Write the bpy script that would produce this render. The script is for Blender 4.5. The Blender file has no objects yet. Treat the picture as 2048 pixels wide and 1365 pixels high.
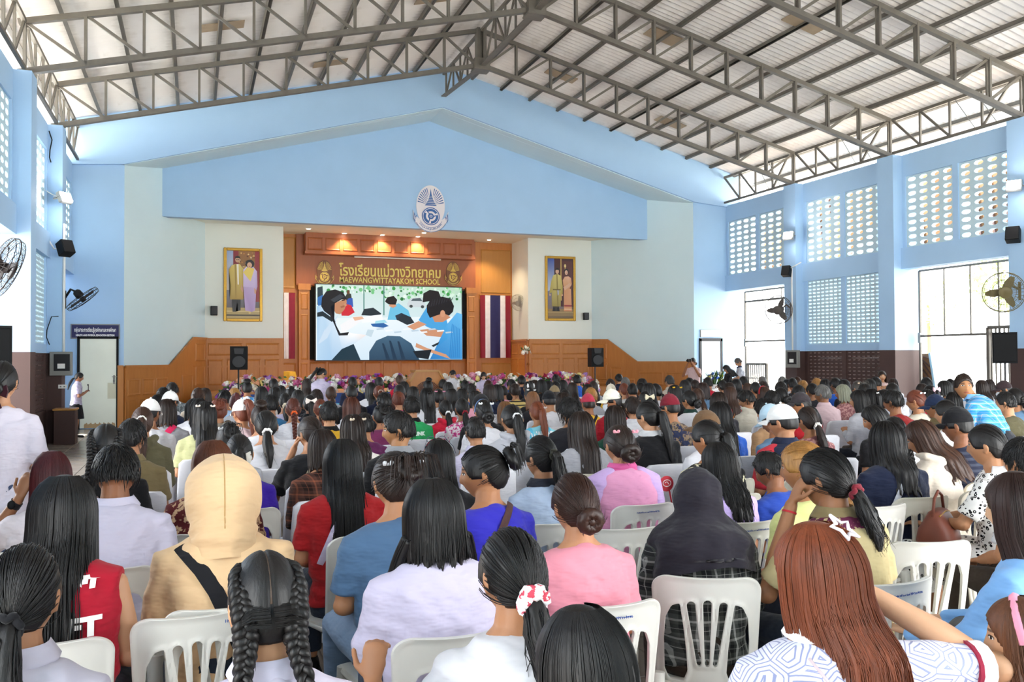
import bpy, bmesh, math, random
import numpy as np
from mathutils import Vector, Matrix, Euler

SC = bpy.context.scene
COL = SC.collection
PI = math.pi
R = math.radians

# ------------------------------------------------------------------ camera
CH = 1.75
cd = bpy.data.cameras.new('camera'); cam = bpy.data.objects.new('camera', cd); COL.objects.link(cam)
cd.sensor_width = 36.0; cd.lens = 1721.72 / 2048 * 36.0; cd.clip_end = 400
RW = np.array([[0.93824, 0.00195, 0.34594], [-0.34550, 0.01930, 0.93822], [-0.00485, -0.99981, 0.01878]])
for k in range(3):
    for j in range(k): RW[:, k] -= RW[:, k].dot(RW[:, j]) * RW[:, j]
    RW[:, k] /= np.linalg.norm(RW[:, k])
FPX = 1721.72
cam.matrix_world = Matrix(((RW[0, 0], -RW[0, 1], -RW[0, 2], 0), (RW[1, 0], -RW[1, 1], -RW[1, 2], 0), (RW[2, 0], -RW[2, 1], -RW[2, 2], CH), (0, 0, 0, 1)))
SC.camera = cam
def ray(px, py):
    return RW @ np.array([(px - 1024) / FPX, (py - 682.5) / FPX, 1.0])
def atY(px, py, Y):
    d = ray(px, py); return d * (Y / d[1]) + np.array([0, 0, CH])
def atX(px, py, X):
    d = ray(px, py); return d * (X / d[0]) + np.array([0, 0, CH])
def atZ(px, py, Z):
    d = ray(px, py); return d * ((Z - CH) / d[2]) + np.array([0, 0, CH])
def proj(P):
    q = RW.T @ (np.array(P, float) - np.array([0, 0, CH])); return 1024 + FPX * q[0] / q[2], 682.5 + FPX * q[1] / q[2], q[2]

# ------------------------------------------------------------------ world, light, exposure
SC.view_settings.view_transform = 'Standard'; SC.view_settings.look = 'None'
SC.view_settings.gamma = 1.0; SC.view_settings.use_curve_mapping = False
SC.view_settings.exposure = 2.33
w = bpy.data.worlds.new('world'); SC.world = w; w.use_nodes = True
wb = w.node_tree.nodes['Background']; wb.inputs[0].default_value = (0.93, 0.97, 1.0, 1); wb.inputs[1].default_value = 1.9
def area(name, loc, rot, sx, sy, power, col=(1, 1, 1), portal=False, spread=PI):
    l = bpy.data.lights.new(name, 'AREA'); l.shape = 'RECTANGLE'; l.size = sx; l.size_y = sy; l.energy = power; l.color = col; l.spread = spread
    l.cycles.is_portal = portal
    o = bpy.data.objects.new(name, l); COL.objects.link(o); o.location = loc; o.rotation_euler = rot
    return o
# daylight: a bright overcast sky reaches the hall through the side doorways, the eaves gaps and the rear doors
for (xx, rz) in ((16.95, 90), (-3.5, -90)):
    for yy in (14.9, 22.3, 7.6, 0.2):
        area('daylight_doorway', (xx, yy, 1.95), (R(90), 0, R(rz)), 2.9, 3.7, 0, portal=True)
    area('daylight_eaves', (xx, 11, 7.2), (R(90), 0, R(rz)), 26, 0.9, 0, portal=True)
    for yy in (22.3, 18.6, 14.9): area('daylight_blocks', (xx + (.1 if xx > 0 else -.1), yy, 5.25), (R(90), 0, R(rz)), 3.0, 1.7, 0, portal=True)
sl_ = bpy.data.lights.new('sun', 'SUN'); sl_.energy = 13; sl_.angle = R(1.5); sl_.color = (1, .965, .9)
so_ = bpy.data.objects.new('sun', sl_); COL.objects.link(so_); so_.rotation_euler = Vector((.20, -.35, -1)).to_track_quat('-Z', 'Y').to_euler()
area('daylight_rear', (8.5, -2.6, 2.4), (R(90), 0, 0), 9.0, 4.6, 130, (1.0, 0.985, 0.96))

# ------------------------------------------------------------------ materials
def lin(c):
    if isinstance(c, str):
        c = c.lstrip('#'); c = tuple(int(c[i:i + 2], 16) / 255 for i in (0, 2, 4))
    return tuple((x / 12.92 if x <= .04045 else ((x + .055) / 1.055) ** 2.4) for x in c) + (1.0,)
class NT:
    def __init__(s, name):
        s.m = bpy.data.materials.new(name); s.m.use_nodes = True; s.t = s.m.node_tree; s.b = s.t.nodes['Principled BSDF']
    def n(s, typ, **k):
        n = s.t.nodes.new(typ)
        for a, v in k.items():
            if a.startswith('_'): n.inputs[a[1:].replace('_', ' ')].default_value = v
            else: setattr(n, a, v)
        return n
    def l(s, a, b): s.t.links.new(a, b)
    def math(s, op, a, b=None, c=None):
        n = s.t.nodes.new('ShaderNodeMath'); n.operation = op
        for i, v in enumerate((a, b, c)):
            if v is None: continue
            if isinstance(v, (int, float)): n.inputs[i].default_value = v
            else: s.l(v, n.inputs[i])
        return n.outputs[0]
    def mix(s, f, a, b, typ='MIX'):
        n = s.t.nodes.new('ShaderNodeMix'); n.data_type = 'RGBA'; n.blend_type = typ
        for i, v in ((0, f), (6, a), (7, b)):
            if isinstance(v, (int, float)): n.inputs[i].default_value = v
            elif isinstance(v, tuple): n.inputs[i].default_value = v
            else: s.l(v, n.inputs[i])
        return n.outputs[2]
    def noise(s, scale, detail=3, vec=None, rough=.5):
        n = s.n('ShaderNodeTexNoise'); n.inputs['Scale'].default_value = scale; n.inputs['Detail'].default_value = detail; n.inputs['Roughness'].default_value = rough
        if vec is not None: s.l(vec, n.inputs['Vector'])
        return n.outputs['Fac']
    def ramp(s, f, stops):
        n = s.n('ShaderNodeValToRGB'); e = n.color_ramp.elements
        while len(e) < len(stops): e.new(.5)
        for q, (p, c) in zip(e, stops): q.position = p; q.color = c
        s.l(f, n.inputs[0]); return n.outputs[0]
    def bump(s, h, strength=.2, dist=.01):
        n = s.n('ShaderNodeBump'); n.inputs['Strength'].default_value = strength; n.inputs['Distance'].default_value = dist
        s.l(h, n.inputs['Height']); s.l(n.outputs[0], s.b.inputs['Normal'])
    def coord(s, out='Object'): return s.n('ShaderNodeTexCoord').outputs[out]
    def mapping(s, vec, scale=(1, 1, 1), rot=(0, 0, 0)):
        n = s.n('ShaderNodeMapping'); n.inputs['Scale'].default_value = scale; n.inputs['Rotation'].default_value = rot; s.l(vec, n.inputs[0]); return n.outputs[0]
def simple(name, col, rough=.6, metal=0.0, var=.06, scale=4, bump=0.0, bscale=60, emit=None, spec=.5):
    t = NT(name); c = lin(col)
    if var:
        f = t.noise(scale, 4, t.coord())
        dark = tuple(x * (1 - 2.2 * var) for x in c[:3]) + (1,); lite = tuple(min(1, x * (1 + var)) for x in c[:3]) + (1,)
        t.l(t.mix(f, dark, lite), t.b.inputs['Base Color'])
    else: t.b.inputs['Base Color'].default_value = c
    t.b.inputs['Roughness'].default_value = rough; t.b.inputs['Metallic'].default_value = metal; t.b.inputs['Specular IOR Level'].default_value = spec
    if bump: t.bump(t.noise(bscale, 3, t.coord()), bump)
    if emit: t.b.inputs['Emission Color'].default_value = lin(col); t.b.inputs['Emission Strength'].default_value = emit
    return t.m
M = {}
M['blue'] = simple('blue_paint', '#a6c8ea', .65, var=.035, scale=1.1, bump=.04, bscale=9)
M['blue_lit'] = simple('blue_paint_lit', '#cfe6ee', .65, var=.03, scale=.9, bump=.04, bscale=9)  # blue paint made paler, strong light on splays and soffit put into the colour
M['cream'] = simple('warm_white_paint', '#e6ebe4', .65, var=.03, scale=.8, bump=.04, bscale=9)
M['block'] = simple('pale_blue_block', '#c0d8e4', .75, var=.04, scale=6, bump=.1)
M['dado'] = simple('brown_dado_paint', '#4a3430', .6, var=.08, scale=3, bump=.08)
M['dado_lit'] = simple('brown_dado_paint_lit', '#b98a78', .7, var=.06, scale=3)  # unused paler copy of the brown dado, daylight on the jambs in its colour
M['steel'] = simple('grey_brown_steel', '#6f6a62', .55, .15, var=.14, scale=7, bump=.05)
M['dark'] = simple('black_plastic', '#101113', .6, var=.05, spec=.2)
M['darkmetal'] = simple('dark_metal', '#2c2c2e', .4, .5, var=.05)
M['grey'] = simple('grey_metal', '#8c8c88', .45, .4, var=.05)
M['white'] = simple('white_paint', '#f1f1ee', .5, var=.03)
M['chair'] = simple('white_plastic', '#dbd9d2', .38, var=.03, scale=9, bump=.02, bscale=25)
M['chairb'] = simple('cream_plastic', '#d9d4c4', .4, var=.04, scale=9)
M['screenframe'] = simple('screen_frame', '#0c0d0f', .4, var=0)
M['gold'] = simple('gold_frame', '#c79a3b', .35, .55, var=.1, scale=20)
M['yellow'] = simple('yellow_letters', '#e9d36a', .45, .1, var=.03)
M['navy'] = simple('navy_sign', '#1d1c52', .4, var=.03)
M['ivory'] = simple('ivory_door_paint', '#e8ecdc', .5, var=.05, scale=2)
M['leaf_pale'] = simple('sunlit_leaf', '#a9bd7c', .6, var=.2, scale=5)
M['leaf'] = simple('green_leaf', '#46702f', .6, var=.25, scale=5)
M['soil'] = simple('pale_outdoor_paving', '#d8d4c8', .9, var=.08, scale=.5)
M['tan'] = simple('tan_house_paint', '#6a4a2a', .8, var=.08, scale=.6)
def wood(name, c1, c2, rough=.42):
    t = NT(name); v = t.mapping(t.coord(), (3.5, 3.5, .55)); f = t.noise(3.2, 6, v, .62); g = t.noise(30, 3, t.mapping(t.coord(), (6, 6, .4)))
    col = t.mix(f, lin(c1), lin(c2)); col = t.mix(t.math('MULTIPLY', g, .28), col, lin(c1)); t.l(col, t.b.inputs['Base Color'])
    t.b.inputs['Roughness'].default_value = rough; t.bump(g, .06); return t.m
M['wood'] = wood('honey_wood', '#a8672c', '#c98844')
M['wood_red'] = wood('red_brown_wood', '#8a4a26', '#a65f33')
M['wood_pale'] = wood('pale_ply', '#a8732f', '#bf8a45')
M['wood_chair'] = wood('orange_wood', '#8f4a1c', '#b5682c')
def roofmat():
    t = NT('fibre_cement_sheet'); c = t.coord(); f = t.noise(1.3, 4, c)
    col = t.mix(f, lin('#dfdad6'), lin('#f2efec')); X = t.n('ShaderNodeSeparateXYZ'); t.l(c, X.inputs[0]); e = t.math('ABSOLUTE', t.math('SUBTRACT', X.outputs[0], .47)); q = t.noise(9, 3, t.mapping(c, (.25, 1, 1)), .6)
    e = t.n('ShaderNodeMapRange'); e.inputs[1].default_value = .30; e.inputs[2].default_value = .50; t.l(t.math('ADD', t.math('ABSOLUTE', t.math('SUBTRACT', X.outputs[0], .47)), t.math('MULTIPLY_ADD', q, .24, -.14)), e.inputs[0]); col = t.mix(t.math('MULTIPLY', e.outputs[0], .6), col, lin('#7d746c'))
    st = t.noise(2.5, 5, t.mapping(c, (1, .35, 1))); st = t.ramp(st, [(.55, (0, 0, 0, 1)), (.75, (1, 1, 1, 1))])
    col = t.mix(t.math('MULTIPLY', st, .35), col, lin('#a79b8e')); t.l(col, t.b.inputs['Base Color']); t.b.inputs['Roughness'].default_value = .85; return t.m
M['roof'] = roofmat()
def floormat():
    t = NT('terrazzo_tile'); c = t.coord(); f = t.noise(3, 4, c); g = t.noise(120, 2, c)
    col = t.mix(f, lin('#8f8478'), lin('#a99d90')); col = t.mix(t.math('MULTIPLY', g, .35), col, lin('#6d6259')); t.l(col, t.b.inputs['Base Color'])
    t.b.inputs['Roughness'].default_value = .22; return t.m
M['tile'] = floormat()
M['grout'] = simple('tile_joint', '#6f655b', .7, var=.05)
def vcol(name, emit=0, rough=.5):
    t = NT(name); a = t.n('ShaderNodeAttribute'); a.attribute_name = 'Col'; t.l(a.outputs['Color'], t.b.inputs['Base Color']); t.b.inputs['Roughness'].default_value = rough
    if emit:
        t.b.inputs['Base Color'].default_value = (0, 0, 0, 1); t.l(a.outputs['Color'], t.b.inputs['Emission Color']); t.b.inputs['Emission Strength'].default_value = emit
        t.t.links.remove(t.b.inputs['Base Color'].links[0]); t.b.inputs['Specular IOR Level'].default_value = .08; t.b.inputs['Base Color'].default_value = (.01, .01, .01, 1)
    return t.m
M['print'] = vcol('printed_colours', 0, .35)
M['led'] = vcol('led_display', .205, .6)
def lampmat(name, col, s): return simple(name, col, .5, var=0, emit=s)
M['flood'] = lampmat('floodlight_glow', '#ffffff', 40)
M['down'] = lampmat('downlight_glow', '#fff2d8', 9)

# ------------------------------------------------------------------ mesh helpers
class MB:
    def __init__(s): s.v = []; s.f = []; s.mi = []; s.cm = 0; s.c = {}
    def add(s, vs, fs):
        o = len(s.v); s.v.extend([tuple(map(float, p)) for p in vs]); s.f.extend([tuple(i + o for i in f) for f in fs]); s.mi.extend([s.cm] * len(fs)); return o
    def box(s, a, b):
        x0, y0, z0 = a; x1, y1, z1 = b
        s.add([(x0, y0, z0), (x1, y0, z0), (x1, y1, z0), (x0, y1, z0), (x0, y0, z1), (x1, y0, z1), (x1, y1, z1), (x0, y1, z1)],
              [(0, 3, 2, 1), (4, 5, 6, 7), (0, 1, 5, 4), (1, 2, 6, 5), (2, 3, 7, 6), (3, 0, 4, 7)]); return s
    def bbox(s, a, b, bv=.01):   # box with chamfered edges
        bm = bmesh.new(); c = [(a[i] + b[i]) / 2 for i in range(3)]; d = [abs(b[i] - a[i]) for i in range(3)]
        bmesh.ops.create_cube(bm, size=1, matrix=Matrix.Translation(c) @ Matrix.Diagonal((*d, 1)))
        bmesh.ops.bevel(bm, geom=list(bm.edges), offset=min(bv, min(d) * .45), segments=2, affect='EDGES', profile=.5)
        bm.verts.index_update(); s.add([v.co for v in bm.verts], [[v.index for v in f.verts] for f in bm.faces]); bm.free(); return s
    def bar(s, p, q, w, h=None, up=(0, 0, 1)):   # square bar from p to q
        h = h or w; p = np.array(p, float); q = np.array(q, float); d = q - p; d /= np.linalg.norm(d)
        u = np.array(up, float)
        if abs(d.dot(u)) > .95: u = np.array([0, 1.0, 0])
        x = np.cross(d, u); x /= np.linalg.norm(x); y = np.cross(x, d)
        vs = [c + sx * x * w / 2 + sy * y * h / 2 for c in (p, q) for sx, sy in ((-1, -1), (1, -1), (1, 1), (-1, 1))]
        s.add(vs, [(0, 3, 2, 1), (4, 5, 6, 7), (0, 1, 5, 4), (1, 2, 6, 5), (2, 3, 7, 6), (3, 0, 4, 7)]); return s
    def tube(s, pts, rad, n=10, cap=True, rnd=False, up=None, ell=None):
        pts = [np.array(p, float) for p in pts]; m = len(pts)
        if isinstance(rad, (int, float)): rad = [rad] * m
        rad = [(r, r) if isinstance(r, (int, float)) else r for r in rad]
        if rnd:   # rounded ends
            P = []; Q = []
            d0 = pts[0] - pts[1]; d0 /= np.linalg.norm(d0) + 1e-9; d1 = pts[-1] - pts[-2]; d1 /= np.linalg.norm(d1) + 1e-9
            for a in (80, 55, 28): P.append(pts[0] + d0 * max(rad[0]) * .8 * math.sin(R(a))); Q.append(tuple(r * math.cos(R(a)) for r in rad[0]))
            P += pts; Q += rad
            for a in (28, 55, 80): P.append(pts[-1] + d1 * max(rad[-1]) * .8 * math.sin(R(a))); Q.append(tuple(r * math.cos(R(a)) for r in rad[-1]))
            pts, rad, m = P, Q, len(P)
        t = [pts[min(i + 1, m - 1)] - pts[max(i - 1, 0)] for i in range(m)]; t = [x / (np.linalg.norm(x) + 1e-9) for x in t]
        u = np.array(up, float) if up is not None else (np.array([0, 0, 1.0]) if abs(t[0][2]) < .9 else np.array([0, 1.0, 0]))
        vs = []
        for i in range(m):
            x = np.cross(u, t[i]); x /= np.linalg.norm(x) + 1e-9; u2 = np.cross(t[i], x)
            if up is None: u = u2
            for k in range(n):
                a = 2 * PI * k / n; vs.append(pts[i] + x * rad[i][0] * math.cos(a) + u2 * rad[i][1] * math.sin(a))
        fs = [(i * n + k, i * n + (k + 1) % n, (i + 1) * n + (k + 1) % n, (i + 1) * n + k) for i in range(m - 1) for k in range(n)]
        if cap: fs += [tuple(range(n - 1, -1, -1)), tuple((m - 1) * n + k for k in range(n))]
        s.add(vs, fs); return s
    def lathe(s, prof, n=16, c=(0, 0, 0), axis='Z'):
        vs = []
        for r, z in prof:
            for k in range(n):
                a = 2 * PI * k / n; p = (r * math.cos(a), r * math.sin(a), z)
                if axis == 'Y': p = (p[0], z, p[1])
                if axis == 'X': p = (z, p[0], p[1])
                vs.append((p[0] + c[0], p[1] + c[1], p[2] + c[2]))
        m = len(prof); fs = [(i * n + k, i * n + (k + 1) % n, (i + 1) * n + (k + 1) % n, (i + 1) * n + k) for i in range(m - 1) for k in range(n)]
        fs += [tuple(range(n - 1, -1, -1)), tuple((m - 1) * n + k for k in range(n))]
        s.add(vs, fs); return s
    def ball(s, c, r, n=12, m=8, mat=None):
        r = (r, r, r) if isinstance(r, (int, float)) else r; vs = [(0, 0, 1)]
        for i in range(1, m):
            th = PI * i / m
            for k in range(n): vs.append((math.sin(th) * math.cos(2 * PI * k / n), math.sin(th) * math.sin(2 * PI * k / n), math.cos(th)))
        vs.append((0, 0, -1)); P = np.array(vs) * np.array(r)
        if mat is not None: P = P @ np.array(mat.to_3x3()).T
        P = P + np.array(c)
        fs = [(0, 1 + k, 1 + (k + 1) % n) for k in range(n)]
        for i in range(m - 2): fs += [(1 + i * n + k, 1 + (i + 1) * n + k, 1 + (i + 1) * n + (k + 1) % n, 1 + i * n + (k + 1) % n) for k in range(n)]
        L = len(vs) - 1; fs += [(L, 1 + (m - 2) * n + (k + 1) % n, 1 + (m - 2) * n + k) for k in range(n)]
        s.add(P, fs); return s
    def prism(s, poly, fn, d0, d1):   # 2-D polygon, fn(u, v, d) -> xyz
        n = len(poly); vs = [fn(u, v, d0) for u, v in poly] + [fn(u, v, d1) for u, v in poly]
        fs = [tuple(range(n)), tuple(range(2 * n - 1, n - 1, -1))] + [(i, i + n, (i + 1) % n + n, (i + 1) % n) for i in range(n)]
        s.add(vs, fs); return s
    def mesh(s, name, mats=None, smooth=False):
        me = bpy.data.meshes.new(name); me.from_pydata(s.v, [], s.f)
        if mats:
            for m in (mats if isinstance(mats, (list, tuple)) else [mats]): me.materials.append(m)
        if any(s.mi): me.polygons.foreach_set('material_index', s.mi)
        if smooth: me.polygons.foreach_set('use_smooth', [True] * len(s.f))
        me.update()
        if smooth and smooth is not True: me.set_sharp_from_angle(angle=R(smooth))
        return me
    def obj(s, name, mats=None, parent=None, smooth=False, fix=True, **kw):
        me = s.mesh(name, mats, smooth)
        if fix:
            bm = bmesh.new(); bm.from_mesh(me); bmesh.ops.recalc_face_normals(bm, faces=bm.faces); bm.to_mesh(me); bm.free()
        return link(name, me, parent, **kw)
def link(name, me, parent=None, loc=None, rot=None, scale=None, mat=None, color=None, label=None):
    o = bpy.data.objects.new(name, me); COL.objects.link(o)
    if parent: o.parent = parent
    if loc is not None: o.location = loc
    if rot is not None: o.rotation_euler = rot
    if scale is not None: o.scale = scale
    if color is not None: o.color = lin(color) if isinstance(color, str) else color
    if mat is not None:
        if not me.materials: me.materials.append(mat)
        o.material_slots[0].link = 'OBJECT'; o.material_slots[0].material = mat
    if label: o['label'] = label
    return o
def tag(o, label, cat, group=None):
    o['label'] = label; o['category'] = cat
    if group: o['group'] = group
    return o
def thing(name, label, cat, loc=(0, 0, 0), rz=0, group=None):
    o = bpy.data.objects.new(name, None); COL.objects.link(o); o.location = loc; o.rotation_euler = (0, 0, rz); o.empty_display_size = .1
    return tag(o, label, cat, group)
def struct(o, label=None):
    o['kind'] = 'structure'
    if label: o['label'] = label
    return o
def text_mesh(body, size, bold=0.0, extrude=.006, align='CENTER'):
    c = bpy.data.curves.new('text', 'FONT'); c.body = body; c.size = size; c.extrude = extrude; c.offset = bold; c.align_x = align; c.align_y = 'CENTER'; c.resolution_u = 2
    o = bpy.data.objects.new('text', c); COL.objects.link(o); dg = bpy.context.evaluated_depsgraph_get(); dg.update()
    me = bpy.data.meshes.new_from_object(o.evaluated_get(dg)); bpy.data.objects.remove(o); return me
def text(name, body, size, mat, parent, loc, rot=(R(90), 0, 0), width=None, **k):
    me = text_mesh(body, size, **k); me.materials.clear(); me.materials.append(mat)
    o = link(name, me, parent, loc, rot)
    if width:
        xs = [v.co.x for v in me.vertices]; w0 = max(xs) - min(xs); cx = (max(xs) + min(xs)) / 2
        for v in me.vertices: v.co.x = (v.co.x - cx) * width / w0
    return o
class Paint:   # flat print: coloured polygons in 0..1 picture coordinates (v up)
    def __init__(s, W, H, eps=.0006): s.W = W; s.H = H; s.v = []; s.f = []; s.c = []; s.k = 0; s.e = eps
    def poly(s, pts, col, flat=True):
        if sum(pts[i - 1][0] * pts[i][1] - pts[i][0] * pts[i - 1][1] for i in range(len(pts))) < 0: pts = pts[::-1]; col = col[::-1] if isinstance(col, list) else col
        o = len(s.v); y = -s.k * s.e; s.k += 1
        cs = col if isinstance(col, list) else [col] * len(pts)
        for (u, v), c in zip(pts, cs): s.v.append(((min(1, max(0, u)) - .5) * s.W, y, (min(1, max(0, v))) * s.H)); s.c.append(lin(c))
        s.f.append(tuple(range(o, o + len(pts))))
    def rect(s, u0, v0, u1, v1, col): s.poly([(u0, v0), (u1, v0), (u1, v1), (u0, v1)], col)
    def ell(s, u, v, a, b, col, n=18, rot=0):
        s.poly([(u + (a * math.cos(t) * math.cos(rot) - b * math.sin(t) * math.sin(rot)), v + (a * math.cos(t) * math.sin(rot) + b * math.sin(t) * math.cos(rot)) ) for t in [2 * PI * i / n for i in range(n)]], col)
    def obj(s, name, mat, parent, loc, rot=(0, 0, 0)):
        me = bpy.data.meshes.new(name); bm = bmesh.new(); lay = bm.verts.layers.float_color.new('Col'); vs = [bm.verts.new(p) for p in s.v]
        for v, c in zip(vs, s.c): v[lay] = c
        for f in s.f: bm.faces.new([vs[i] for i in f])
        bmesh.ops.triangulate(bm, faces=bm.faces, ngon_method='EAR_CLIP'); bm.to_mesh(me); bm.free(); me.materials.append(mat)
        return link(name, me, parent, loc, rot)
rng = random.Random(7)
# ================================================================== SETTING
XL, XR, XC, YG = -2.9, 16.35, 6.73, 24.0
CY = [20.45, 16.78, 13.1, 9.4, 5.7, 2.0]
def roofz(x): return 10.2 - .25 * abs(x - XC)
# ---- floor with tiles
mb = MB(); mb.box((-12, -8, -.4), (27, 34, -.006)); fl = struct(mb.obj('floor', M['grout']))
mb = MB(); mb.bbox((.006, .006, -.03), (.594, .594, 0), .004); tile = mb.mesh('tile', M['tile'])
nt = 0; tset = set()
for i in range(5):
    for j in range(20): tset.add((i, 10 + j + 10))
for i in range(32):
    for j in range(1, 8): tset.add((i, j))
for i, j in sorted(tset):
    if nt < 298: link('tile', tile, fl, (-2.9 + i * .6, j * .6, 0)); nt += 1
big = MB()
for i in range(33):
    for j in range(-3, 41):
        if (i, j) in tset: continue
        x, y = -2.9 + i * .6, j * .6
        big.add([(x + .006, y + .006, 0), (x + .594, y + .006, 0), (x + .594, y + .594, 0), (x + .006, y + .594, 0), (x + .006, y + .006, -.02), (x + .594, y + .006, -.02), (x + .594, y + .594, -.02), (x + .006, y + .594, -.02)],
                [(0, 1, 2, 3), (0, 4, 5, 1), (1, 5, 6, 2), (2, 6, 7, 3), (3, 7, 4, 0)])
o = big.obj('tile_field', M['tile'], fl); o['kind'] = 'stuff'
mb = MB(); mb.box((-40, -40, -.5), (-3.6, 70, -.03)); mb.box((17.2, -40, -.5), (70, 70, -.03)); mb.box((-3.6, -40, -.5), (17.2, -2.2, -.03)); struct(mb.obj('ground', M['soil']))

# ---- ceiling: corrugated sheets on purlins
ce = struct(bpy.data.objects.new('ceiling', None)); COL.objects.link(ce)
mb = MB(); nw = 21; per = 6; Ls = 3.68; LL = .94; vs = []
prof = []
for i in range(nw * per + 1):
    y = i / (nw * per) * (Ls + .02); prof.append((y, .022 * math.cos(2 * PI * i / per)))
for e in (0, 1):
    for y, z in prof: vs.append((e * LL, y, z))
    for y, z in prof: vs.append((e * LL, y, z + .008))
n = len(prof); fs = []
for i in range(n - 1):
    fs += [(i, i + 1, 2 * n + i + 1, 2 * n + i), (n + i, 3 * n + i, 3 * n + i + 1, n + i + 1), (i, n + i, n + i + 1, i + 1), (2 * n + i, 2 * n + i + 1, 3 * n + i + 1, 3 * n + i)]
mb.add(vs, fs); sheet = mb.mesh('roof_sheet', M['roof'], smooth=40)
mbp = MB(); mbp.box((-.03, 0, -.1), (.03, 27.2, 0)); mbp.box((-.03, 0, -.1), (.045, 27.2, -.088)); pur = mbp.mesh('purlin', M['steel'])
sl = math.atan(.25); nr = 13
for sgn in (1, -1):
    for k in range(nr):
        d0 = -.02 + k * .9
        for b in range(8):
            y0 = 24.15 - (b + 1) * 3.67
            z0 = roofz(XC + d0) + .03 + (.006 if b % 2 else 0)
            if sgn > 0: link('roof_sheet', sheet, ce, (XC + d0, y0, z0), (0, sl, 0))
            else: link('roof_sheet', sheet, ce, (XC - d0, y0 + 3.7, z0), (0, sl, PI))
        if k: link('purlin', pur, ce, (XC + sgn * d0, -3, roofz(XC + d0) + .0), (0, sgn * sl, 0))
mb = MB()
for (sx, sw, yy) in ((2.7, .2, 21.6), (-1.75, .2, 18.4), (3.6, .25, 17.6), (-3.5, .2, 22.1), (-2.6, .3, 14.6), (5.4, .2, 14.9), (-6.2, .2, 18.6), (6.3, .22, 21.9)):
    x0 = sx - .42; x1 = sx + .42
    mb.add([(XC + x, y, roofz(XC + x) - .03 - dz) for dz in (0, .02) for x, y in ((x0, yy - sw), (x1, yy - sw), (x1, yy + sw), (x0, yy + sw))], [(0, 1, 2, 3), (7, 6, 5, 4), (0, 4, 5, 1), (1, 5, 6, 2), (2, 6, 7, 3), (3, 7, 4, 0)])
mb.obj('patch_board', simple('aged_board', '#a8957c', .8, var=.1), ce)

# ---- roof trusses
def truss_parts(t):
    def zb(x): return 9.1 - .25 * abs(x)
    def zt(x): return 9.98 - .25 * abs(x)
    for s in (-1, 1):
        m = MB(); m.bar((s * .1, 0, zt(.1)), (s * 9.6, 0, zt(9.6)), .1, .1); m.obj('top_chord', M['steel'], t)
        m = MB(); m.bar((s * .12, 0, zb(.12)), (s * 9.6, 0, zb(9.6)), .12, .1); m.obj('bottom_chord', M['steel'], t)
        for k in range(1, 11):
            x = s * k * .95; m = MB()
            m.bar((x, -.035, zb(x)), (x, -.035, zt(x)), .05, .05); m.bar((x, .045, zb(x)), (x, .045, zt(x)), .04, .03); m.obj('vertical_strut', M['steel'], t)
            xi = s * (k - 1) * .95 + s * (.14 if k == 1 else .04)
            m = MB(); m.bar((x - s * .04, 0, zt(x) - .03), (xi, 0, zb(xi) + .04), .045, .055); m.obj('diagonal_strut', M['steel'], t)
    m = MB(); m.box((-.12, -.1, 9.1), (-.04, .1, 10.02)); m.box((.04, -.1, 9.1), (.12, .1, 10.02)); m.box((-.04, -.02, 9.1), (.04, .02, 10.02)); m.obj('ridge_post', M['steel'], t)
    m = MB(); m.bbox((-.2, -.17, 8.98), (.2, .17, 9.24), .01); m.box((-.21, -.18, 8.94), (.21, .18, 8.98)); m.obj('ridge_box', M['steel'], t)
T0 = None
ordn = ['nearest the stage gable', 'second from the stage gable', 'third from the stage gable', 'fourth from the stage gable', 'fifth from the stage gable']
def copy_tree(o, parent=None):
    c = o.copy(); COL.objects.link(c); c.parent = parent
    for ch in o.children: copy_tree(ch, c)
    return c
for i, y in enumerate(CY[:5]):
    lab = 'grey steel lattice roof truss spanning the hall, ' + ordn[i]
    if T0 is None: T0 = thing('roof_truss', lab, 'truss', (XC, y, 0), 0, 'roof trusses'); truss_parts(T0)
    else: c = copy_tree(T0); c.location = (XC, y, 0); c['label'] = lab
# ridge and eave trusses, one per bay
ys = [24.0] + CY
def long_truss(name, lab, x, y0, y1, zb0, zb1, zt, kind):
    t = thing(name, lab, 'truss', (x, (y0 + y1) / 2, 0), 0, 'ridge and eave trusses'); h = (y1 - y0) / 2 - .12
    P = lambda f, top: (0, -h + 2 * h * f, zt if top else zb0 + (zb1 - zb0) * f)
    m = MB(); m.bar(P(0, 1), P(1, 1), .07, .07); m.obj('top_chord', M['steel'], t)
    m = MB(); m.bar(P(0, 0), P(1, 0), .14 if kind else .06, .03 if kind else .06); m.obj('bottom_chord', M['steel'], t)
    for f in ((.08, .3, .5, .7, .92) if kind else (.25, .5, .75)):
        m = MB(); m.bar(P(f, 0), P(f, 1), .045, .045); m.obj('vertical_strut', M['steel'], t)
    for a, b in (((.3, .08), (.3, .5), (.7, .5), (.7, .92)) if kind else ((1.0, .75), (.75, .5), (.03, .25))):
        m = MB(); m.bar(P(a, 1), P(b, 0), .04, .05); m.obj('diagonal_strut', M['steel'], t)
    if not kind:
        m = MB(); m.bar((0, -h + 2 * h * .3, zb0), (0, -h + 2 * h * .46, zt), .012); m.bar((0, -h + 2 * h * .14, zb0), (0, -h + 2 * h * .3, zt), .012); m.obj('bracing_wire', M['grey'], t)
pos = ['first', 'second', 'third', 'fourth']
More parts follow.
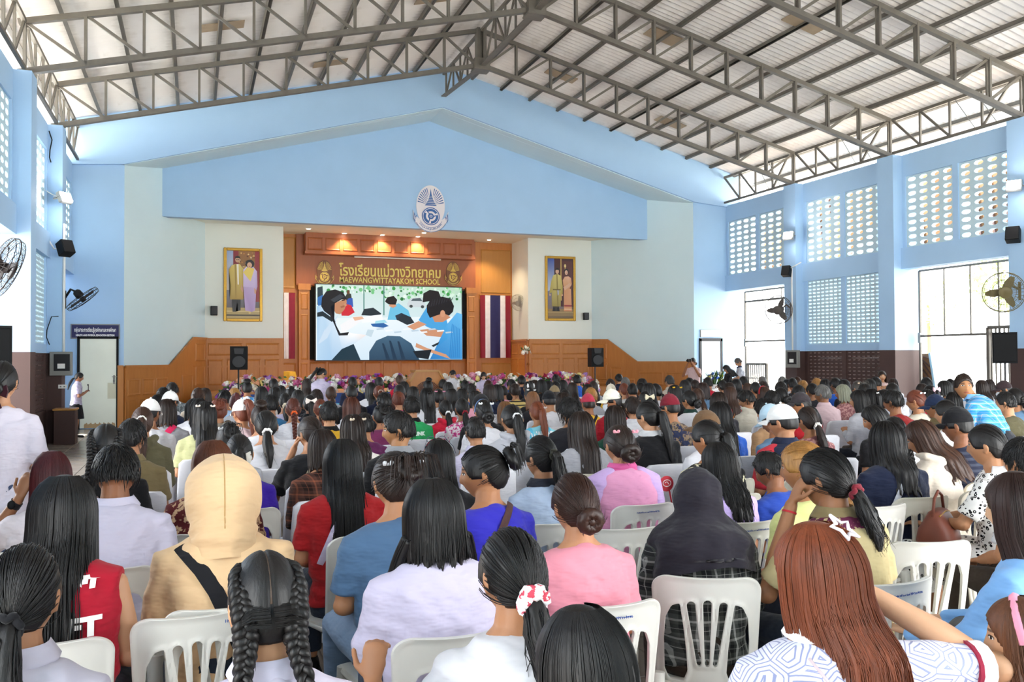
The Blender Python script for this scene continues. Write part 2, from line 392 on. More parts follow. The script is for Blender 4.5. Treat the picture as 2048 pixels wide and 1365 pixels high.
for i in range(4):
    y1, y0 = ys[i], ys[i + 1]
    long_truss('ridge_truss', f'grey steel truss running along the roof ridge, {pos[i]} bay from the stage', XC, y0, y1, 9.05, 9.3 if i == 0 else 9.05, 9.95, 1)
    long_truss('eave_truss', f'steel eave truss above the door side wall, {pos[i]} bay from the stage', 16.22, y0, y1, 6.76, 6.76, 7.58, 0)
    long_truss('eave_truss', f'steel eave truss above the wall with the big fan, {pos[i]} bay from the stage', -2.76, y0, y1, 6.76, 6.76, 7.58, 0)

# ---- breeze blocks
def ring(outer, inner, d):   # rectangular frame with hole(s): outer (w,h), inner list of loops; built in YZ, depth d along X
    pass
def block_mesh(w, h, d, holes, n=10):
    m = MB()
    # cell grid: each hole gets a cell; cells tile the block
    for (y0, z0, y1, z1, hw, hh) in holes:
        cy, cz = (y0 + y1) / 2, (z0 + z1) / 2; loop = []
        pts = [(-1, -.35), (-.62, -1), (.0, -1.12), (.62, -1), (1, -.35), (1, .35), (.62, 1), (0, 1.12), (-.62, 1), (-1, .35)]
        loop = [(cy + a * hw, cz + b * hh) for a, b in pts]
        rect = [(y0, cz - hh * .35), (y0, z0), (cy, z0), (y1, z0), (y1, cz - hh * .35), (y1, cz + hh * .35), (y1, z1), (cy, z1), (y0, z1), (y0, cz + hh * .35)]
        k = 10; o = m.add([(0, *p) for p in rect] + [(0, *p) for p in loop] + [(d, *p) for p in rect] + [(d, *p) for p in loop], [])
        f = []
        for i in range(k):
            j = (i + 1) % k
            f += [(o + i, o + j, o + k + j, o + k + i), (o + 2 * k + i, o + 3 * k + i, o + 3 * k + j, o + 2 * k + j), (o + k + i, o + k + j, o + 3 * k + j, o + 3 * k + i)]
        for a, b in ((0, 1), (1, 2), (2, 3), (3, 4), (4, 5), (5, 6), (6, 7), (7, 8), (8, 9), (9, 0)): f.append((o + a, o + 2 * k + a, o + 2 * k + b, o + b))
        m.f.extend(f); m.mi.extend([0] * len(f))
    return m
bw_, bh_ = .352, .174
up_blk = block_mesh(bw_, bh_, .11, [(.0006, .0004, bw_ - .0006, bh_ - .0004, .118, .046)]).mesh('vent_block', M['block'])
lw, lh = .352, .198
low = block_mesh(lw, lh, .1, [(.0006 + i * (lw / 2 - .0006), .0004 + j * (lh / 2 - .0004), lw / 2 + i * (lw / 2 - .0006), lh / 2 + j * (lh / 2 - .0004), .062, .021) for i in (0, 1) for j in (0, 1)])
low_blk = low.mesh('slotted_block', M['block'])
low_dado = block_mesh(lw, lh, .1, [(.0006 + i * (lw / 2 - .0006), .0004 + j * (lh / 2 - .0004), lw / 2 + i * (lw / 2 - .0006), lh / 2 + j * (lh / 2 - .0004), .052, .0155) for i in (0, 1) for j in (0, 1)]).mesh('slotted_block', M['dado'])
def side_wall(name, X, inw):   # inw: +1 when the hall lies towards +X of the wall face
    out = -inw; th = .5 * out
    B = lambda m, x0, x1, y0, y1, z0, z1: m.box((min(x0, x1), y0, z0), (max(x0, x1), y1, z1))
    m = MB(); md = MB(); cl = MB(); cd_ = MB()
    edges = [24.0] + CY + [-1.7]
    wall = None; beams = MB()
    for i in range(7):
        y1 = edges[i] - (.0 if i == 0 else .26); y0 = edges[i + 1] + .26
        B(m, X, X + .2 * out, y0, y1, 6.14, 6.68)                      # band under the eaves
        B(beams, X + .06 * inw, X + .26 * out, y0, y1, 3.87, 4.38)     # lintel beam
        if i > 2: B(m, X, X + .2 * out, y0, y1, 4.38, 6.14)
        if i % 2 == 1:
            if i == 1:
                ym = (y0 + y1) / 2
                for a, b in ((y0, y0 + .12), (ym - .08, ym + .08), (y1 - .12, y1)):
                    B(m, X, X + .2 * out, a, b, 1.88, 3.87); B(md, X, X + .2 * out, a, b, 0, 1.88)
                B(m, X, X + .2 * out, y0 + .12, ym - .08, 1.88, 2.07); B(m, X, X + .2 * out, ym + .08, y1 - .12, 1.88, 2.07)
                B(md, X, X + .2 * out, y0 + .12, ym - .08, 0, .7); B(md, X, X + .2 * out, ym + .08, y1 - .12, 0, .7)
            else: B(m, X, X + .2 * out, y0, y1, 1.88, 3.87); B(md, X, X + .2 * out, y0, y1, 0, 1.88)
        if i < 3:
            ym = (y0 + y1) / 2
            for a, b in ((y0, y0 + .1), (ym - .075, ym + .075), (y1 - .1, y1)): B(m, X, X + .2 * out, a, b, 4.38, 6.14)
    wall = struct(m.obj(name, M['blue'])); md.obj('brown_dado', M['dado'], wall); beams.obj('lintel_beam', M['blue'], wall)
    for y in CY:
        cl = MB(); B(cl, X + .28 * inw, X + .5 * out, y - .26, y + .26, 1.88, 6.68); cl.obj('column', M['blue'], wall)
        cl = MB(); B(cl, X + .28 * inw, X + .5 * out, y - .26, y + .26, 0, 1.88); cl.obj('column_base', M['dado'], wall)
    for i in range(3):
        y1 = edges[i] - (.0 if i == 0 else .26); y0 = edges[i + 1] + .26; ym = (y0 + y1) / 2
        for a, b in ((y0 + .1, ym - .075), (ym + .075, y1 - .1)):
            pw = (b - a) / 4
            for c in range(4):
                for r in range(10):
                    link('vent_block', up_blk, wall, (X + .04 * out + (0 if out > 0 else -.11), a + c * pw, 4.385 + r * .175), None, (1, pw / bw_, .175 / bh_))
        if i == 1:
            for a, b in ((y0 + .12, ym - .08), (ym + .08, y1 - .12)):
                pw = (b - a) / 4
                for c in range(4):
                    for r in range(9): link('slotted_block', low_blk, wall, (X + .04 * out + (0 if out > 0 else -.1), a + c * pw, 2.07 + r * .2), None, (1, pw / lw, .2 / lh))
                    for r in range(6): link('slotted_block', low_dado, wall, (X + .04 * out + (0 if out > 0 else -.1), a + c * pw, .7 + r * .1967), None, (1, pw / lw, .1967 / lh))
    return wall
wr_ = side_wall('wall_right', XR, -1)
wl_ = side_wall('wall_left', XL, 1)
m = MB(); m.box((-3.4, 21.7, 0), (-3.3, 24.0, 3.9)); m.box((-3.4, 20.71, 2.3), (-3.3, 21.7, 3.9)); m.obj('light_blocking_panel', M['blue'], wl_)  # panel added in this bay to cut the daylight falling on the ivory door

# ---- unseen rear wall with wide open doors, added to keep daylight off near rows
m = MB(); m.box((-3.4, -2.3, 0), (4.0, -2.0, 6.7)); m.box((13.0, -2.3, 0), (16.85, -2.0, 6.7)); m.box((4.0, -2.3, 4.7), (13.0, -2.0, 6.7))
m.prism([(-3.4, 6.7), (16.85, 6.7), (16.85, roofz(16.85) - .02), (XC, roofz(XC) - .02), (-3.4, roofz(-3.4) - .02)], lambda u, v, d: (u, d, v), -2.3, -2.0)
struct(m.obj('wall_rear', M['blue_lit']))
# ---- gable wall with the stage opening
def quadprism(m, poly, y0, y1): m.prism(poly, lambda u, v, d: (u, d, v), y0, y1)
m = MB()
quadprism(m, [(-3.4, 0), (-1.7, 0), (-1.7, 6.73), (-3.4, 6.73)], YG, YG + .3)
quadprism(m, [(15.1, 0), (16.85, 0), (16.85, 6.73), (15.1, 6.73)], YG, YG + .3)
for s in (-1, 1):
    xo = -3.4 if s < 0 else 16.85; xi = -1.7 if s < 0 else 15.13
    quadprism(m, [(xo, 6.6), (xi, 6.73), (XC, 9.0), (XC, roofz(XC) - .02), (xo, roofz(xo) - .02)], YG - .08, YG + .3)
gw = struct(m.obj('wall_front', M['blue']))
# soffit, fascia, splayed walls, portrait walls
SPL = [(-1.7, 24.0), (.28, 27.5)]; SPR = [(15.1, 24.0), (13.13, 27.5)]
m = MB()
for (a, b) in (SPL, SPR):
    n = np.array([b[1] - a[1], -(b[0] - a[0])]); n /= np.linalg.norm(n); n = n * (-1 if a is SPL[0] else 1) * .2
    A0 = np.array(a); B0 = np.array(b) + (np.array(b) - np.array(a)) * .02
    for z0, z1 in ((0, 7.6),):
        vs = [(*A0, z0), (*B0, z0), (*(B0 + n), z0), (*(A0 + n), z0), (*A0, 6.76), (*B0, z1), (*(B0 + n), z1), (*(A0 + n), 6.76)]
        m.add(vs, [(0, 1, 2, 3), (4, 7, 6, 5), (0, 4, 5, 1), (1, 5, 6, 2), (2, 6, 7, 3), (3, 7, 4, 0)])
struct(m.obj('wall_splayed', M['blue_lit']))
m = MB()
for s in (-1, 1):
    x0 = -1.75 if s < 0 else 15.15; x1 = -.72 if s < 0 else 14.2
    vs = [(x0, 24.3, 6.7), (XC, 24.3, 8.98), (XC, 25.75, 9.0), (x1, 25.75, 7.05)]; vs += [(x, y, z + .1) for x, y, z in vs]
    m.add(vs, [(0, 1, 2, 3), (7, 6, 5, 4), (0, 4, 5, 1), (1, 5, 6, 2), (2, 6, 7, 3), (3, 7, 4, 0)])
    vs = [(x0, 24.0, 6.7), (XC, 24.0, 8.985), (XC, 24.31, 8.985), (x0, 24.31, 6.7)]; vs += [(x, y, z + .03) for x, y, z in vs]
    m.add(vs, [(0, 1, 2, 3), (7, 6, 5, 4), (0, 4, 5, 1), (1, 5, 6, 2), (2, 6, 7, 3), (3, 7, 4, 0)])
struct(m.obj('trim_1', M['blue_lit']), 'pale splayed soffit above the stage opening')
m = MB()
for s in (-1, 1):
    x0 = -1.0 if s < 0 else 14.32; zt = 7.02
    quadprism(m, [(x0, 5.68), (XC, 5.68), (XC, 9.02), (x0, zt)], 25.5, 25.75)
struct(m.obj('wall_fascia', M['blue']), 'blue gabled fascia above the stage carrying the school emblem')
m = MB(); m.box((-.9, 25.75, 5.85), (14.3, 29.3, 6.0)); stage_ceil = struct(m.obj('ceiling_stage', M['cream']))
m = MB(); m.box((.2, 27.5, 0), (2.575, 27.7, 5.86)); m.box((2.375, 27.7, 0), (2.575, 29.1, 5.85)); m.box((10.73, 27.5, 0), (13.2, 27.7, 5.86)); m.box((10.73, 27.7, 0), (10.93, 29.1, 5.85))
struct(m.obj('wall_stage', M['cream']))

# ---- wainscots with raised panels
def panel_mesh(w, h):   # raised panel inside a mould frame, in local x (width) z (height), facing -y
    m = MB(); e = .03
    m.add([(0, 0, 0), (w, 0, 0), (w, 0, h), (0, 0, h), (e, -.018, e), (w - e, -.018, e), (w - e, -.018, h - e), (e, -.018, h - e),
           (2 * e, -.006, 2 * e), (w - 2 * e, -.006, 2 * e), (w - 2 * e, -.006, h - 2 * e), (2 * e, -.006, h - 2 * e)],
          [(0, 1, 5, 4), (1, 2, 6, 5), (2, 3, 7, 6), (3, 0, 4, 7), (4, 5, 9, 8), (5, 6, 10, 9), (6, 7, 11, 10), (7, 4, 8, 11), (8, 9, 10, 11)])
    return m
def wain(name, label, A, B, prof, panels, mat='wood'):   # A->B base line, prof [(s,z)] top outline from s=0..L, panels [(s0,z0,s1,z1)]
    A = np.array(A); B = np.array(B); L = np.linalg.norm(B - A); u = (B - A) / L; n = np.array([u[1], -u[0]])
    fn = lambda s, z, d: (*(A + u * s + n * d), z)
    m = MB(); m.prism([(0, 0)] + prof + [(prof[-1][0], 0)] if prof[0][0] == 0 else [(prof[0][0], 0)] + prof + [(prof[-1][0], 0)], fn, 0, .06)
    for (s0, z0), (s1, z1) in zip(prof[:-1], prof[1:]):   # cap rail
        m.prism([(s0, z0 - .04), (s1, z1 - .04), (s1, z1 + .03), (s0, z0 + .03)], fn, .03, .095)
        if abs(z1 - z0) < .3 and s1 - s0 > .4: m.prism([(s0, z0 - .86), (s1, z1 - .86), (s1, z1 - .80), (s0, z0 - .80)], fn, .03, .075)
    t = struct(m.obj(name, M[mat]), label); ang = math.atan2(u[1], u[0])
    for (s0, z0, s1, z1) in panels:
        me = panel_mesh(s1 - s0, z1 - z0).obj('wood_panel', M[mat], t, loc=(*(A + u * s0 + n * .061), z0), rot=(0, 0, ang))
    return t, fn, L
LS = math.hypot(1.98, 3.5)
def sw(px, plane):   # position along the splayed wall of a pixel column
    (a, b) = plane; d = ray(px, 700); # intersect ray with vertical plane
    ax, ay = a; ux, uy = (b[0] - a[0]) / LS, (b[1] - a[1]) / LS
    # d.xy * t = a + u*s
    det = d[0] * (-uy) + ux * d[1]; s = (d[0] * ay - d[1] * ax) / (d[1] * ux - d[0] * uy) * 1.0
    return s
sA = sw(336, SPL); sB = sw(384, SPL)
P = []
for z0, z1, nn in ((.12, .72, 4), (.8, 1.24, 3)):
    w_ = (sA - .1) / nn
    for k in range(nn): P.append((.06 + k * w_, z0, .06 + (k + 1) * w_ - .07, z1))
P += [(sA + .1, .12, sA + .55, .95), (sA + .62, .12, sB - .05, 1.3), (sB + .08, .95, LS - .1, 1.55), (sB + .08, 1.68, LS - .1, 2.2), (sB + .08, .12, LS - .1, .85)]
wain('trim_2', 'honey wood stepped wainscot beside the ivory door', SPL[0], SPL[1], [(0, 1.56), (sA, 1.56), (sB, 2.36), (LS, 2.35)], P)
m = MB()
sA2 = sw(1276, SPR); sB2 = sw(1217, SPR)
# right splay runs from the inner corner outwards so that its face looks at the hall
i0, i1 = LS - sB2, LS - sA2
P = [(.08, .95, i0 - .04, 1.55), (.08, 1.68, i0 - .04, 2.2), (.08, .12, i0 - .04, .85), (i0 + .1, .12, i0 + .6, 1.4), (i0 + .68, .12, i1 - .1, 1.0)]
for z0, z1, nn in ((.12, .72, 3), (.8, 1.24, 2)):
    w_ = (LS - i1 - .1) / nn
    for k in range(nn): P.append((i1 + .06 + k * w_, z0, i1 + .06 + (k + 1) * w_ - .07, z1))
wain('trim_3', 'honey wood stepped wainscot beside the photographer in pink', SPR[1], SPR[0], [(0, 2.34), (i0, 2.33), (i1, 1.56), (LS, 1.56)], P)
def flat_wain(name, label, x0, x1, y, z0):
    L = x1 - x0; P = []
    for k in range(4): P.append((.08 + k * (L - .1) / 4, z0 + .15, .08 + (k + 1) * (L - .1) / 4 - .1, z0 + .93))
    for k in range(2): P.append((.08 + k * (L - .1) / 2, z0 + 1.04, .08 + (k + 1) * (L - .1) / 2 - .1, z0 + 1.42))
    return wain(name, label, (x0, y), (x1, y), [(0, 2.34), (L, 2.34)], P)
flat_wain('trim_4', 'honey wood wainscot under the gold framed couple in yellow and lilac', .28, 2.575, 27.5, .8)
flat_wain('trim_5', 'honey wood wainscot under the gold framed couple with two tall figures in gold and peach', 10.73, 13.13, 27.5, .8)
wain('trim_6', 'honey wood wainscot on the stage return beside the flag', (10.73, 29.1), (10.73, 27.5), [(0, 2.34), (1.6, 2.34)], [(.1, .95, .75, 1.73), (.85, .95, 1.5, 1.73), (.1, 1.84, .75, 2.22), (.85, 1.84, 1.5, 2.22)])
wain('trim_7', 'honey wood return of the wainscot at the ivory door', (-1.84, 24.0), (-1.7, 24.0), [(0, 1.56), (.14, 1.56)], [])
# ---- back wall of the stage
def bw(px, py, Y=29.1): p = atY(px, py, Y); return p[0], p[2]
m = MB(); m.box((2.4, 29.1, .8), (10.9, 29.3, 5.86)); bk = struct(m.obj('wall_back', M['wood']))
def bpanel(x0, z0, x1, z1, y=29.099, mat='wood', name='wood_panel', parent=None):
    return panel_mesh(x1 - x0, z1 - z0).obj(name, M[mat], parent or bk, loc=(x0, y, z0))
for k in range(9):
    x0 = 3.55 + k * .617; bpanel(x0, .95, x0 + .57, 1.62)
x0, z1 = bw(961, 500); x1, z0 = bw(1022, 588); bpanel(x0, z0, x1, z1 + .02, mat='wood_pale'); bpanel(x0, .9, x1, 1.55, mat='wood_pale')
bpanel(2.6, 4.05, 3.12, 5.75, mat='wood_pale'); bpanel(2.6, .9, 3.12, 1.6)
for xa in (3.2, 8.95):   # pilasters either side of the screen
    m = MB(); m.box((xa, 28.86, .8), (xa + .34, 29.1, 4.15)); m.box((xa - .03, 28.82, 4.0), (xa + .37, 29.1, 4.2)); m.box((xa - .02, 28.84, .8), (xa + .36, 29.1, .95)); p = m.obj('pilaster', M['wood'], bk)
    for z0, z1 in ((1.05, 1.6), (1.7, 3.2), (3.35, 3.9)): panel_mesh(.24, z1 - z0).obj('wood_panel', M['wood'], p, loc=(xa + .05, 28.859, z0))
m = MB(); m.box((3.12, 28.95, 4.15), (9.3, 29.1, 5.84)); m.obj('sign_board', M['wood_red'], bk)
m = MB(); m.box((3.5, 29.0, 1.7), (9.0, 29.09, 4.1)); m.obj('black_backing', M['dark'], bk)
hx0, hz1 = bw(610, 476, 28.7); hx1, hz0 = bw(945, 523, 28.7)
m = MB(); m.box((hx0, 28.5, hz0 + .12), (hx1, 29.0, 5.85)); m.box((hx0 - .03, 28.47, hz0 + .04), (hx1 + .03, 29.0, hz0 + .12)); hb = m.obj('valance_box', M['wood_red'], bk)
nb = 10; pw = (hx1 - hx0 - .06) / nb
for k in range(nb): panel_mesh(pw - .07, .42).obj('wood_panel', M['wood_red'], hb, loc=(hx0 + .06 + k * pw, 28.499, hz0 + .16))
m = MB(); m.box((5.0, 28.8, 5.12), (8.0, 28.86, 5.17)); m.obj('light_tube', M['white'], bk)

# ---- stage platform, steps
m = MB(); m.box((.35, 23.0, 0), (12.3, 29.1, .8)); m.box((.3, 22.96, .74), (12.35, 23.1, .82)); struct(m.obj('floor_stage', M['wood']))
for s, xa, nm in ((-1, .35, 'wooden steps up to the stage below the stepped wainscot near the ivory door'), (1, 12.3, 'wooden steps up to the stage below the stepped wainscot near the photographer')):
    t = struct(bpy.data.objects.new('trim_steps', None)); COL.objects.link(t); t['label'] = nm
    for k in range(4):
        m = MB(); z = .64 - k * .16; x0 = xa + s * k * .28; m.bbox((min(x0, x0 + s * .28), 24.4, 0), (max(x0, x0 + s * .28), 25.9, z), .01); m.obj('step', M['wood_pale'], t)

# ---- doors
def door_left():
    x0, _ = atY(160, 700, YG)[0], 0; x1 = atY(233, 700, YG)[0]; zt = atY(200, 678, YG)[2]
    m = MB(); 
    for a, b in (((x0 - .06, YG - .05, 0), (x0, YG + .02, zt + .05)), ((x1, YG - .05, 0), (x1 + .05, YG + .02, zt + .05)), ((x0 - .06, YG - .05, zt), (x1 + .05, YG + .02, zt + .06))): m.box(a, b)
    d = struct(m.obj('door_1', M['dark']), 'ivory painted door with worn lower edge and dark frame')
    m = MB(); m.bbox((x0, YG - .035, .02), (x1, YG + .01, zt), .006); m.obj('door_leaf', M['ivory'], d)
    m = MB(); pts = [(x0 + .1, .02)] + [(x0 + .1 + i * (x1 - x0 - .12) / 40, .10 + .05 * abs(math.sin(i * .55)) + .015 * math.sin(i * 2.3)) for i in range(41)] + [(x1 - .02, .02)]
    m.prism(pts, lambda u, v, dd: (u, dd, v), YG - .038, YG - .036); m.obj('worn_edge', simple('bare_board', '#b79a72', .8), d)
    m = MB(); m.box((x1 - .2, YG - .042, .75), (x1 - .005, YG - .036, 1.15)); m.obj('repair_plate', simple('repair_plate_paint', '#cfcdb4', .5), d)
    m = MB(); m.box((x1 - .07, YG - .06, 1.12), (x1 - .03, YG - .036, 1.34)); m.ball((x1 - .05, YG - .07, 1.2), .025, 8, 6); m.tube([(x1 - .1, YG - .055, 1.3), (x1 + .02, YG - .055, 1.3)], .009, 6); m.obj('door_handle', M['grey'], d)
door_left()
x0, x1 = atY(1402, 700, YG)[0], atY(1440, 700, YG)[0]; zt = atY(1420, 683, YG)[2]
m = MB(); m.box((x0 - .07, YG - .05, 0), (x0, YG + .02, zt + .08)); m.box((x1, YG - .05, 0), (x1 + .07, YG + .02, zt + .08)); m.box((x0 - .07, YG - .05, zt), (x1 + .07, YG + .02, zt + .1))
d2 = struct(m.obj('door_2', M['darkmetal']), 'pale blue door with dark frame behind the photographer')
m = MB(); m.bbox((x0, YG - .03, .01), (x1, YG + .01, zt), .006); m.obj('door_leaf', simple('pale_blue_door', '#d3e6f2', .4), d2)
m = MB(); m.ball((x0 + .06, YG - .06, 1.0), .025, 8, 6); m.obj('door_handle', M['grey'], d2)
# grilled doorways in the right wall (frame, grille bars, sliding gate)
def doorway(n, y0, y1, cols, gate, lab):
    X = 16.7; m = MB(); z0, z1, z2 = 0, 2.22, 3.82
    for y in (y0, y1): m.bar((X, y, z0), (X, y, z2), .05)
    m.bar((X, y0, z2), (X, y1, z2), .05); m.bar((X, y0, z1), (X, y1, z1), .05)
    if not gate: m.bar((X, y0, 3.5), (X, y1, 3.5), .06)
    d = struct(m.obj(f'door_{n}', M['steel']), lab)
    for k in range(1, cols):
        y = y0 + (y1 - y0) * k / cols; m = MB(); m.bar((X, y, z1 if gate else 3.5), (X, y, z2), .03 if gate else .02); m.obj('mullion', M['steel'], d)
    m = MB(); m.bbox((X - .04, y1 - .03, 2.05), (X + .1, y1 + .05, 2.3), .01); m.obj('latch_box', M['grey'], d)
    return d
doorway(3, 13.4, 16.35, 4, True, 'tall open doorway with steel mullions beside the leaning patterned board')
doorway(4, 20.75, 23.5, 3, False, 'tall open doorway with steel transom behind the man in white polo')
def gate(y0, y1, zt, X, lab, nb):
    t = thing('sliding_gate', lab, 'gate', (X, (y0 + y1) / 2, 0)); h = (y1 - y0) / 2
    m = MB()
    for y in (-h, h): m.bar((0, y, .05), (0, y, zt), .07)
    m.bar((0, -h, zt), (0, h, zt), .07); m.bar((0, -h, .1), (0, h, .1), .06); m.bar((0, -h, .5), (0, h, .5), .04); m.bar((0, -h, 1.05), (0, h, 1.05), .03); m.obj('gate_frame', M['steel'], t)
    for k in range(nb):
        y = -h + .08 + (2 * h - .16) * k / (nb - 1); m = MB(); m.bar((0, y, .1), (0, y, zt), .028); m.obj('gate_bar', M['steel'], t)
gate(13.0, 14.35, 2.36, 16.62, 'grey sliding gate of vertical bars behind the big black loudspeaker', 12)
gate(22.3, 23.3, 1.5, 16.62, 'pale washed out barred gate beyond the man in white polo', 9)

# ---- outside: neighbouring buildings, trees
def walkway(px0, px1, X, z0, z1, lab):
    ya = atX(px0, 600, X)[1]; yb = atX(px1, 600, X)[1]; y0, y1 = min(ya, yb), max(ya, yb)
    t = thing('covered_walkway', lab, 'walkway', (X, (y0 + y1) / 2, 0), 0, 'walkway roofs beyond the block screens'); h = (y1 - y0) / 2
    m = MB(); m.prism([(0, z0), (.12, z0), (2.6, z1 + .2), (2.6, z1 + .3), (0, z1)], lambda u, v, d: (u, d, v), -h, h); m.obj('roof_gable', M['tan'], t)
    for y in (-h + .1, h - .1):
        m = MB(); m.tube([(.3, y, -.03), (.3, y, z1 - .1)], .05, 8); m.obj('post', M['white'], t)
    for k in range(3):
        y = -h + (k + .6) * 2 * h / 3; m = MB(); m.bar((-.04, y, z0 + .1), (-.04, y + .35, z1 - .1), .05); m.obj('brace', M['dado'], t)
walkway(1525, 1570, 21.5, 5.2, 7.0, 'tan gabled walkway roof seen through the block screen nearest the stage')
walkway(1622, 1688, 21.5, 5.1, 7.6, 'tan gabled walkway roof seen through the middle block screen')
walkway(1800, 1866, 21.0, 4.9, 7.8, 'tan gabled walkway roof seen through the screen above the leaning board')
walkway(1958, 2045, 20.5, 4.6, 7.8, 'tan gabled walkway roof seen beside the floodlight on the nearer column')
def leafcloud(n, r, size, seed, sq=.8):
    g = random.Random(seed); m = MB()
    for i in range(n):
        a = g.uniform(0, 2 * PI); b = math.acos(g.uniform(-1, 1)); q = r * g.uniform(.45, 1) ** .6
        c = np.array([q * math.sin(b) * math.cos(a), q * math.sin(b) * math.sin(a), q * math.cos(b) * sq])
        u = np.array([g.gauss(0, 1) for _ in range(3)]); u /= np.linalg.norm(u); v = np.cross(u, [g.gauss(0, 1) for _ in range(3)]); v /= np.linalg.norm(v); s_ = size * g.uniform(.6, 1.3)
        m.add([c - u * s_, c + v * s_ * .4, c + u * s_, c - v * s_ * .4], [(0, 1, 2, 3)])
    return m
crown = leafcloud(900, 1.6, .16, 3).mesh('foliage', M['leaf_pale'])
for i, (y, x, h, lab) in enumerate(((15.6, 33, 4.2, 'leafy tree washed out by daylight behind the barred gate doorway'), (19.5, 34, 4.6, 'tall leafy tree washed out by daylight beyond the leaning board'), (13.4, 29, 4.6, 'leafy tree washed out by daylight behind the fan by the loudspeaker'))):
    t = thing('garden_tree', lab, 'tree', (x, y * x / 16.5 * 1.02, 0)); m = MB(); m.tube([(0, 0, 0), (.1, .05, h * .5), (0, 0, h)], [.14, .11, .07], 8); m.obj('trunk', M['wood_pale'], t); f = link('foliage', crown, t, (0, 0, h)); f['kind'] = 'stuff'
# ================================================================== STAGE AND FIXTURES
def objcol(name, rough=.7, noise=.12, bumpk=.15, bscale=30, spec=.3, sheen=0):
    t = NT(name); oi = t.n('ShaderNodeObjectInfo'); f = t.noise(7, 4, t.coord()); k = t.math('MULTIPLY_ADD', f, noise * 2, 1 - noise)
    hs = t.n('ShaderNodeHueSaturation'); t.l(oi.outputs['Color'], hs.inputs['Color']); t.l(k, hs.inputs['Value']); t.l(hs.outputs[0], t.b.inputs['Base Color'])
    t.b.inputs['Roughness'].default_value = rough; t.b.inputs['Specular IOR Level'].default_value = spec
    if sheen: t.b.inputs['Sheen Weight'].default_value = sheen
    if bumpk: t.bump(t.noise(bscale, 4, t.coord()), bumpk)
    return t.m
M['petal'] = objcol('petal', .6, .15, 0)
M['paint'] = objcol('object_paint', .5, .05, 0)
# ---- school emblem (printed plaque)
def emblem(parent, W, H, loc, bg, ink, ribbon_text, mat):
    outl = []
    for i in range(41):
        a = PI * (-.22 + 1.44 * i / 40); outl.append((.5 + .40 * math.cos(a), .56 + .44 * math.sin(a)))
    outl = outl + [(.08, .34), (.0, .46), (.02, .28), (.08, .2), (.18, .1), (.32, .03), (.5, .0), (.68, .03), (.82, .1), (.92, .2), (.98, .28), (1, .46), (.92, .34)]
    m = MB(); m.prism(outl, lambda u, v, d: ((u - .5) * W, d, v * H), -.03, .0); pl = m.obj('plaque', None, parent, loc=loc); pl.data.materials.append(bg)
    p = Paint(W, H)
    def P(l, c): p.poly(l, c)
    for i in range(19):     # rays
        a = PI * (.06 + .88 * i / 18)
        if abs(a - PI / 2) < .2: continue
        da = .032; q = []
        for r, s in ((.33, -1), (.33, 1), (.93, 1), (.93, -1)):
            b = a + s * da * (.6 if r < .5 else 1); q.append((.5 + .40 * r * math.cos(b) * 1.0, .58 + .40 * r * math.sin(b)))
        P(q, ink)
    P([(.5, .97), (.72, .36), (.28, .36)], bgc := emblem.bg); 
    tiers = [(.0, .9, .012), (.66, .80, .02), (.6, .74, .05), (.55, .68, .065), (.515, .62, .085)]
    P([(.5, .93), (.525, .80), (.475, .80)], ink)
    z = .8
    for k, w_ in enumerate((.035, .05, .065, .085, .11, .14, .17)):
        P([(.5 - w_, z - .026), (.5 + w_, z - .026), (.5 + w_ * .8, z), (.5 - w_ * .8, z)], ink); z -= .034
    p.ell(.5, .345, .25, .19, ink, 28); p.ell(.5, .345, .225, .17, bgc, 28); p.ell(.5, .345, .21, .158, ink, 28)
    for k in range(3):      # three interlocked arms
        a0 = k * 2 * PI / 3 + .4; q = []
        for i in range(9): a = a0 + i * .22; q.append((.5 + .14 * math.cos(a), .345 + .106 * math.sin(a)))
        for i in range(8, -1, -1): a = a0 + i * .22; q.append((.5 + (.085) * math.cos(a - .25), .345 + .064 * math.sin(a - .25)))
        for i in range(len(q) // 2 - 1): P([q[i], q[i + 1], q[len(q) - 2 - i], q[len(q) - 1 - i]], bgc)
        P([(.5 + .2 * math.cos(a0 + s), .345 + .15 * math.sin(a0 + s)) if r else (.5 + .10 * math.cos(a0 + s), .345 + .076 * math.sin(a0 + s)) for r, s in ((0, -.15), (1, -.2), (1, .12), (0, .1))], bgc)
    p.ell(.5, .345, .04, .03, bgc, 12); p.ell(.5, .345, .022, .016, ink, 12)
    for s in (-1, 1):       # ribbon tails
        P([(.5 + s * .44, .2), (.5 + s * .485, .27), (.5 + s * .48, .42), (.5 + s * .43, .33), (.5 + s * .40, .36)], ink)
        P([(.5 + s * .425, .22), (.5 + s * .465, .28), (.5 + s * .46, .37), (.5 + s * .43, .30)], bgc)
    for i in range(14):
        a, b = [PI * (1.14 + .72 * (i + j) / 14) for j in (0, 1)]
        for r0, r1 in ((.445, .46), (.325, .335)):
            P([(.5 + r * math.cos(t), .345 + r * .74 * math.sin(t)) for r, t in ((r0, a), (r1, a), (r1, b), (r0, b))], ink)
    p.obj('emblem_print', mat, pl, (0, -.0305, 0))
    me = text_mesh(ribbon_text, .105 * H, .002, .001); xs = [v.co.x for v in me.vertices]; x0, x1 = min(xs), max(xs)
    for v in me.vertices:   # set the lettering along the ribbon
        a = PI * (1.5 + .62 * ((v.co.x - x0) / (x1 - x0) - .5)); r = .365 + (v.co.y / H) * .75
        v.co = Vector(((r * math.cos(a)) * W, -.034 - v.co.z, (.345 + r * .74 * math.sin(a)) * H))
    me.materials.clear(); me.materials.append(emblem.inkm); link('ribbon_lettering', me, pl)
emblem.bg = '#e6dfe2'; emblem.inkm = simple('emblem_blue', '#2f5f9e', .5, var=0)
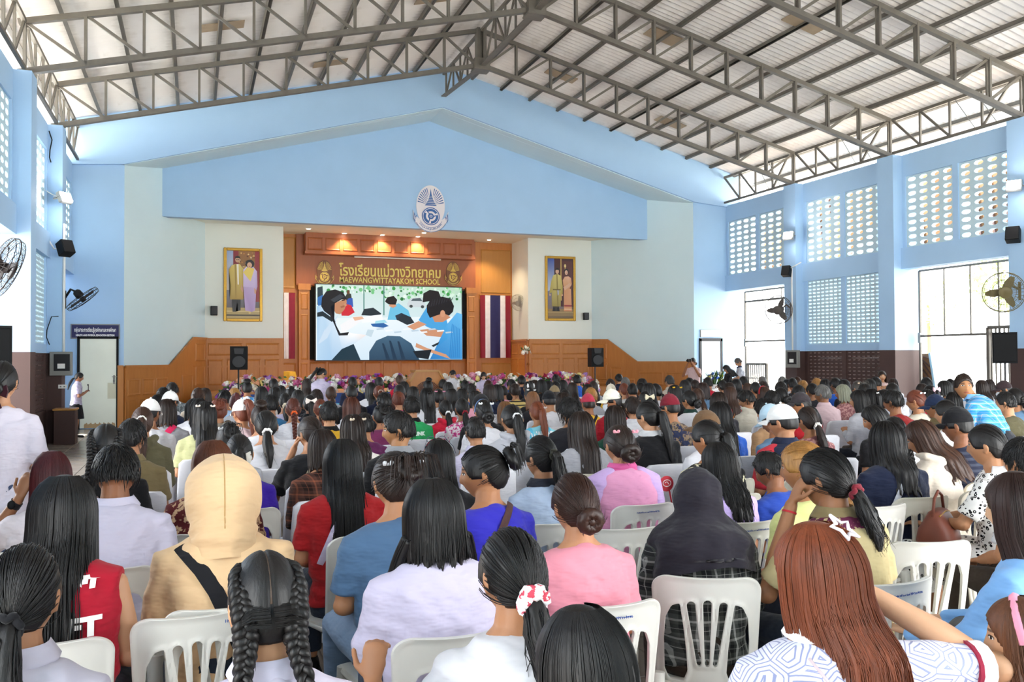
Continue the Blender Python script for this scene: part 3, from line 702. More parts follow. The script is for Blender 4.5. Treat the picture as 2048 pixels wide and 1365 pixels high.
t = thing('school_emblem', 'large blue and white school emblem plaque on the blue fascia', 'emblem', (0, 0, 0)); c0 = atY(861, 466, 25.5)
emblem(t, 1.12, 1.45, (c0[0], 25.495, c0[2]), simple('plaque_white', '#e6dfe2', .5, var=0), '#2f5f9e', 'แม่วางวิทยาคม', M['print'])
emblem.bg = '#7a4a26'; emblem.inkm = M['yellow']
for px, side in ((649, 'on the sign board above the girl on the screen'), (906, 'on the sign board at the end of the word SCHOOL')):
    t = thing('school_emblem', 'golden school emblem ' + side, 'emblem', (0, 0, 0), 0, 'golden emblems on the sign board'); c0 = atY(px, 572, 28.93)
    emblem(t, .62, .86, (c0[0], 28.945, c0[2]), simple('emblem_ground', '#7a4a26', .45, var=.05), '#e3c14e', 'แม่วางวิทยาคม', M['print'])
# ---- lettering
t = thing('wall_lettering', 'yellow school name lettering on the red brown sign board', 'lettering', (6.2, 28.94, 4.8))
a, b = atY(678, 545, 28.94), atY(881, 545, 28.94); cx = (a[0] + b[0]) / 2
text('thai_letters', 'โรงเรียนแม่วางวิทยาคม', .5, M['yellow'], t, (cx - 6.2, 0, a[2] - 4.8 + .05), width=b[0] - a[0], bold=.008, extrude=.015)
a, b = atY(678, 560, 28.94), atY(879, 560, 28.94)
text('latin_letters', 'MAEWANGWITTAYAKOM SCHOOL', .27, M['yellow'], t, (cx - 6.2, 0, a[2] - 4.8), width=b[0] - a[0], bold=.003, extrude=.015)
# ---- LED screen
x0, z0 = bw(632, 721, 28.6); x1, z1 = bw(923, 576, 28.6); SWd = x1 - x0; SH = z1 - z0
t = thing('led_screen', 'large led screen showing students writing at a table', 'screen', ((x0 + x1) / 2, 28.6, z0))
m = MB(); m.bbox((-SWd / 2 - .03, .0, -.03), (SWd / 2 + .03, .18, SH + .03), .01); m.obj('screen_frame', M['screenframe'], t)
m = MB(); m.box((-1.2, .18, .3), (1.2, .42, 1.6)); m.obj('wall_mount', M['darkmetal'], t)
p = Paint(SWd, SH, .0004)
def A5(l): return [((400 + x / 3.5925 - 633) / 290, (720 - (420 + y / 3.5925)) / 148) for x, y in l]
def A6(l): return [((750 + x / 3.0325 - 633) / 290, (720 - (350 + y / 3.0325)) / 148) for x, y in l]
p.poly([(0, 0), (1, 0), (1, 1), (0, 1)], ['#eef8ff', '#e9f6ff', '#f4fbff', '#eaf4ee'])
p.poly([(0, .55), (1, .6), (1, 1), (0, 1)], ['#dfeef2', '#cfe6ea', '#b9dcc0', '#d6ebe4'])
g = random.Random(5)
for i in range(150):
    u = g.uniform(.0, 1); v = g.uniform(.82, .99) if (u > .45 or u < .1) else g.uniform(.9, .99); s_ = g.uniform(.008, .02)
    p.ell(u, v, s_ * .7, s_ * 1.4, g.choice(['#3f9a4e', '#7cc98a', '#bfe9c4', '#e9fbee', '#2f7a45', '#d8f2e0']), 7)
for u in (.31, .445): p.rect(u, .6, u + .008, 1, '#5a8f86')
p.poly(A5([(845, 570), (880, 560), (885, 690), (845, 690)]), '#33464f'); p.poly(A5([(845, 640), (880, 620), (900, 690), (850, 700)]), '#3b74b6')
p.poly(A5([(1035, 630), (1050, 600), (1075, 610), (1085, 680), (1035, 660)]), '#3b3f3a'); p.ell(*A5([(1055, 597)])[0], .011, .03, '#6b4a34', 10)
p.poly(A5([(1010, 690), (1060, 640), (1085, 640), (1090, 700), (1020, 720)]), '#3a5fb5')
p.poly(A5([(1005, 740), (1040, 680), (1075, 690), (1100, 740), (1060, 765), (1010, 765)]), '#d2303f')
# car, far students
p.poly(A6([(180, 780), (200, 745), (265, 738), (290, 765), (295, 800), (185, 800)]), '#cfd9dd'); p.poly(A6([(205, 762), (215, 748), (262, 744), (275, 762)]), '#54646b'); p.ell(*A6([(205, 795)])[0], .012, .022, '#41494c', 10); p.ell(*A6([(275, 797)])[0], .012, .022, '#41494c', 10)
p.poly(A5([(1330, 790), (1350, 700), (1410, 670), (1480, 720), (1500, 780), (1440, 770), (1400, 790)]), '#6fc3e6'); p.poly(A5([(1340, 690), (1365, 655), (1395, 690), (1370, 705)]), '#d79a78'); p.poly(A5([(1312, 660), (1330, 628), (1375, 618), (1400, 645), (1390, 680), (1340, 680)]), '#1e1d22')
p.poly(A5([(1385, 760), (1430, 740), (1500, 770), (1500, 830), (1400, 800)]), '#2c3a4a')
# table top and papers
p.poly(A5([(840, 1082), (845, 900), (1100, 800), (1500, 790), (1900, 850), (1900, 1082)]), ['#d7ebf8', '#e6f3fb', '#eef8fd', '#eaf5fb', '#d3e8f6', '#cde3f3'])
p.poly(A5([(1145, 760), (1165, 715), (1230, 705), (1285, 745), (1280, 765)]), '#26333c'); p.poly(A5([(1145, 772), (1290, 752), (1300, 800), (1150, 815)]), '#f7fbff')
p.poly(A5([(1210, 820), (1300, 812), (1340, 835), (1300, 848), (1225, 840)]), '#2f66a8'); p.poly(A5([(1245, 800), (1310, 790), (1330, 812), (1240, 818)]), '#a5dcec')
p.poly(A5([(1175, 900), (1190, 860), (1235, 865), (1215, 915)]), '#c7dbe6')
# bag in front
p.poly(A5([(1200, 1082), (1200, 1020), (1250, 940), (1330, 905), (1420, 908), (1500, 960), (1560, 1082)]), ['#2c4a63', '#35556e', '#3f6079', '#4a6c84', '#456a86', '#33566f', '#274660'])
for q in ((1290, 960), (1340, 940), (1400, 945)): p.poly(A5([(q[0], q[1]), (q[0] + 14, q[1]), (q[0] + 60, 1080), (q[0] + 30, 1080)]), '#1f3a52')
# left girl: trousers, blouse, arm, strap, plait
p.poly(A5([(940, 1082), (990, 1010), (1090, 960), (1140, 1082)]), '#1d3948')
p.poly(A5([(842, 1082), (842, 700), (880, 690), (960, 760), (985, 860), (1090, 890), (1180, 900), (1100, 960), (1010, 1000), (940, 1082)]), ['#b7d6f0', '#9fc8ea', '#c4def2', '#dfeefa', '#f2f9ff', '#ffffff', '#f7e9e2', '#d3e6f6', '#bfd9f0', '#aacdec'])
p.poly(A5([(1000, 830), (1090, 770), (1150, 765), (1160, 790), (1080, 850), (1010, 890)]), '#f6f6f8'); p.poly(A5([(1085, 775), (1150, 768), (1165, 785), (1100, 800)]), '#eab89a')
p.poly(A5([(843, 745), (880, 735), (970, 800), (960, 820), (880, 770), (843, 775)]), '#24333b')
p.poly(A5([(935, 690), (1040, 640), (1045, 670), (1030, 720), (1000, 755), (970, 750)]), '#c48a68')
for q in range(7): p.poly(A5([(850 + q * 8, 960 - q * 6), (862 + q * 8, 962 - q * 6), (900 + q * 14, 860 - q * 16), (896 + q * 14, 858 - q * 16)]), '#cfe2f3')
p.poly(A5([(1000, 700), (1030, 690), (1028, 704), (1006, 712)]), '#a4694e'); p.poly(A5([(1010, 655), (1034, 650), (1032, 657), (1012, 661)]), '#2c2022'); p.poly(A5([(1030, 672), (1048, 690), (1034, 700), (1026, 690)]), '#cf9775')
p.poly(A5([(870, 700), (875, 640), (905, 595), (965, 580), (1020, 600), (1045, 650), (1010, 650), (960, 680), (935, 705), (950, 750), (970, 830), (1000, 888), (1060, 880), (1050, 903), (990, 905), (958, 825), (930, 765), (890, 735)]), '#22242a')
p.poly(A5([(930, 655), (1000, 612), (1030, 630), (960, 672)]), '#3d434b')
# right boys
p.poly(A6([(250, 880), (300, 800), (420, 860), (440, 930), (380, 950), (300, 920)]), '#4aa6e2'); p.poly(A6([(180, 920), (250, 885), (300, 905), (220, 940)]), '#d79a78'); p.poly(A6([(275, 770), (280, 715), (320, 692), (375, 700), (390, 740), (330, 760)]), '#1c1b21')
p.poly(A6([(120, 880), (150, 845), (200, 860), (225, 895), (180, 910)]), '#26313b')
p.poly(A6([(255, 940), (330, 930), (420, 950), (420, 985), (300, 975)]), '#cf9473')
p.poly(A6([(320, 1120), (350, 1060), (430, 990), (430, 900), (490, 830), (523, 840), (523, 1120)]), ['#2e7fc4', '#3a8fd2', '#49a0df', '#58aee8', '#63b8ee', '#6cc0f2', '#3f95d6'])
p.poly(A6([(350, 840), (410, 830), (450, 860), (400, 890), (350, 890), (335, 860)]), '#c98d6c')
p.poly(A6([(302, 830), (300, 790), (330, 745), (400, 732), (450, 745), (472, 790), (465, 825), (440, 850), (405, 835), (360, 850), (320, 865)]), '#1a1a20'); p.ell(*A6([(400, 838)])[0], .018, .05, '#d59b7a', 12)
p.poly(A6([(235, 1020), (300, 1050), (420, 1090), (450, 1120), (330, 1080), (230, 1045)]), '#d39b7a'); p.poly(A6([(215, 1070), (330, 1060), (310, 1120), (240, 1110)]), '#17222c'); p.poly(A6([(330, 1035), (380, 1012), (370, 1030), (340, 1045)]), '#233038')
for q in range(9): u = .40 + .06 * q; v = .40 - .02 * (q % 3); p.poly([(u, v), (u + .05, v + .012), (u + .045, v + .03), (u - .004, v + .02)], '#f4f8fb' if q % 2 else '#bfd3e2')
for q in range(6): p.poly(A6([(440 + q * 12, 1110), (446 + q * 12, 1110), (462 + q * 9, 900 + q * 6), (458 + q * 9, 900 + q * 6)]), '#2f86cb')
for q in range(10): p.poly(A6([(308 + q * 16, 800 - q * 5), (314 + q * 16, 800 - q * 5), (322 + q * 16, 752 - q * 2), (319 + q * 16, 752 - q * 2)]), '#33333c')
p.obj('display', M['led'], t, (0, -.004, 0))
# ---- framed portraits
def portrait(px0, py0, px1, py1, lab, kind):
    a = atY(px0, py1, 27.45); b = atY(px1, py0, 27.45); W, H = b[0] - a[0], b[2] - a[2]
    t = thing('framed_portrait', lab, 'picture', ((a[0] + b[0]) / 2, 27.5, a[2])); e = .09
    m = MB()
    for (x0, z0, x1, z1) in ((-W / 2, 0, -W / 2 + e, H), (W / 2 - e, 0, W / 2, H), (-W / 2 + e, 0, W / 2 - e, e), (-W / 2 + e, H - e, W / 2 - e, H)): m.bbox((x0, -.07, z0), (x1, 0, z1), .02)
    m.obj('frame', M['gold'], t); p = Paint(W - 2 * e + .01, H - 2 * e + .01)
    if kind == 0:
        p.poly([(0, 0), (1, 0), (1, 1), (0, 1)], ['#5a4630', '#54402c', '#a5a3bd', '#aab6d2'])
        p.poly([(.0, .42), (.2, .42), (.2, 1), (0, 1)], ['#d6cbbc', '#d9cfc2', '#9fb4d8', '#94abd6']); p.rect(.2, .3, .36, 1, '#8a2630'); p.rect(.36, .3, .86, 1, '#9a6a3a'); p.rect(.86, .25, 1, 1, '#97262f')
        g = random.Random(3)
        for i in range(60): p.ell(g.uniform(.38, .84), g.uniform(.45, .98), g.uniform(.012, .03), g.uniform(.006, .016), g.choice(['#d9b065', '#e8cf93', '#6a3f22', '#c7853f', '#f0e3c2']), 7)
        p.rect(0, 0, 1, .16, '#b59f6a'); p.rect(0, .04, 1, .06, '#3c3322'); p.rect(0, .1, 1, .115, '#d8c58c')
        p.poly([(.16, .28), (.42, .28), (.42, .12), (.34, .11), (.32, .26), (.28, .1), (.18, .1)], '#1f1c20')
        p.poly([(.07, .72), (.16, .78), (.26, .80), (.40, .80), (.52, .72), (.56, .5), (.5, .46), (.5, .28), (.1, .28), (.12, .5)], ['#c2a64a', '#d3b960', '#dcc672', '#dcc672', '#c9ad52', '#b89a44', '#b89a44', '#b29240', '#a98b3c', '#b89a44'])
        p.poly([(.3, .8), (.36, .8), (.37, .5), (.33, .5)], '#f0ead8'); p.poly([(.24, .79), (.29, .8), (.3, .3), (.26, .3)], '#a88b3f'); p.poly([(.45, .5), (.5, .44), (.48, .38), (.42, .44)], '#c99b78')
        p.ell(.33, .865, .075, .042, '#c99a78'); p.poly([(.25, .87), (.26, .91), (.33, .925), (.4, .91), (.41, .87), (.38, .89), (.28, .89)], '#241f20'); p.rect(.29, .862, .325, .87, '#2a2526'); p.rect(.345, .862, .38, .87, '#2a2526')
        p.poly([(.5, .48), (.9, .48), (.86, .12), (.76, .1), (.56, .12)], ['#b9a2d2', '#c4afdb', '#b39acb', '#a88fc4', '#b9a2d2'])
        p.poly([(.5, .72), (.6, .77), (.8, .77), (.92, .7), (.93, .48), (.88, .38), (.84, .46), (.5, .47)], ['#cfbfe4', '#d9cbea', '#d9cbea', '#c8b6df', '#bda8d6', '#bda8d6', '#c8b6df', '#c8b6df'])
        p.poly([(.5, .68), (.62, .76), (.84, .74), (.72, .55)], '#ecd36a'); p.poly([(.83, .46), (.9, .42), (.88, .36), (.84, .38)], '#d2a283')
        p.ell(.7, .81, .135, .062, '#1d1a1e'); p.ell(.69, .79, .075, .042, '#dcae90'); p.ell(.69, .772, .02, .005, '#b5414a', 8); p.poly([(.66, .1), (.74, .1), (.72, .07), (.67, .07)], '#d8c07a')
    else:
        p.poly([(0, 0), (1, 0), (1, 1), (0, 1)], ['#7a6240', '#6d5738', '#3a1f22', '#6f86c2'])
        p.poly([(0, .45), (.3, .5), (.26, 1), (0, 1)], ['#c3c9d8', '#aeb9d6', '#3a54a6', '#2f4a9c']); p.rect(.26, .2, 1, 1, '#4a2626'); p.rect(.5, .3, .54, 1, '#c9a65a'); p.rect(.56, .5, .95, .96, '#5c2f2a')
        p.ell(.68, .88, .04, .03, '#e9cf8a'); p.ell(.68, .83, .015, .025, '#d7b265'); p.rect(.0, .04, 1, .16, '#8d744c'); p.rect(.0, .1, 1, .11, '#b59a66')
        p.poly([(.2, .12), (.44, .12), (.44, .3), (.2, .3)], '#3a3026'); p.poly([(.18, .12), (.3, .12), (.29, .18), (.2, .18)], '#191618'); p.poly([(.34, .12), (.46, .12), (.44, .18), (.35, .18)], '#191618')
        p.poly([(.06, .4), (.14, .62), (.22, .72), (.38, .745), (.52, .71), (.58, .55), (.58, .4), (.5, .44), (.5, .2), (.16, .2), (.16, .44)], ['#b0a04e', '#bfae5c', '#c9ba6c', '#d2c47a', '#c9ba6c', '#b8a757', '#a5954a', '#b0a04e', '#9c8c45', '#9c8c45', '#b0a04e'])
        p.poly([(.34, .74), (.38, .74), (.42, .2), (.36, .2)], '#8f8040'); p.poly([(.36, .48), (.44, .48), (.43, .4), (.38, .38)], '#a9adb2'); p.rect(.2, .47, .5, .49, '#6f6233'); p.ell(.09, .39, .03, .016, '#d0a383', 10); p.ell(.56, .39, .03, .016, '#d0a383', 10)
        p.ell(.37, .785, .065, .042, '#d6a98a'); p.poly([(.3, .79), (.31, .83), (.38, .845), (.44, .83), (.445, .79), (.42, .81), (.33, .81)], '#1d1a1c')
        p.poly([(.62, .5), (.9, .5), (.93, .12), (.62, .12)], ['#cf9468', '#d9a078', '#c98a5e', '#c98a5e']); p.rect(.63, .2, .92, .23, '#9b3f3a'); p.rect(.63, .15, .92, .165, '#e6c7a0')
        p.poly([(.58, .64), (.66, .7), (.8, .71), (.9, .68), (.93, .58), (.84, .5), (.62, .5)], ['#d9a27c', '#e0b08c', '#e6b898', '#dca684', '#d2966c', '#cf9468', '#cf9468']); p.poly([(.6, .52), (.86, .6), (.92, .56), (.66, .47)], '#d8ac8c')
        p.ell(.72, .785, .085, .05, '#1d1a1c'); p.ell(.72, .77, .058, .04, '#dfb294'); p.ell(.72, .752, .018, .004, '#b5414a', 8)
    p.obj('picture', M['print'], t, (0, -.045, e - .005))
portrait(447, 498, 525, 643, 'gold framed portrait of a couple in yellow coat and lilac dress', 0)
portrait(1091, 514, 1151, 642, 'gold framed portrait of a couple in gold robe and peach dress', 1)
# ---- flags
def flag(lab, px0, px1, pyt, pyb, Y, stripes, cat='flag'):
    a = atY(px0, pyt, Y); b = atY(px1, pyb, Y); t = thing('hanging_flag', lab, cat, (a[0], Y, b[2])); W = b[0] - a[0]; H = a[2] - b[2]; s0 = 0
    for nm, c, w_ in stripes:
        m = MB(); n = 6
        for side in (0, .006):
            o = len(m.v)
            for j in range(9):
                for i in range(n + 1):
                    u = s0 + w_ * i / n; v = j / 8; m.v.append((u * W, -.02 - side + .018 * math.sin(u * 22 + v * 1.5) * (1.2 - v), v * H))
            for j in range(8):
                for i in range(n): m.f.append((o + j * (n + 1) + i, o + j * (n + 1) + i + 1, o + (j + 1) * (n + 1) + i + 1, o + (j + 1) * (n + 1) + i)); m.mi.append(0)
        m.obj(nm, M['petal'], t, smooth=True, color=c); s0 += w_
    m = MB(); m.tube([(-.03, -.02, H), (W + .03, -.02, H)], .014, 8); m.obj('flag_rod', M['wood_pale'], t)
flag('tall red white and navy flag hanging beside the screen near the fan', 960, 1021, 590, 716, 29.04, [('red_stripe', '#8d1f31', .16), ('white_stripe', '#eceaf0', .17), ('navy_stripe', '#2b2b5e', .33), ('white_stripe', '#eceaf0', .17), ('red_stripe', '#8d1f31', .17)])
flag('partly hidden flag showing a white and a dark red stripe at the stage side', 568, 590, 585, 718, 29.04, [('white_stripe', '#e4e2ea', .42), ('red_stripe', '#8d2740', .58)])
# ---- lights in the stage ceiling
for px, py, lab in ((617, 457, 'round ceiling downlight above the pale return beside the first portrait'), (676, 477, 'warm downlight at the left end of the valance'), (749, 480, 'warm downlight at the middle of the valance'), (819, 482, 'warm downlight at the right middle of the valance'), (848, 465, 'round ceiling downlight under the blue emblem'), (959, 487, 'round ceiling downlight above the flag')):
    p = atZ(px, py, 5.85); p[1] = min(p[1], 28.3); tt = thing('downlight', lab, 'light', (p[0], p[1], 5.85), 0, 'stage downlights')
    m = MB(); m.lathe([(.0, 0), (.1, 0), (.1, -.015), (.07, -.02)], 14); m.obj('trim_ring', M['white'], tt)
    m = MB(); m.lathe([(.0, -.015), (.068, -.015), (.06, -.022), (.0, -.03)], 14); m.obj('lamp', M['down'], tt)
    l = bpy.data.lights.new('downlight', 'SPOT'); l.energy = 45; l.color = (1, .78, .5); l.spot_size = R(110); l.spot_blend = .6; l.shadow_soft_size = .06
    o = bpy.data.objects.new('downlight_beam', l); COL.objects.link(o); o.location = (p[0], p[1], 5.8)
# ---- room signs
def sign(lab, px0, py0, px1, py1, Y, bg, fg, rows):
    a = atY(px0, py1, Y); b = atY(px1, py0, Y); W = b[0] - a[0]; H = b[2] - a[2]; t = thing('room_sign', lab, 'sign', ((a[0] + b[0]) / 2, Y, a[2]))
    m = MB(); m.bbox((-W / 2, -.03, 0), (W / 2, 0, H), .008); m.obj('frame', M['grey'], t); m = MB(); m.bbox((-W / 2 + .025, -.036, .025), (W / 2 - .025, -.029, H - .025), .003); m.obj('face', bg, t)
    for s, z, w_, h in rows: text('lettering', s, h * H, fg, t, (0, -.037, z * H), width=w_ * W, bold=.003, extrude=.001)
sign('navy door sign with white thai and english lettering above the ivory door', 141, 649, 240, 678, YG, M['navy'], M['white'], [('กลุ่มสาระการเรียนรู้สุขศึกษาและพลศึกษา', .58, .84, .36), ('HEALTH AND PHYSICAL EDUCATION SECTION', .23, .78, .17)])
sign('washed out pale door sign above the pale blue door', 1400, 660, 1443, 675, YG, simple('pale_sign', '#dfe3ea', .4), M['grey'], [])
# ---- fans
def fan_meshes():
    d = {}
    m = MB(); 
    for r, y, w_ in ((1, 0, .022), (.96, -.16, .014), (.96, .14, .014), (.62, -.24, .012), (.62, .2, .012), (.3, -.27, .016)):
        pts = [(r * math.cos(2 * PI * i / 28), y, r * math.sin(2 * PI * i / 28)) for i in range(29)]; m.tube(pts, w_, 5, False)
    for k in range(30):
        a = 2 * PI * k / 30; c, s_ = math.cos(a), math.sin(a)
        m.tube([(.28 * c, -.27, .28 * s_), (.62 * c, -.245, .62 * s_), (.96 * c, -.16, .96 * s_), (c, 0, s_), (.96 * c, .14, .96 * s_), (.62 * c, .2, .62 * s_), (.2 * c, .22, .2 * s_)], .008, 4, False)
    m.lathe([(0, -.29), (.27, -.28), (.3, -.26)], 16, axis='Y'); d['cage'] = m.mesh('cage', smooth=True)
    m = MB(); n = 7
    for side in (.012, -.012):
        o = len(m.v)
        for i in range(n + 1):
            r = .12 + .74 * i / n; wd = .10 + .15 * math.sin(PI * min(1, .15 + i / n * .85))
            for j in (-1, 0, 1): m.v.append((j * wd * .8 + .05 * i / n, -.06 * j + side, r))
        for i in range(n):
            for j in (0, 1): m.f.append((o + i * 3 + j, o + i * 3 + j + 1, o + i * 3 + j + 4, o + i * 3 + j + 3)); m.mi.append(0)
    d['blade'] = m.mesh('blade', smooth=True)
    m = MB(); m.lathe([(0, -.2), (.12, -.18), (.17, -.08), (.17, .05), (.12, .1), (0, .1)], 14, axis='Y'); d['hub'] = m.mesh('hub', smooth=40)
    m = MB(); m.lathe([(0, .1), (.2, .12), (.24, .25), (.22, .5), (.12, .6), (0, .61)], 14, axis='Y'); d['motor'] = m.mesh('motor', smooth=40); return d
FM = fan_meshes()
def fan(lab, pos, nrm, r, mount, col):
    t = thing('wall_fan', lab, 'fan', pos, 0, 'wall fans'); n = Vector(nrm).normalized(); q = (-n).to_track_quat('Y', 'Z').to_euler()
    for nm in ('cage', 'hub', 'motor'): link(nm, FM[nm], t, (0, 0, 0), q, (r, r, r), M['paint'], col)
    for k in range(3):
        e = (q.to_matrix() @ Matrix.Rotation(k * 2 * PI / 3 + .4, 3, 'Y')).to_euler(); link('blade', FM['blade'], t, (0, 0, 0), e, (r, r, r), M['paint'], col)
    mt = Vector(mount) - Vector(pos); bk_ = -n * .5 * r; m = MB(); mid = (mt + bk_) / 2 + Vector((0, 0, .12))
    m.tube([bk_, mid, mt], .025, 8); m.bar(mt + Vector((0, 0, -.22)), mt + Vector((0, 0, .16)), .05); m.obj('bracket', M['paint'], t, color=col)
fan('large black wall fan at the far left edge of the hall', tuple(atY(8, 535, 14.3)), (.8, .45, -.35), .46, (-2.85, 14.3, 3.1), '#3a3230')
fan('tilted black wall fan above the navy door sign', tuple(atY(165, 598, 20.3)), (.62, .12, -.78), .37, (-2.6, 20.45, 3.05), '#1d1c1e')
fan('dark wall fan on the column beside the tall slotted wall', (15.55, 20.3, 3.06), (-.85, -.5, -.15), .4, (16.07, 20.4, 3.1), '#5b5552')
fan('big brown wall fan on the column above the big loudspeaker', tuple(atX(2008, 585, 15.2)), (-.55, -.8, -.1), .4, (16.07, 13.1, 3.1), '#6a6042')
fan('small pale wall fan beside the tall flag', tuple(atY(1037, 606, 28.2)), (-.7, -.6, -.35), .3, (10.7, 28.3, 3.75), '#a9a79c')
# ---- loudspeakers and floodlights
def speaker_box(lab, pos, sz, rz, tilt=0, grp='small wall loudspeakers'):
    t = thing('loudspeaker', lab, 'loudspeaker', pos, rz, grp); w_, d, h = sz; m = MB(); m.bbox((-w_ / 2, -d / 2, -h / 2), (w_ / 2, d / 2, h / 2), .012); o = m.obj('cabinet', M['dark'], t); o.rotation_euler = (tilt, 0, 0)
    m = MB(); m.bbox((-w_ / 2 + .015, -d / 2 - .012, -h / 2 + .015), (w_ / 2 - .015, -d / 2 + .004, h / 2 - .015), .006); g_ = m.obj('grille', M['darkmetal'], o)
    m = MB(); m.tube([(0, d / 2 - .02, 0), (0, d / 2 + .12, .0)], .018, 8); m.obj('bracket', M['darkmetal'], t)
speaker_box('small black loudspeaker on the column beside the tilted fan', tuple(atY(131, 497, 19.9)), (.26, .22, .3), R(40), R(-25))
speaker_box('small black loudspeaker on the column by the tall slotted wall', tuple(atX(1573, 543, 15.9)), (.24, .2, .29), R(-60), R(-18))
speaker_box('small black loudspeaker under the nearer floodlight', tuple(atX(2026, 470, 15.9)), (.26, .22, .3), R(-60), R(-18))
speaker_box('little black loudspeaker beside the couple in yellow and lilac', tuple(atY(428, 622, 27.36)), (.2, .18, .28), 0)
speaker_box('little black loudspeaker beside the couple in gold and peach', tuple(atY(1172, 633, 27.36)), (.18, .18, .25), R(-10))
def pa(lab, p, h, w_=.42, hh=.58, rz=0, plain=False):
    t = thing('stage_loudspeaker', lab, 'loudspeaker', p, rz, 'loudspeakers on poles'); m = MB()
    m.prism([(-w_ / 2, -.18), (w_ / 2, -.18), (w_ * .36, .2), (-w_ * .36, .2)], lambda u, v, d: (u, v, d), h, h + hh); m.obj('cabinet', M['dark'], t)
    if plain:
        m = MB(); m.bbox((-w_ / 2 + .02, -.2, h + .03), (w_ / 2 - .02, -.17, h + hh - .03), .01); m.obj('grille', M['dark'], t)
    else:
        m = MB(); m.lathe([(0, 0), (.13, -.0), (.15, -.03), (.16, -.02)], 18, (0, -.185, h + .2), 'Y'); m.obj('woofer', M['darkmetal'], t)
        m = MB(); m.prism([(-.1, -.06), (.1, -.06), (.12, .08), (-.12, .08)], lambda u, v, d: (u, d, h + .45 + v), -.2, -.17); m.obj('horn', M['darkmetal'], t)
    m = MB(); m.tube([(0, 0, .35), (0, 0, h)], .02, 8); m.obj('pole', M['darkmetal'], t)
    for k in range(3):
        a = 2 * PI * k / 3 + .5; m = MB(); m.tube([(0, 0, .7), (.42 * math.cos(a), .42 * math.sin(a), .012)], .013, 6); m.obj('leg', M['darkmetal'], t)
a = atY(477, 740, 22.4); pa('black loudspeaker on a pole in front of the flowers near the first portrait', (a[0], 22.4, 0), a[2])
a = atY(1190, 734, 22.4); pa('black loudspeaker on a pole at the garland end near the stepped wainscot', (a[0], 22.4, 0), a[2], .38, .54)
a = atX(2010, 727, 15.3); pa('big black loudspeaker on a pole before the sliding gate', (15.3, a[1], 0), a[2], .44, .62, R(-50), True)
a = atX(-13, 735, -2.1); pa('black loudspeaker on a pole cut by the left edge of the picture', (-2.1, a[1], 0), a[2], .3, .46, R(20), True)
def flood(lab, pos, rz):
    t = thing('floodlight', lab, 'light', pos, rz, 'floodlights on the columns'); m = MB(); m.bbox((-.15, -.05, -.12), (.15, .05, .12), .02); o = m.obj('housing', M['grey'], t); o.rotation_euler = (R(-25), 0, 0)
    m = MB(); m.box((-.125, -.06, -.095), (.125, -.049, .095)); m.obj('lamp_glass', M['flood'], o)
    l = bpy.data.lights.new('floodlight', 'POINT'); l.energy = 5; l.shadow_soft_size = .1; lo = bpy.data.objects.new('floodlight_beam', l); COL.objects.link(lo); lo.parent = t; lo.location = (0, -.16, -.06)
    m = MB(); m.tube([(-.16, 0, 0), (-.16, .12, 0), (.16, .12, 0), (.16, 0, 0)], .01, 6); m.tube([(0, .12, 0), (0, .3, 0)], .015, 6); m.obj('bracket', M['grey'], t)
flood('glaring white floodlight on the column near the tilted fan', tuple(atY(129, 396, 19.85)), R(50))
flood('glaring white floodlight on the column by the tall slotted wall', tuple(atX(1577, 472, 15.8)), R(-60))
flood('glaring white floodlight on the column above the big brown fan', tuple(atX(2028, 372, 15.8)), R(-60))
# ---- cables, conduits, electric boxes
def ebox(lab, p, rz, sz=(.42, .12, .5)):
    t = thing('electric_box', lab, 'box', p, rz, 'electric boxes'); w_, d, h = sz; m = MB(); m.bbox((-w_ / 2, -d, -h / 2), (w_ / 2, 0, h / 2), .01); m.obj('housing', M['grey'], t)
    m = MB(); m.bbox((-w_ / 2 + .08, -d - .008, -h / 2 + .1), (w_ / 2 - .04, -d + .004, h / 2 - .05), .004); m.obj('window', M['darkmetal'], t)
    m = MB(); m.box((-.06, -d - .014, -.1), (.08, -d - .006, .0)); m.obj('meter', M['white'], t)
ebox('grey electric box on the brown dado near the ivory door', (-2.62, 20.18, 1.66), 0)
ebox('grey electric box on the brown dado under the slotted wall', (16.06, 20.3, 1.66), R(-75))
def cable(lab, pts, r, mat, nm='cable', cat='cable'):
    m = MB(); m.tube(pts, r, 6); tag(m.obj(nm, mat, smooth=True), lab, cat)
cable('white conduit pipe running down the column to the box near the ivory door', [(-2.58, 20.17, 4.6), (-2.58, 20.17, 1.9)], .025, M['white'], 'conduit_pipe', 'pipe')
cable('white conduit pipe running down the column to the box under the slotted wall', [(16.055, 20.35, 4.3), (16.055, 20.35, 1.9)], .025, M['white'], 'conduit_pipe', 'pipe')
cable('pale cable drooping from the block screen to the small loudspeaker by the tilted fan', [tuple(atY(82, 462, 20.1)), tuple(atY(97, 480, 20.1)), tuple(atY(108, 498, 20.1)), tuple(atY(122, 498, 20.1))], .018, M['white'])
cable('thin dark cable looping beside the box near the ivory door', [tuple(atY(x, y, 20.12)) for x, y in ((117, 633), (103, 634), (94, 660), (93, 675), (99, 690))], .01, M['dark'])
cable('pale cable from the floodlight to the block screen near the ivory door', [tuple(atY(x, y, 20.1)) for x, y in ((86, 378), (106, 390), (122, 393))], .012, M['white'])
cable('pale cable bending to the small loudspeaker by the tall slotted wall', [tuple(atX(x, y, 15.95)) for x, y in ((1602, 525), (1590, 532), (1582, 536))], .015, M['white'])
cable('dark rag of dead wires hanging from the roof truss end on the fan wall', [tuple(atY(x, y, 20.12)) for x, y in ((98, 262), (104, 280), (100, 300), (99, 315), (102, 325))], .011, M['dark'], 'wire_tangle', 'wires')
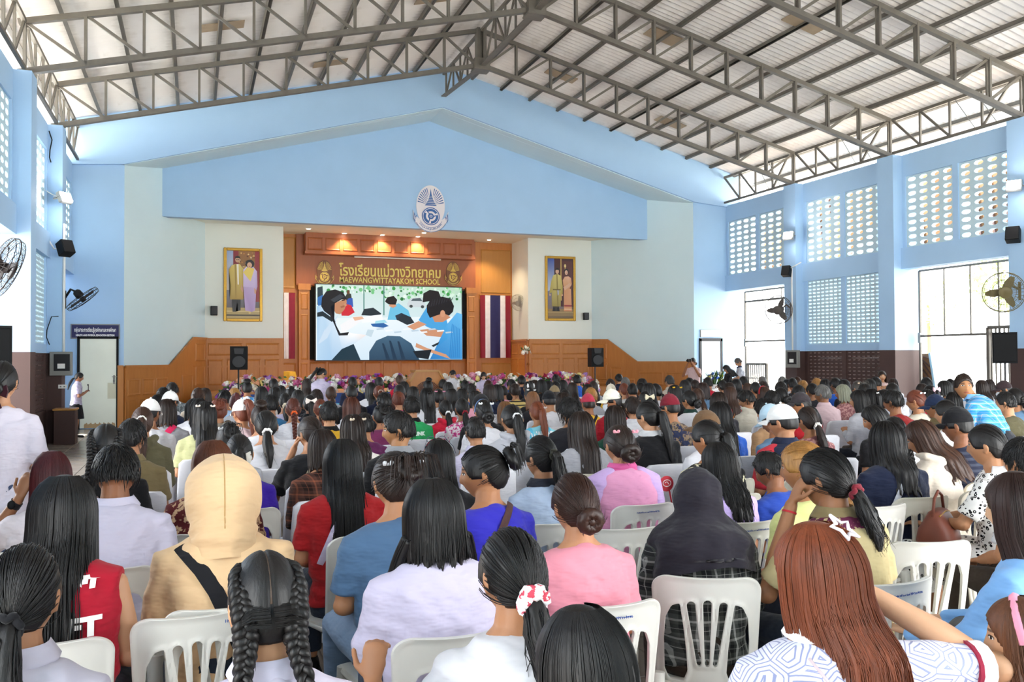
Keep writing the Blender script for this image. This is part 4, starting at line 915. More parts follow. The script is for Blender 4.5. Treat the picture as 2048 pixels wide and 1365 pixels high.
t = thing('wall_switch', 'white double socket on the dark column near the ivory door', 'switch', (-2.6, 20.18, 1.18)); m = MB(); m.bbox((-.08, -.015, -.04), (.08, 0, .04), .004); m.obj('plate', M['white'], t); m = MB(); m.box((-.05, -.02, -.015), (-.02, -.014, .015)); m.box((.02, -.02, -.015), (.05, -.014, .015)); m.obj('rocker', M['grey'], t)
t = thing('dark_bin', 'dark wooden bin at the foot of the column near the ivory door', 'bin', (-2.5, 19.9, 0)); m = MB(); m.bbox((-.2, -.2, 0), (.2, .2, .7), .01); m.obj('body', M['dado'], t); m = MB(); m.bbox((-.22, -.22, .7), (.22, .22, .74), .01); m.obj('lid', M['wood_pale'], t)
# ---- leaning boards outside the doorway
def leaning():
    y0, y1 = atX(1880, 750, 17.0)[1], atX(1826, 750, 17.0)[1]; t = thing('leaning_board', 'brown patterned board with pale edge leaning in the doorway', 'board', (17.0, (y0 + y1) / 2, -.03)); h = (y1 - y0) / 2
    m = MB(); m.prism([(-h, 0), (h, 0), (h, 1.82), (-h + .42, 1.82)], lambda u, v, d: (d + .06 * v, u, v), 0, .05); bd = m.obj('board', simple('woven_brown', '#7a5a3c', .7, var=.15, scale=12), t)
    for k in range(9):
        z = .1 + k * .2; m = MB(); m.bar((-.012 + .06 * z, -h + .25 * z, z), (-.012 + .06 * min(1.8, z + .55), h - .03, min(1.8, z + .55)), .06, .012); m.obj('slat', M['dado'], bd)
    m = MB(); m.bar((.0, -h - .03, 0), (.11, -h + .40, 1.84), .06); m.obj('edge_strip', simple('pale_blue_strip', '#a9d3ea', .5), t)
leaning()
# ---- lectern
t = thing('lectern', 'octagonal honey wood lectern with carved rosette in front of the stage', 'lectern', (atY(850, 760, 22.3)[0], 22.3, 0))
m = MB(); m.prism([(-.3, 0), (.3, 0), (.46, 1.12), (.3, 1.38), (-.3, 1.38), (-.46, 1.12)], lambda u, v, d: (u, d, v), -.25, .25); m.obj('body', M['wood'], t)
m = MB(); m.prism([(-.33, 1.37), (.33, 1.37), (.33, 1.42), (-.33, 1.42)], lambda u, v, d: (u, d, v), -.32, .3); m.bar((-.46, -.27, 1.12), (-.31, -.27, 1.4), .05); m.bar((.46, -.27, 1.12), (.31, -.27, 1.4), .05); m.obj('top', M['wood_pale'], t)
m = MB()
for k in range(26):
    a = PI * k / 25; m.bar((0, -.262, .78), (.36 * math.cos(a), -.262, .78 + .36 * math.sin(a)), .035, .02)
m.lathe([(0, -.02), (.16, -.02), (.2, 0)], 20, (0, -.26, .78), 'Y'); m.obj('rosette', simple('carved_dark_wood', '#5a2c18', .45), t)
# ---- draped stand, white posy, stage drapes
t = thing('draped_stand', 'small stand draped in yellow cloth beside the screen pilaster', 'stand', (atY(577, 750, 28.2)[0], 28.2, .8)); m = MB(); m.lathe([(.02, 0), (.02, .5)], 8); m.obj('post', M['wood_pale'], t)
m = MB(); vs = []
for z, r in ((0, .3), (.25, .25), (.52, .2), (.54, .02)):
    for k in range(32): a = 2 * PI * k / 32; q = r * (1 + (.16 if k % 4 < 2 else -.05) * (1 - z)); vs.append((q * math.cos(a), q * math.sin(a), z))
m.add(vs, [(i * 32 + k, i * 32 + (k + 1) % 32, (i + 1) * 32 + (k + 1) % 32, (i + 1) * 32 + k) for i in range(3) for k in range(32)]); m.obj('cloth', M['petal'], t, smooth=50, color='#e2b13c')
def flower_mesh(kind):
    m = MB()
    if kind == 0:      # rose
        m.ball((0, 0, 0), (.55, .55, .5), 8, 6)
        for ring, (nn, r, tilt) in enumerate(((5, .62, .9), (6, .85, .5))):
            for k in range(nn):
                a = 2 * PI * k / nn + ring * .5; c, s_ = math.cos(a), math.sin(a); p, q = -s_, c
                m.add([(.2 * c, .2 * s_, -.25), (r * c + .4 * p, r * s_ + .4 * q, .25 * tilt), (r * 1.1 * c, r * 1.1 * s_, .45 * tilt), (r * c - .4 * p, r * s_ - .4 * q, .25 * tilt)], [(0, 1, 2, 3)])
    elif kind == 1:    # lily
        for k in range(6):
            a = 2 * PI * k / 6; c, s_ = math.cos(a), math.sin(a); p, q = -s_, c
            m.add([(0, 0, -.3), (.5 * c + .24 * p, .5 * s_ + .24 * q, .15), (1.15 * c, 1.15 * s_, .05), (.5 * c - .24 * p, .5 * s_ - .24 * q, .15), (.5 * c, .5 * s_, .02)], [(0, 1, 4), (0, 4, 3), (1, 2, 4), (4, 2, 3)])
        m.ball((0, 0, .1), .14, 6, 4)
    else:              # orchid spray
        for k in range(5):
            a = 2 * PI * k / 5; m.ball((.5 * math.cos(a), .5 * math.sin(a), .05 * (k % 2)), (.42, .42, .2), 7, 4)
        m.ball((0, 0, .2), .25, 6, 4)
    return m.mesh('flower', M['petal'], smooth=60)
FLW = [flower_mesh(k) for k in range(3)]
FC = ['#f4efe6', '#f7f3ea', '#efe6d0', '#f6f2ec', '#f3eee2', '#d98bb8', '#c24a86', '#7d2a7c', '#9a4fb0', '#c2263c', '#e3a3b8', '#f0b48c', '#f0dc8a', '#b02a4c', '#ffffff', '#b78ad0']
def garland(lab, path, n, wid, hgt, seed, rad=.085):
    g = random.Random(seed); t = thing('flower_garland', lab, 'flowers', path[0], 0, None); p0 = np.array(path[0]); m = MB()
    P = [np.array(p) - p0 for p in path]; L = [0]
    for a, b in zip(P[:-1], P[1:]): L.append(L[-1] + np.linalg.norm(b - a))
    def at(s):
        for i in range(len(P) - 1):
            if s <= L[i + 1] or i == len(P) - 2: f = (s - L[i]) / (L[i + 1] - L[i]); return P[i] * (1 - f) + P[i + 1] * f
    for k in range(n):
        s = L[-1] * (k + g.random()) / n; v = g.random(); c = at(s); pos = c + np.array([0, -wid * math.sin(PI * (.15 + .7 * v)) + g.uniform(-.03, .03), hgt * v])
        kd = g.choice([0, 0, 0, 1, 1, 2]); r = rad * g.uniform(.75, 1.3); q = Euler((R(90 - 60 * v) + g.uniform(-.4, .4), g.uniform(-.5, .5), g.uniform(-3, 3)))
        link('flower', FLW[kd], t, pos, q, (r, r, r), color=g.choice(FC))
    for k in range(int(n * .9)):
        s = L[-1] * g.random(); v = g.random(); c = at(s) + np.array([g.uniform(-.05, .05), -wid * .8 * math.sin(PI * (.15 + .7 * v)), hgt * .95 * v]); d = np.array([g.gauss(0, 1), -abs(g.gauss(0, .5)), g.gauss(.4, .6)]); d = d / np.linalg.norm(d) * .10; e = np.cross(d, [0, 1, 0]); e = e / (np.linalg.norm(e) + 1e-6) * .03
        m.add([c, c + d * .5 + e, c + d, c + d * .5 - e], [(0, 1, 2, 3)])
    o = m.obj('foliage', M['leaf'], t, fix=False); o['kind'] = 'stuff'
    m = MB(); m.tube([p + np.array([0, .02, hgt * .45]) for p in P], (wid * .7, hgt * .4)[0], 8); m.obj('foam_base', M['leaf'], t)
lx = atY(822, 760, 22.95)[0]; rx = atY(880, 760, 22.95)[0]
garland('long garland of pink white and purple flowers left of the lectern', [(.55, 22.9, .55), (.85, 22.9, .82), (1.25, 22.95, .86), (lx, 22.95, .86)], 200, .16, .42, 4, .1)
garland('long garland of pink white and purple flowers right of the lectern', [(rx, 22.95, .86), (10.6, 22.95, .86), (11.1, 22.95, .6)], 215, .16, .42, 9, .1)
def drape(lab, x0, x1, col):
    t = thing('stage_drape', lab, 'cloth', (x0, 22.93, .05), 0, 'blue stage drapes'); m = MB(); n = int((x1 - x0) / .05)
    for side in (0, .008):
        o = len(m.v)
        for j in range(2):
            for i in range(n + 1): m.v.append((i * .05, -.03 - side + .018 * math.sin(i * 1.1) * (1.3 - j), .78 * j))
        for i in range(n): m.f.append((o + i, o + i + 1, o + n + 2 + i, o + n + 1 + i)); m.mi.append(0)
    m.obj('cloth', M['petal'], t, smooth=True, color=col)
    g = random.Random(int(x0 * 10))
    for k in range(int((x1 - x0) / 1.1)):
        m = MB(); cx = .5 + k * 1.1 + g.uniform(-.2, .2); m.add([(cx + .3 * math.cos(PI * i / 8), -.062, .3 + .22 * math.sin(PI * i / 8)) for i in range(9)], [tuple(range(9))])
        m.obj('printed_arc', M['petal'], t, color='#6fc0e4', fix=False)
drape('blue printed cloth skirting the stage left of the lectern', .7, lx + .1, '#33508f'); drape('blue printed cloth skirting the stage right of the lectern', rx - .1, 11.2, '#4a72b8')
# ---- white posy on a stand, registration table
t = thing('flower_stand', 'white posy on a dark stand at the stage return corner', 'flowers', (atY(1051, 745, 27.3)[0], 27.3, .8)); m = MB(); m.tube([(0, 0, 0), (0, 0, 1.1)], .03, 8); m.lathe([(.15, 0), (.15, .03), (.03, .05)], 12); m.obj('stand', M['wood_red'], t)
for k in range(14): link('flower', FLW[k % 2], t, (rng.gauss(0, .08), -.08 + rng.gauss(0, .04), 1.2 + rng.gauss(0, .12)), (R(80), 0, rng.uniform(0, 3)), (.075,) * 3, color='#f3f3ea')
m = MB()
for k in range(16): a = rng.uniform(0, 6.28); m.add([(0, 0, 1.1), (.1 * math.cos(a) + .02, .1 * math.sin(a), 1.2), (.2 * math.cos(a), .2 * math.sin(a) - .05, 1.2 + rng.uniform(-.15, .2)), (.1 * math.cos(a) - .02, .1 * math.sin(a), 1.18)], [(0, 1, 2, 3)])
m.obj('foliage', M['leaf'], t, fix=False)
tx = atY(1432, 770, 22.6)[0]
t = thing('registration_table', 'table under white cloth behind the crowd near the pale blue door', 'table', (tx, 22.6, 0)); m = MB(); m.bbox((-.8, -.35, .7), (.8, .35, .74), .01); m.obj('tabletop', M['white'], t)
m = MB(); vs = []; n = 60
for z, e in ((.752, 0), (.745, .02), (.3, .035), (.02, .05)):
    for k in range(n):
        a = 2 * PI * k / n; c, s_ = math.cos(a), math.sin(a); q = max(abs(c), abs(s_)); w_ = e * (1 + .6 * math.sin(k * 1.9)); vs.append(((.8 + w_) * c / q, (.35 + w_) * s_ / q, z))
m.add(vs, [(i * n + k, i * n + (k + 1) % n, (i + 1) * n + (k + 1) % n, (i + 1) * n + k) for i in range(3) for k in range(n)] + [tuple(range(n - 1, -1, -1))]); m.obj('cloth', M['petal'], t, smooth=40, color='#f2f2f2')
for sx in (-1, 1):
    for sy in (-1, 1): m = MB(); m.tube([(sx * .7, sy * .28, 0), (sx * .7, sy * .28, .7)], .02, 8); m.obj('leg', M['grey'], t)
t = thing('flower_bouquet', 'blue and yellow flower arrangement on the white clothed table', 'flowers', (tx - .05, 22.55, .752)); m = MB(); m.lathe([(.12, 0), (.16, .12), (.13, .14)], 12); m.obj('vase', M['white'], t)
for k in range(30):
    a, v = rng.uniform(0, 6.28), rng.random(); link('flower', FLW[k % 3], t, (.26 * math.cos(a) * math.sqrt(1 - v * .8), .2 * math.sin(a), .18 + .3 * v), (R(60), 0, a), (.07,) * 3, color=rng.choice(['#2f3f9a', '#3a55b8', '#e8d25a', '#f2f0e2', '#4f7fd0', '#7aa83a']))
m = MB()
for k in range(50):
    a = rng.uniform(0, 6.28); e = rng.uniform(.15, .5); c, s_ = math.cos(a), math.sin(a); m.add([(0, 0, .1), (.2 * c - .03 * s_, .2 * s_ + .03 * c, .1 + e * .6), (.36 * c, .3 * s_, .12 + e), (.2 * c + .03 * s_, .2 * s_ - .03 * c, .1 + e * .6)], [(0, 1, 2, 3)])
m.obj('foliage', M['leaf'], t, fix=False)
# ================================================================== PEOPLE: materials
def skinmat():
    t = NT('skin'); oi = t.n('ShaderNodeObjectInfo'); a = t.n('ShaderNodeAttribute'); a.attribute_name = 'hl'; sp = t.n('ShaderNodeSeparateXYZ'); t.l(a.outputs['Vector'], sp.inputs[0]); X, Y, Z = sp.outputs
    ax = t.math('ABSOLUTE', X); front = t.math('GREATER_THAN', Y, .045)
    def ell(u, v, cu, cv, a_, b_, soft=.15):
        e = t.math('ADD', t.math('POWER', t.math('DIVIDE', t.math('SUBTRACT', u, cu), a_), 2.0), t.math('POWER', t.math('DIVIDE', t.math('SUBTRACT', v, cv), b_), 2.0))
        n = t.n('ShaderNodeMapRange'); n.inputs[1].default_value = 1 + soft; n.inputs[2].default_value = 1 - soft; t.l(e, n.inputs[0]); return t.math('MULTIPLY', n.outputs[0], front)
    f = t.noise(9, 4, t.coord()); hs = t.n('ShaderNodeHueSaturation'); t.l(oi.outputs['Color'], hs.inputs['Color']); t.l(t.math('MULTIPLY_ADD', f, .24, .88), hs.inputs['Value']); c = hs.outputs[0]
    c = t.mix(t.math('MULTIPLY', ell(ax, Z, .0, -.056, .024, .0085, .3), .7), c, lin('#8c3f3c'))
    c = t.mix(t.math('MULTIPLY', ell(ax, Z, .034, .034, .021, .0045, .4), .8), c, lin('#1c1412'))
    c = t.mix(ell(ax, Z, .032, .013, .0165, .0068, .3), c, lin('#2a1a14')); c = t.mix(ell(ax, Z, .032, .0108, .0135, .0043), c, lin('#e6e0d8')); c = t.mix(t.math('MULTIPLY', ell(ax, Z, .032, .0112, .0058, .0058), ell(ax, Z, .032, .0108, .0135, .0046)), c, lin('#150d0a'))
    t.l(c, t.b.inputs['Base Color']); t.b.inputs['Roughness'].default_value = .5; t.b.inputs['Specular IOR Level'].default_value = .35; t.b.inputs['Subsurface Weight'].default_value = 0
    t.bump(t.noise(90, 2, t.coord()), .05); return t.m
M['skin'] = skinmat()
def hairmat():
    t = NT('hair'); oi = t.n('ShaderNodeObjectInfo'); v = t.mapping(t.coord(), (60, 60, 5)); f = t.noise(1.6, 4, v, .6); g = t.noise(1.2, 2, t.mapping(t.coord(), (14, 14, 4)))
    hs = t.n('ShaderNodeHueSaturation'); t.l(oi.outputs['Color'], hs.inputs['Color']); t.l(t.math('ADD', t.math('MULTIPLY', f, 1.1), t.math('MULTIPLY_ADD', g, .7, .1)), hs.inputs['Value']); t.l(hs.outputs[0], t.b.inputs['Base Color'])
    t.b.inputs['Roughness'].default_value = .46; t.b.inputs['Specular IOR Level'].default_value = .42; t.bump(f, .4, .004); return t.m
M['hair'] = hairmat()
def clothmat(name='cloth', rough=.85):
    t = NT(name); oi = t.n('ShaderNodeObjectInfo'); c = t.coord(); f = t.noise(6, 3, c); w = t.noise(5, 3, t.mapping(c, (1, 1, 2.2)), .55)
    hs = t.n('ShaderNodeHueSaturation'); t.l(oi.outputs['Color'], hs.inputs['Color']); t.l(t.math('MULTIPLY_ADD', f, .16, .92), hs.inputs['Value']); t.l(hs.outputs[0], t.b.inputs['Base Color'])
    t.b.inputs['Roughness'].default_value = rough; t.b.inputs['Specular IOR Level'].default_value = .2; t.b.inputs['Sheen Weight'].default_value = .12
    t.bump(w, .85, .04); return t.m
M['cloth'] = clothmat()
def patmat(name, fn):
    t = NT('cloth_' + name); c = t.coord(); col = fn(t, c); t.l(col, t.b.inputs['Base Color']); t.b.inputs['Roughness'].default_value = .85; t.b.inputs['Specular IOR Level'].default_value = .2
    t.bump(t.noise(5, 3, t.mapping(c, (1, 1, 2.2)), .55), .55, .03); return t.m
def bands(t, v, k, lo, hi, off=0):   # 1 inside [lo,hi] of each period
    fr = t.math('FRACT', t.math('ADD', t.math('MULTIPLY', v, k), 10 + off)); return t.math('MULTIPLY', t.math('GREATER_THAN', fr, lo), t.math('LESS_THAN', fr, hi))
def xyz(t, c): s = t.n('ShaderNodeSeparateXYZ'); t.l(c, s.inputs[0]); return s.outputs
def plaid(base, dark, light, k, warp=.0):
    def fn(t, c):
        X, Y, Z = xyz(t, c); u = t.math('ADD', X, t.math('MULTIPLY', Y, .6)); col = base
        a = t.math('MULTIPLY', t.math('ADD', bands(t, u, k, 0, .45), bands(t, Z, k, 0, .45)), .5); col = t.mix(a, lin(base), lin(dark))
        b = t.math('MULTIPLY', t.math('ADD', bands(t, u, k, .62, .74), bands(t, Z, k, .62, .74)), .45); col = t.mix(b, col, lin(light))
        return t.mix(t.math('MULTIPLY', t.math('ADD', bands(t, u, k, .2, .23), bands(t, Z, k, .2, .23)), .4), col, lin(light))
    return fn
def spots(bg, fg, sc, lo, hi, ctr=None, fg2=None):
    def fn(t, c):
        v = t.n('ShaderNodeTexVoronoi'); v.inputs['Scale'].default_value = sc; t.l(c, v.inputs['Vector']); d = v.outputs['Distance']
        m_ = t.math('MULTIPLY', t.math('GREATER_THAN', d, lo), t.math('LESS_THAN', d, hi)); col = t.mix(m_, lin(bg), lin(fg))
        if fg2: w_ = t.noise(sc * .6, 2, c); col = t.mix(t.math('MULTIPLY', m_, t.math('GREATER_THAN', w_, .52)), col, lin(fg2))
        return col
    return fn
def blotch(c1, c2, sc, lvl=.5, c3=None):
    def fn(t, c):
        n = t.noise(sc, 2.5, c, .6); col = t.ramp(n, [(lvl - .02, lin(c1)), (lvl + .02, lin(c2))])
        if c3: col = t.mix(t.math('GREATER_THAN', t.noise(sc * 1.7, 2, t.mapping(c, (1, 1.3, 1.1))), .6), col, lin(c3))
        return col
    return fn
def stripes(c1, c2, k, lo, hi, axis=2):
    return lambda t, c: t.mix(bands(t, xyz(t, c)[axis], k, lo, hi), lin(c1), lin(c2))
PAT = {
 'plaid_grey': patmat('grey_plaid', plaid('#565956', '#2b2d2e', '#c9c9c5', 13)), 'plaid_brown': patmat('brown_plaid', plaid('#5a3a30', '#2a1c1a', '#9a5a40', 12)),
 'check_blue': patmat('blue_check', plaid('#62b2e2', '#2f86c4', '#d9b9a8', 17)), 'floral_bw': patmat('black_floral_on_white', spots('#f0efec', '#1c1b1e', 42, .14, .36)),
 'lattice': patmat('lavender_lattice', lambda t, c: (lambda v: (v.inputs['Scale'].__setattr__('default_value', 15), t.l(c, v.inputs['Vector']), t.mix(t.math('LESS_THAN', t.math('PINGPONG', v.outputs['Distance'], .07), .02), t.mix(t.noise(22, 2, c), lin('#d5d8ee'), lin('#f4f4fb')), lin('#9aa0c8')))[2])(t.n('ShaderNodeTexVoronoi', feature='DISTANCE_TO_EDGE'))),
 'paisley': patmat('maroon_paisley', blotch('#5a1f22', '#c9a582', 22, .53, '#5a1f22')), 'pink_floral': patmat('pink_floral', blotch('#f0e4ea', '#d0408a', 26, .5, '#f6d3e0')),
 'camo': patmat('camouflage', blotch('#2e3450', '#8a7560', 18, .5, '#4d4438')), 'bw_swirl': patmat('black_and_gold_swirl', blotch('#17171a', '#d9d2b0', 20, .56, '#17171a')),
 'stripe_navy': patmat('navy_stripe', stripes('#3d4150', '#25283a', 26, 0, .55)), 'stripe_taupe': patmat('taupe_stripe', stripes('#857a6c', '#5e5449', 16, 0, .4)), 'grey_print': patmat('grey_print', blotch('#5d6468', '#8f989c', 30, .5)),
 'lace': patmat('white_lace', spots('#e9e4de', '#c4bbb2', 60, 0, .2)), 'batik': patmat('khaki_batik', lambda t, c: t.mix(t.math('MULTIPLY', t.math('GREATER_THAN', xyz(t, c)[2], .985), t.math('GREATER_THAN', t.noise(30, 3, t.mapping(c, (2.5, 2, .7))), .42)), lin('#b5a67c'), lin('#5e2440'))),
 'jersey_thai': patmat('light_blue_jersey', stripes('#8fd6e6', '#5fbfe0', 5, 0, .5, 0)), 'stripe_yellow': patmat('yellow_stripe', stripes('#dcc27a', '#2b2a2c', 16, 0, .3)), 'tie_blue': patmat('blue_tie_dye', blotch('#eef2f8', '#4a9ad8', 9, .52)), 'kelly': patmat('floral_blue', blotch('#e8e4f0', '#4a62b8', 24, .5)),
 'dots': patmat('polka_bow', spots('#efe9de', '#a06a5a', 45, 0, .2)), 'scarf_floral': patmat('floral_scarf', blotch('#17151a', '#d8c8a8', 40, .6, '#8a2a34')), 'scrunchie': patmat('red_white_scrunchie', blotch('#f2eef0', '#c4485a', 45, .55)), 'rust_floral': patmat('dusty_rose_print', blotch('#8a5a5e', '#b88a86', 30, .5)),
}
# ================================================================== PEOPLE: shapes
def remesh(mb, name, vox, smooth=6, dec=None, sharp=None):
    me = mb.mesh('tmp'); o = bpy.data.objects.new('tmp', me); COL.objects.link(o)
    r = o.modifiers.new('r', 'REMESH'); r.mode = 'VOXEL'; r.voxel_size = vox
    if smooth: s = o.modifiers.new('s', 'SMOOTH'); s.factor = .5; s.iterations = smooth
    if dec: d = o.modifiers.new('d', 'DECIMATE'); d.ratio = dec
    dg = bpy.context.evaluated_depsgraph_get(); dg.update(); out = bpy.data.meshes.new_from_object(o.evaluated_get(dg)); bpy.data.objects.remove(o); bpy.data.meshes.remove(me)
    out.name = name; out.polygons.foreach_set('use_smooth', [True] * len(out.polygons)); out.materials.clear(); return out
def sst(a, b, x): t = np.clip((x - a) / (b - a), 0, 1); return t * t * (3 - 2 * t)
HR = np.array([.077, .096, .117])
def head_pts(nu=40, nv=34):
    th = np.linspace(0, PI, nv + 1)[1:-1]; ph = np.linspace(0, 2 * PI, nu, endpoint=False); T, P = np.meshgrid(th, ph, indexing='ij')
    d = np.stack([np.sin(T) * np.sin(P), np.sin(T) * np.cos(P), np.cos(T)], -1).reshape(-1, 3); d = np.vstack([[0, 0, 1], d, [0, 0, -1]])
    p = d * HR; x, y, z = p[:, 0].copy(), p[:, 1].copy(), p[:, 2].copy(); lo = sst(-.01, -.11, z); p[:, 0] *= 1 - .3 * lo
    p[:, 1] = np.where(y < 0, y * (1 - .32 * sst(-.03, -.11, z)), y * (1 - .06 * lo)); fr = (y > 0)
    G = lambda cx, cz, sx, sz: np.exp(-((np.abs(x) - cx) / sx) ** 2 - ((z - cz) / sz) ** 2) * fr
    nose = np.exp(-(x / .012) ** 2) * sst(.03, -.03, z) * (1 - sst(-.034, -.044, z)) * fr
    p[:, 1] += .020 * nose + .004 * G(.011, -.034, .008, .009) - .007 * G(.032, .012, .017, .013) + .004 * G(.03, .036, .022, .01) + .006 * G(0, -.05, .02, .006) + .006 * G(0, -.063, .017, .007) - .003 * G(0, -.0565, .02, .003) + .008 * G(0, -.095, .022, .017) + .003 * G(.045, -.02, .02, .02)
    fs = [(0, 1 + k, 1 + (k + 1) % nu) for k in range(nu)]
    for i in range(nv - 2): fs += [(1 + i * nu + k, 1 + (i + 1) * nu + k, 1 + (i + 1) * nu + (k + 1) % nu, 1 + i * nu + (k + 1) % nu) for k in range(nu)]
    L = len(p) - 1; fs += [(L, 1 + (nv - 2) * nu + (k + 1) % nu, 1 + (nv - 2) * nu + k) for k in range(nu)]
    return p, fs
HP, HF = head_pts()
def hand(mb, wr, d, up, side, curl=.5, s=1.0):
    wr = np.array(wr, float); d = np.array(d, float); d /= np.linalg.norm(d); up = np.array(up, float); up -= up.dot(d) * d; up /= np.linalg.norm(up); lat = np.cross(d, up) * side
    mb.tube([wr - d * .02, wr + d * .015, wr + d * .05, wr + d * .085], [(.021 * s, .017 * s), (.027 * s, .016 * s), (.037 * s, .0145 * s), (.036 * s, .012 * s)], 10, rnd=True, up=up)
    for k, (o, L) in enumerate(((.0285, .066), (.0095, .076), (-.0095, .070), (-.0275, .055))):
        b = wr + d * .078 * s + lat * o * s; a = 0; pts = [b]; 
        for j in range(3): a += curl * (.5 if j == 0 else .8); b = b + (d * math.cos(a) - up * math.sin(a) + lat * o * .6) * L * s * (.42, .33, .25)[j]; pts.append(b)
        mb.tube(pts, [.0092 * s, .0088 * s, .0082 * s, .007 * s], 7, rnd=True)
    b = wr + d * .025 * s + lat * .026 * s; mb.tube([b, b + (d * .6 + lat * .75 - up * .2) * .034 * s, b + (d * 1.35 + lat * .95 - up * .5) * .045 * s], [.0115 * s, .0105 * s, .0085 * s], 7, rnd=True)
SPINE = [(0, .165, .125), (.12, .148, .108), (.25, .16, .11), (.37, .175, .115), (.45, .178, .108), (.505, .15, .088), (.55, .095, .064), (.585, .056, .054), (.61, .05, .052)]
def skel(pose):
    """joints of a pose; pose = 'lap', 'lean', ... plus '|hy' head yaw"""
    nm, hy = pose.split('|'); hy = float(hy); J = {'hy': hy, 'hp': -6.0, 'lean': 6.0, 'stand': False}
    stand = nm.startswith('st'); J['stand'] = stand; pz = .50 if not stand else .86
    if nm == 'lean': J['lean'] = 30; J['hp'] = -32
    if nm == 'slump': J['lean'] = 16; J['hp'] = -24
    if nm in ('chinL', 'chinR'): J['lean'] = 12
    if nm == 'stbend': J['lean'] = 40; J['hp'] = 4
    if nm in ('stphone', 'stdown', 'stphoto'): J['lean'] = 4; J['hp'] = {'stphone': -14, 'stdown': -34, 'stphoto': -4}[nm]
    P = np.array([0, 0.0, pz - .03]); pts = []; a = 0; last = P; ps = 0
    for s, rx, ry in SPINE:
        ang = R(J['lean']) * min(1, .35 + s * 1.1); d = np.array([0, math.sin(ang), math.cos(ang)]); last = last + d * (s - ps); ps = s; pts.append((last.copy(), rx, ry, ang))
    J['spine'] = pts; nb, ang = pts[-1][0], pts[-1][3]; f = np.array([0, math.cos(ang * .5), -math.sin(ang * .5)]); u = np.array([0, math.sin(ang * .6), math.cos(ang * .6)])
    J['head'] = nb + u * .085 + f * .03; J['neck'] = nb
    Tm = Matrix.Translation(J['head']) @ Matrix.Rotation(R(hy), 4, 'Z') @ Matrix.Rotation(R(J['hp']), 4, 'X'); J['T'] = Tm
    sh = pts[5][0]; ua = np.array([0, math.sin(ang), math.cos(ang)]); fa = np.array([0, math.cos(ang), -math.sin(ang)])
    J['arms'] = []
    for s in (-1, 1):
        S = sh + np.array([s * .156, 0, 0]) - ua * .032; X = np.array([s, 0, 0]); 
        E = S + X * .045 - ua * .245 + fa * .04; W = E - X * .075 + fa * .2 - np.array([0, 0, .055]); hd = (-.35 * s, .9, -.25); up = (0, .2, 1); curl = .5
        if nm in ('phone', 'stphone') or (nm == 'phoneR' and s > 0): E = S + X * .05 - ua * .25 + fa * .05; W = E - X * .13 + fa * .15 + ua * .10; hd = (-.5 * s, .6, .55); up = (s * .6, -.5, .4); curl = .8
        if (nm == 'chinL' and s < 0) or (nm == 'chinR' and s > 0): E = S + X * .09 - ua * .2 + fa * .16; W = J['head'] + np.array([s * .105, .07, -.10]); hd = (-.35 * s, -.15, .9); up = (s * .9, .3, .3); curl = .9
        if (nm == 'armR' and s > 0): E = S + X * .25 - ua * .02 + fa * .02; W = J['head'] + np.array([s * .115, .05, -.05]); hd = (-.8 * s, .1, .5); up = (0, -1, .2); curl = .7
        if (nm == 'armL' and s < 0): E = S + X * .16 - ua * .12 + fa * .1; W = J['head'] + np.array([s * .14, -.02, -.09]); hd = (-.3 * s, .1, .9); up = (s * .5, -1, .2); curl = .6
        if nm == 'reach' : E = S + X * .06 - ua * .2 + fa * .14; W = E - X * .1 + fa * .24 - ua * .02; hd = (-.4 * s, .9, -.1); up = (0, .1, 1); curl = .35
        if nm == 'out' and s < 0: E = S + X * .11 - ua * .22 + fa * .09; W = S + X * .19 + fa * .25 - ua * .08; hd = (-.1 * s, .25, .9); up = (s * .4, -.9, .2); curl = 1.0
        if nm in ('st', 'stsign') : E = S + X * .05 - ua * .27; W = E - X * .0 + fa * .04 - ua * .23; hd = (0, .1, -1); up = (s, 0, 0); curl = .4
        if nm == 'stfold': E = S + X * .06 - ua * .25; W = E - X * .12 + fa * .2 + ua * .0; hd = (-.9 * s, .4, 0); up = (0, .4, .9); curl = .6
        if nm == 'stclasp': E = S + X * .04 - ua * .24 + fa * .06; W = E - X * .14 + fa * .12 + ua * .17; hd = (-.3 * s, .3, .9); up = (-s * .3, -.9, .2); curl = .9
        if nm == 'stphoto': E = S + X * .1 - ua * .16 + fa * .16; W = J['head'] + np.array([s * .07, .17, -.03]); hd = (-.5 * s, .2, .7); up = (s * .7, -.4, .3); curl = 1.0
        if nm == 'stbend' or nm == 'stdown': E = S + X * .03 - np.array([0, 0, .22]) + fa * .08; W = E + np.array([-s * .06, .2, -.08]); hd = (-.2 * s, .8, -.4); up = (0, .2, 1)
        J['arms'].append((S, E, W, hd, up, curl, s))
    J['legs'] = []
    for s in (-1, 1):
        if stand: J['legs'].append(((s * .085, 0, .84), (s * .09, .015, .47), (s * .09, -.01, .075), s))
        else: J['legs'].append(((s * .09, .0, .50), (s * .115, .42, .505), (s * .115, .40, .085), s))
    return J
CACHE = {}
def cached(key, fn):
    if key not in CACHE: CACHE[key] = fn()
    return CACHE[key]
def J_(pose): return cached(('J', pose), lambda: skel(pose))
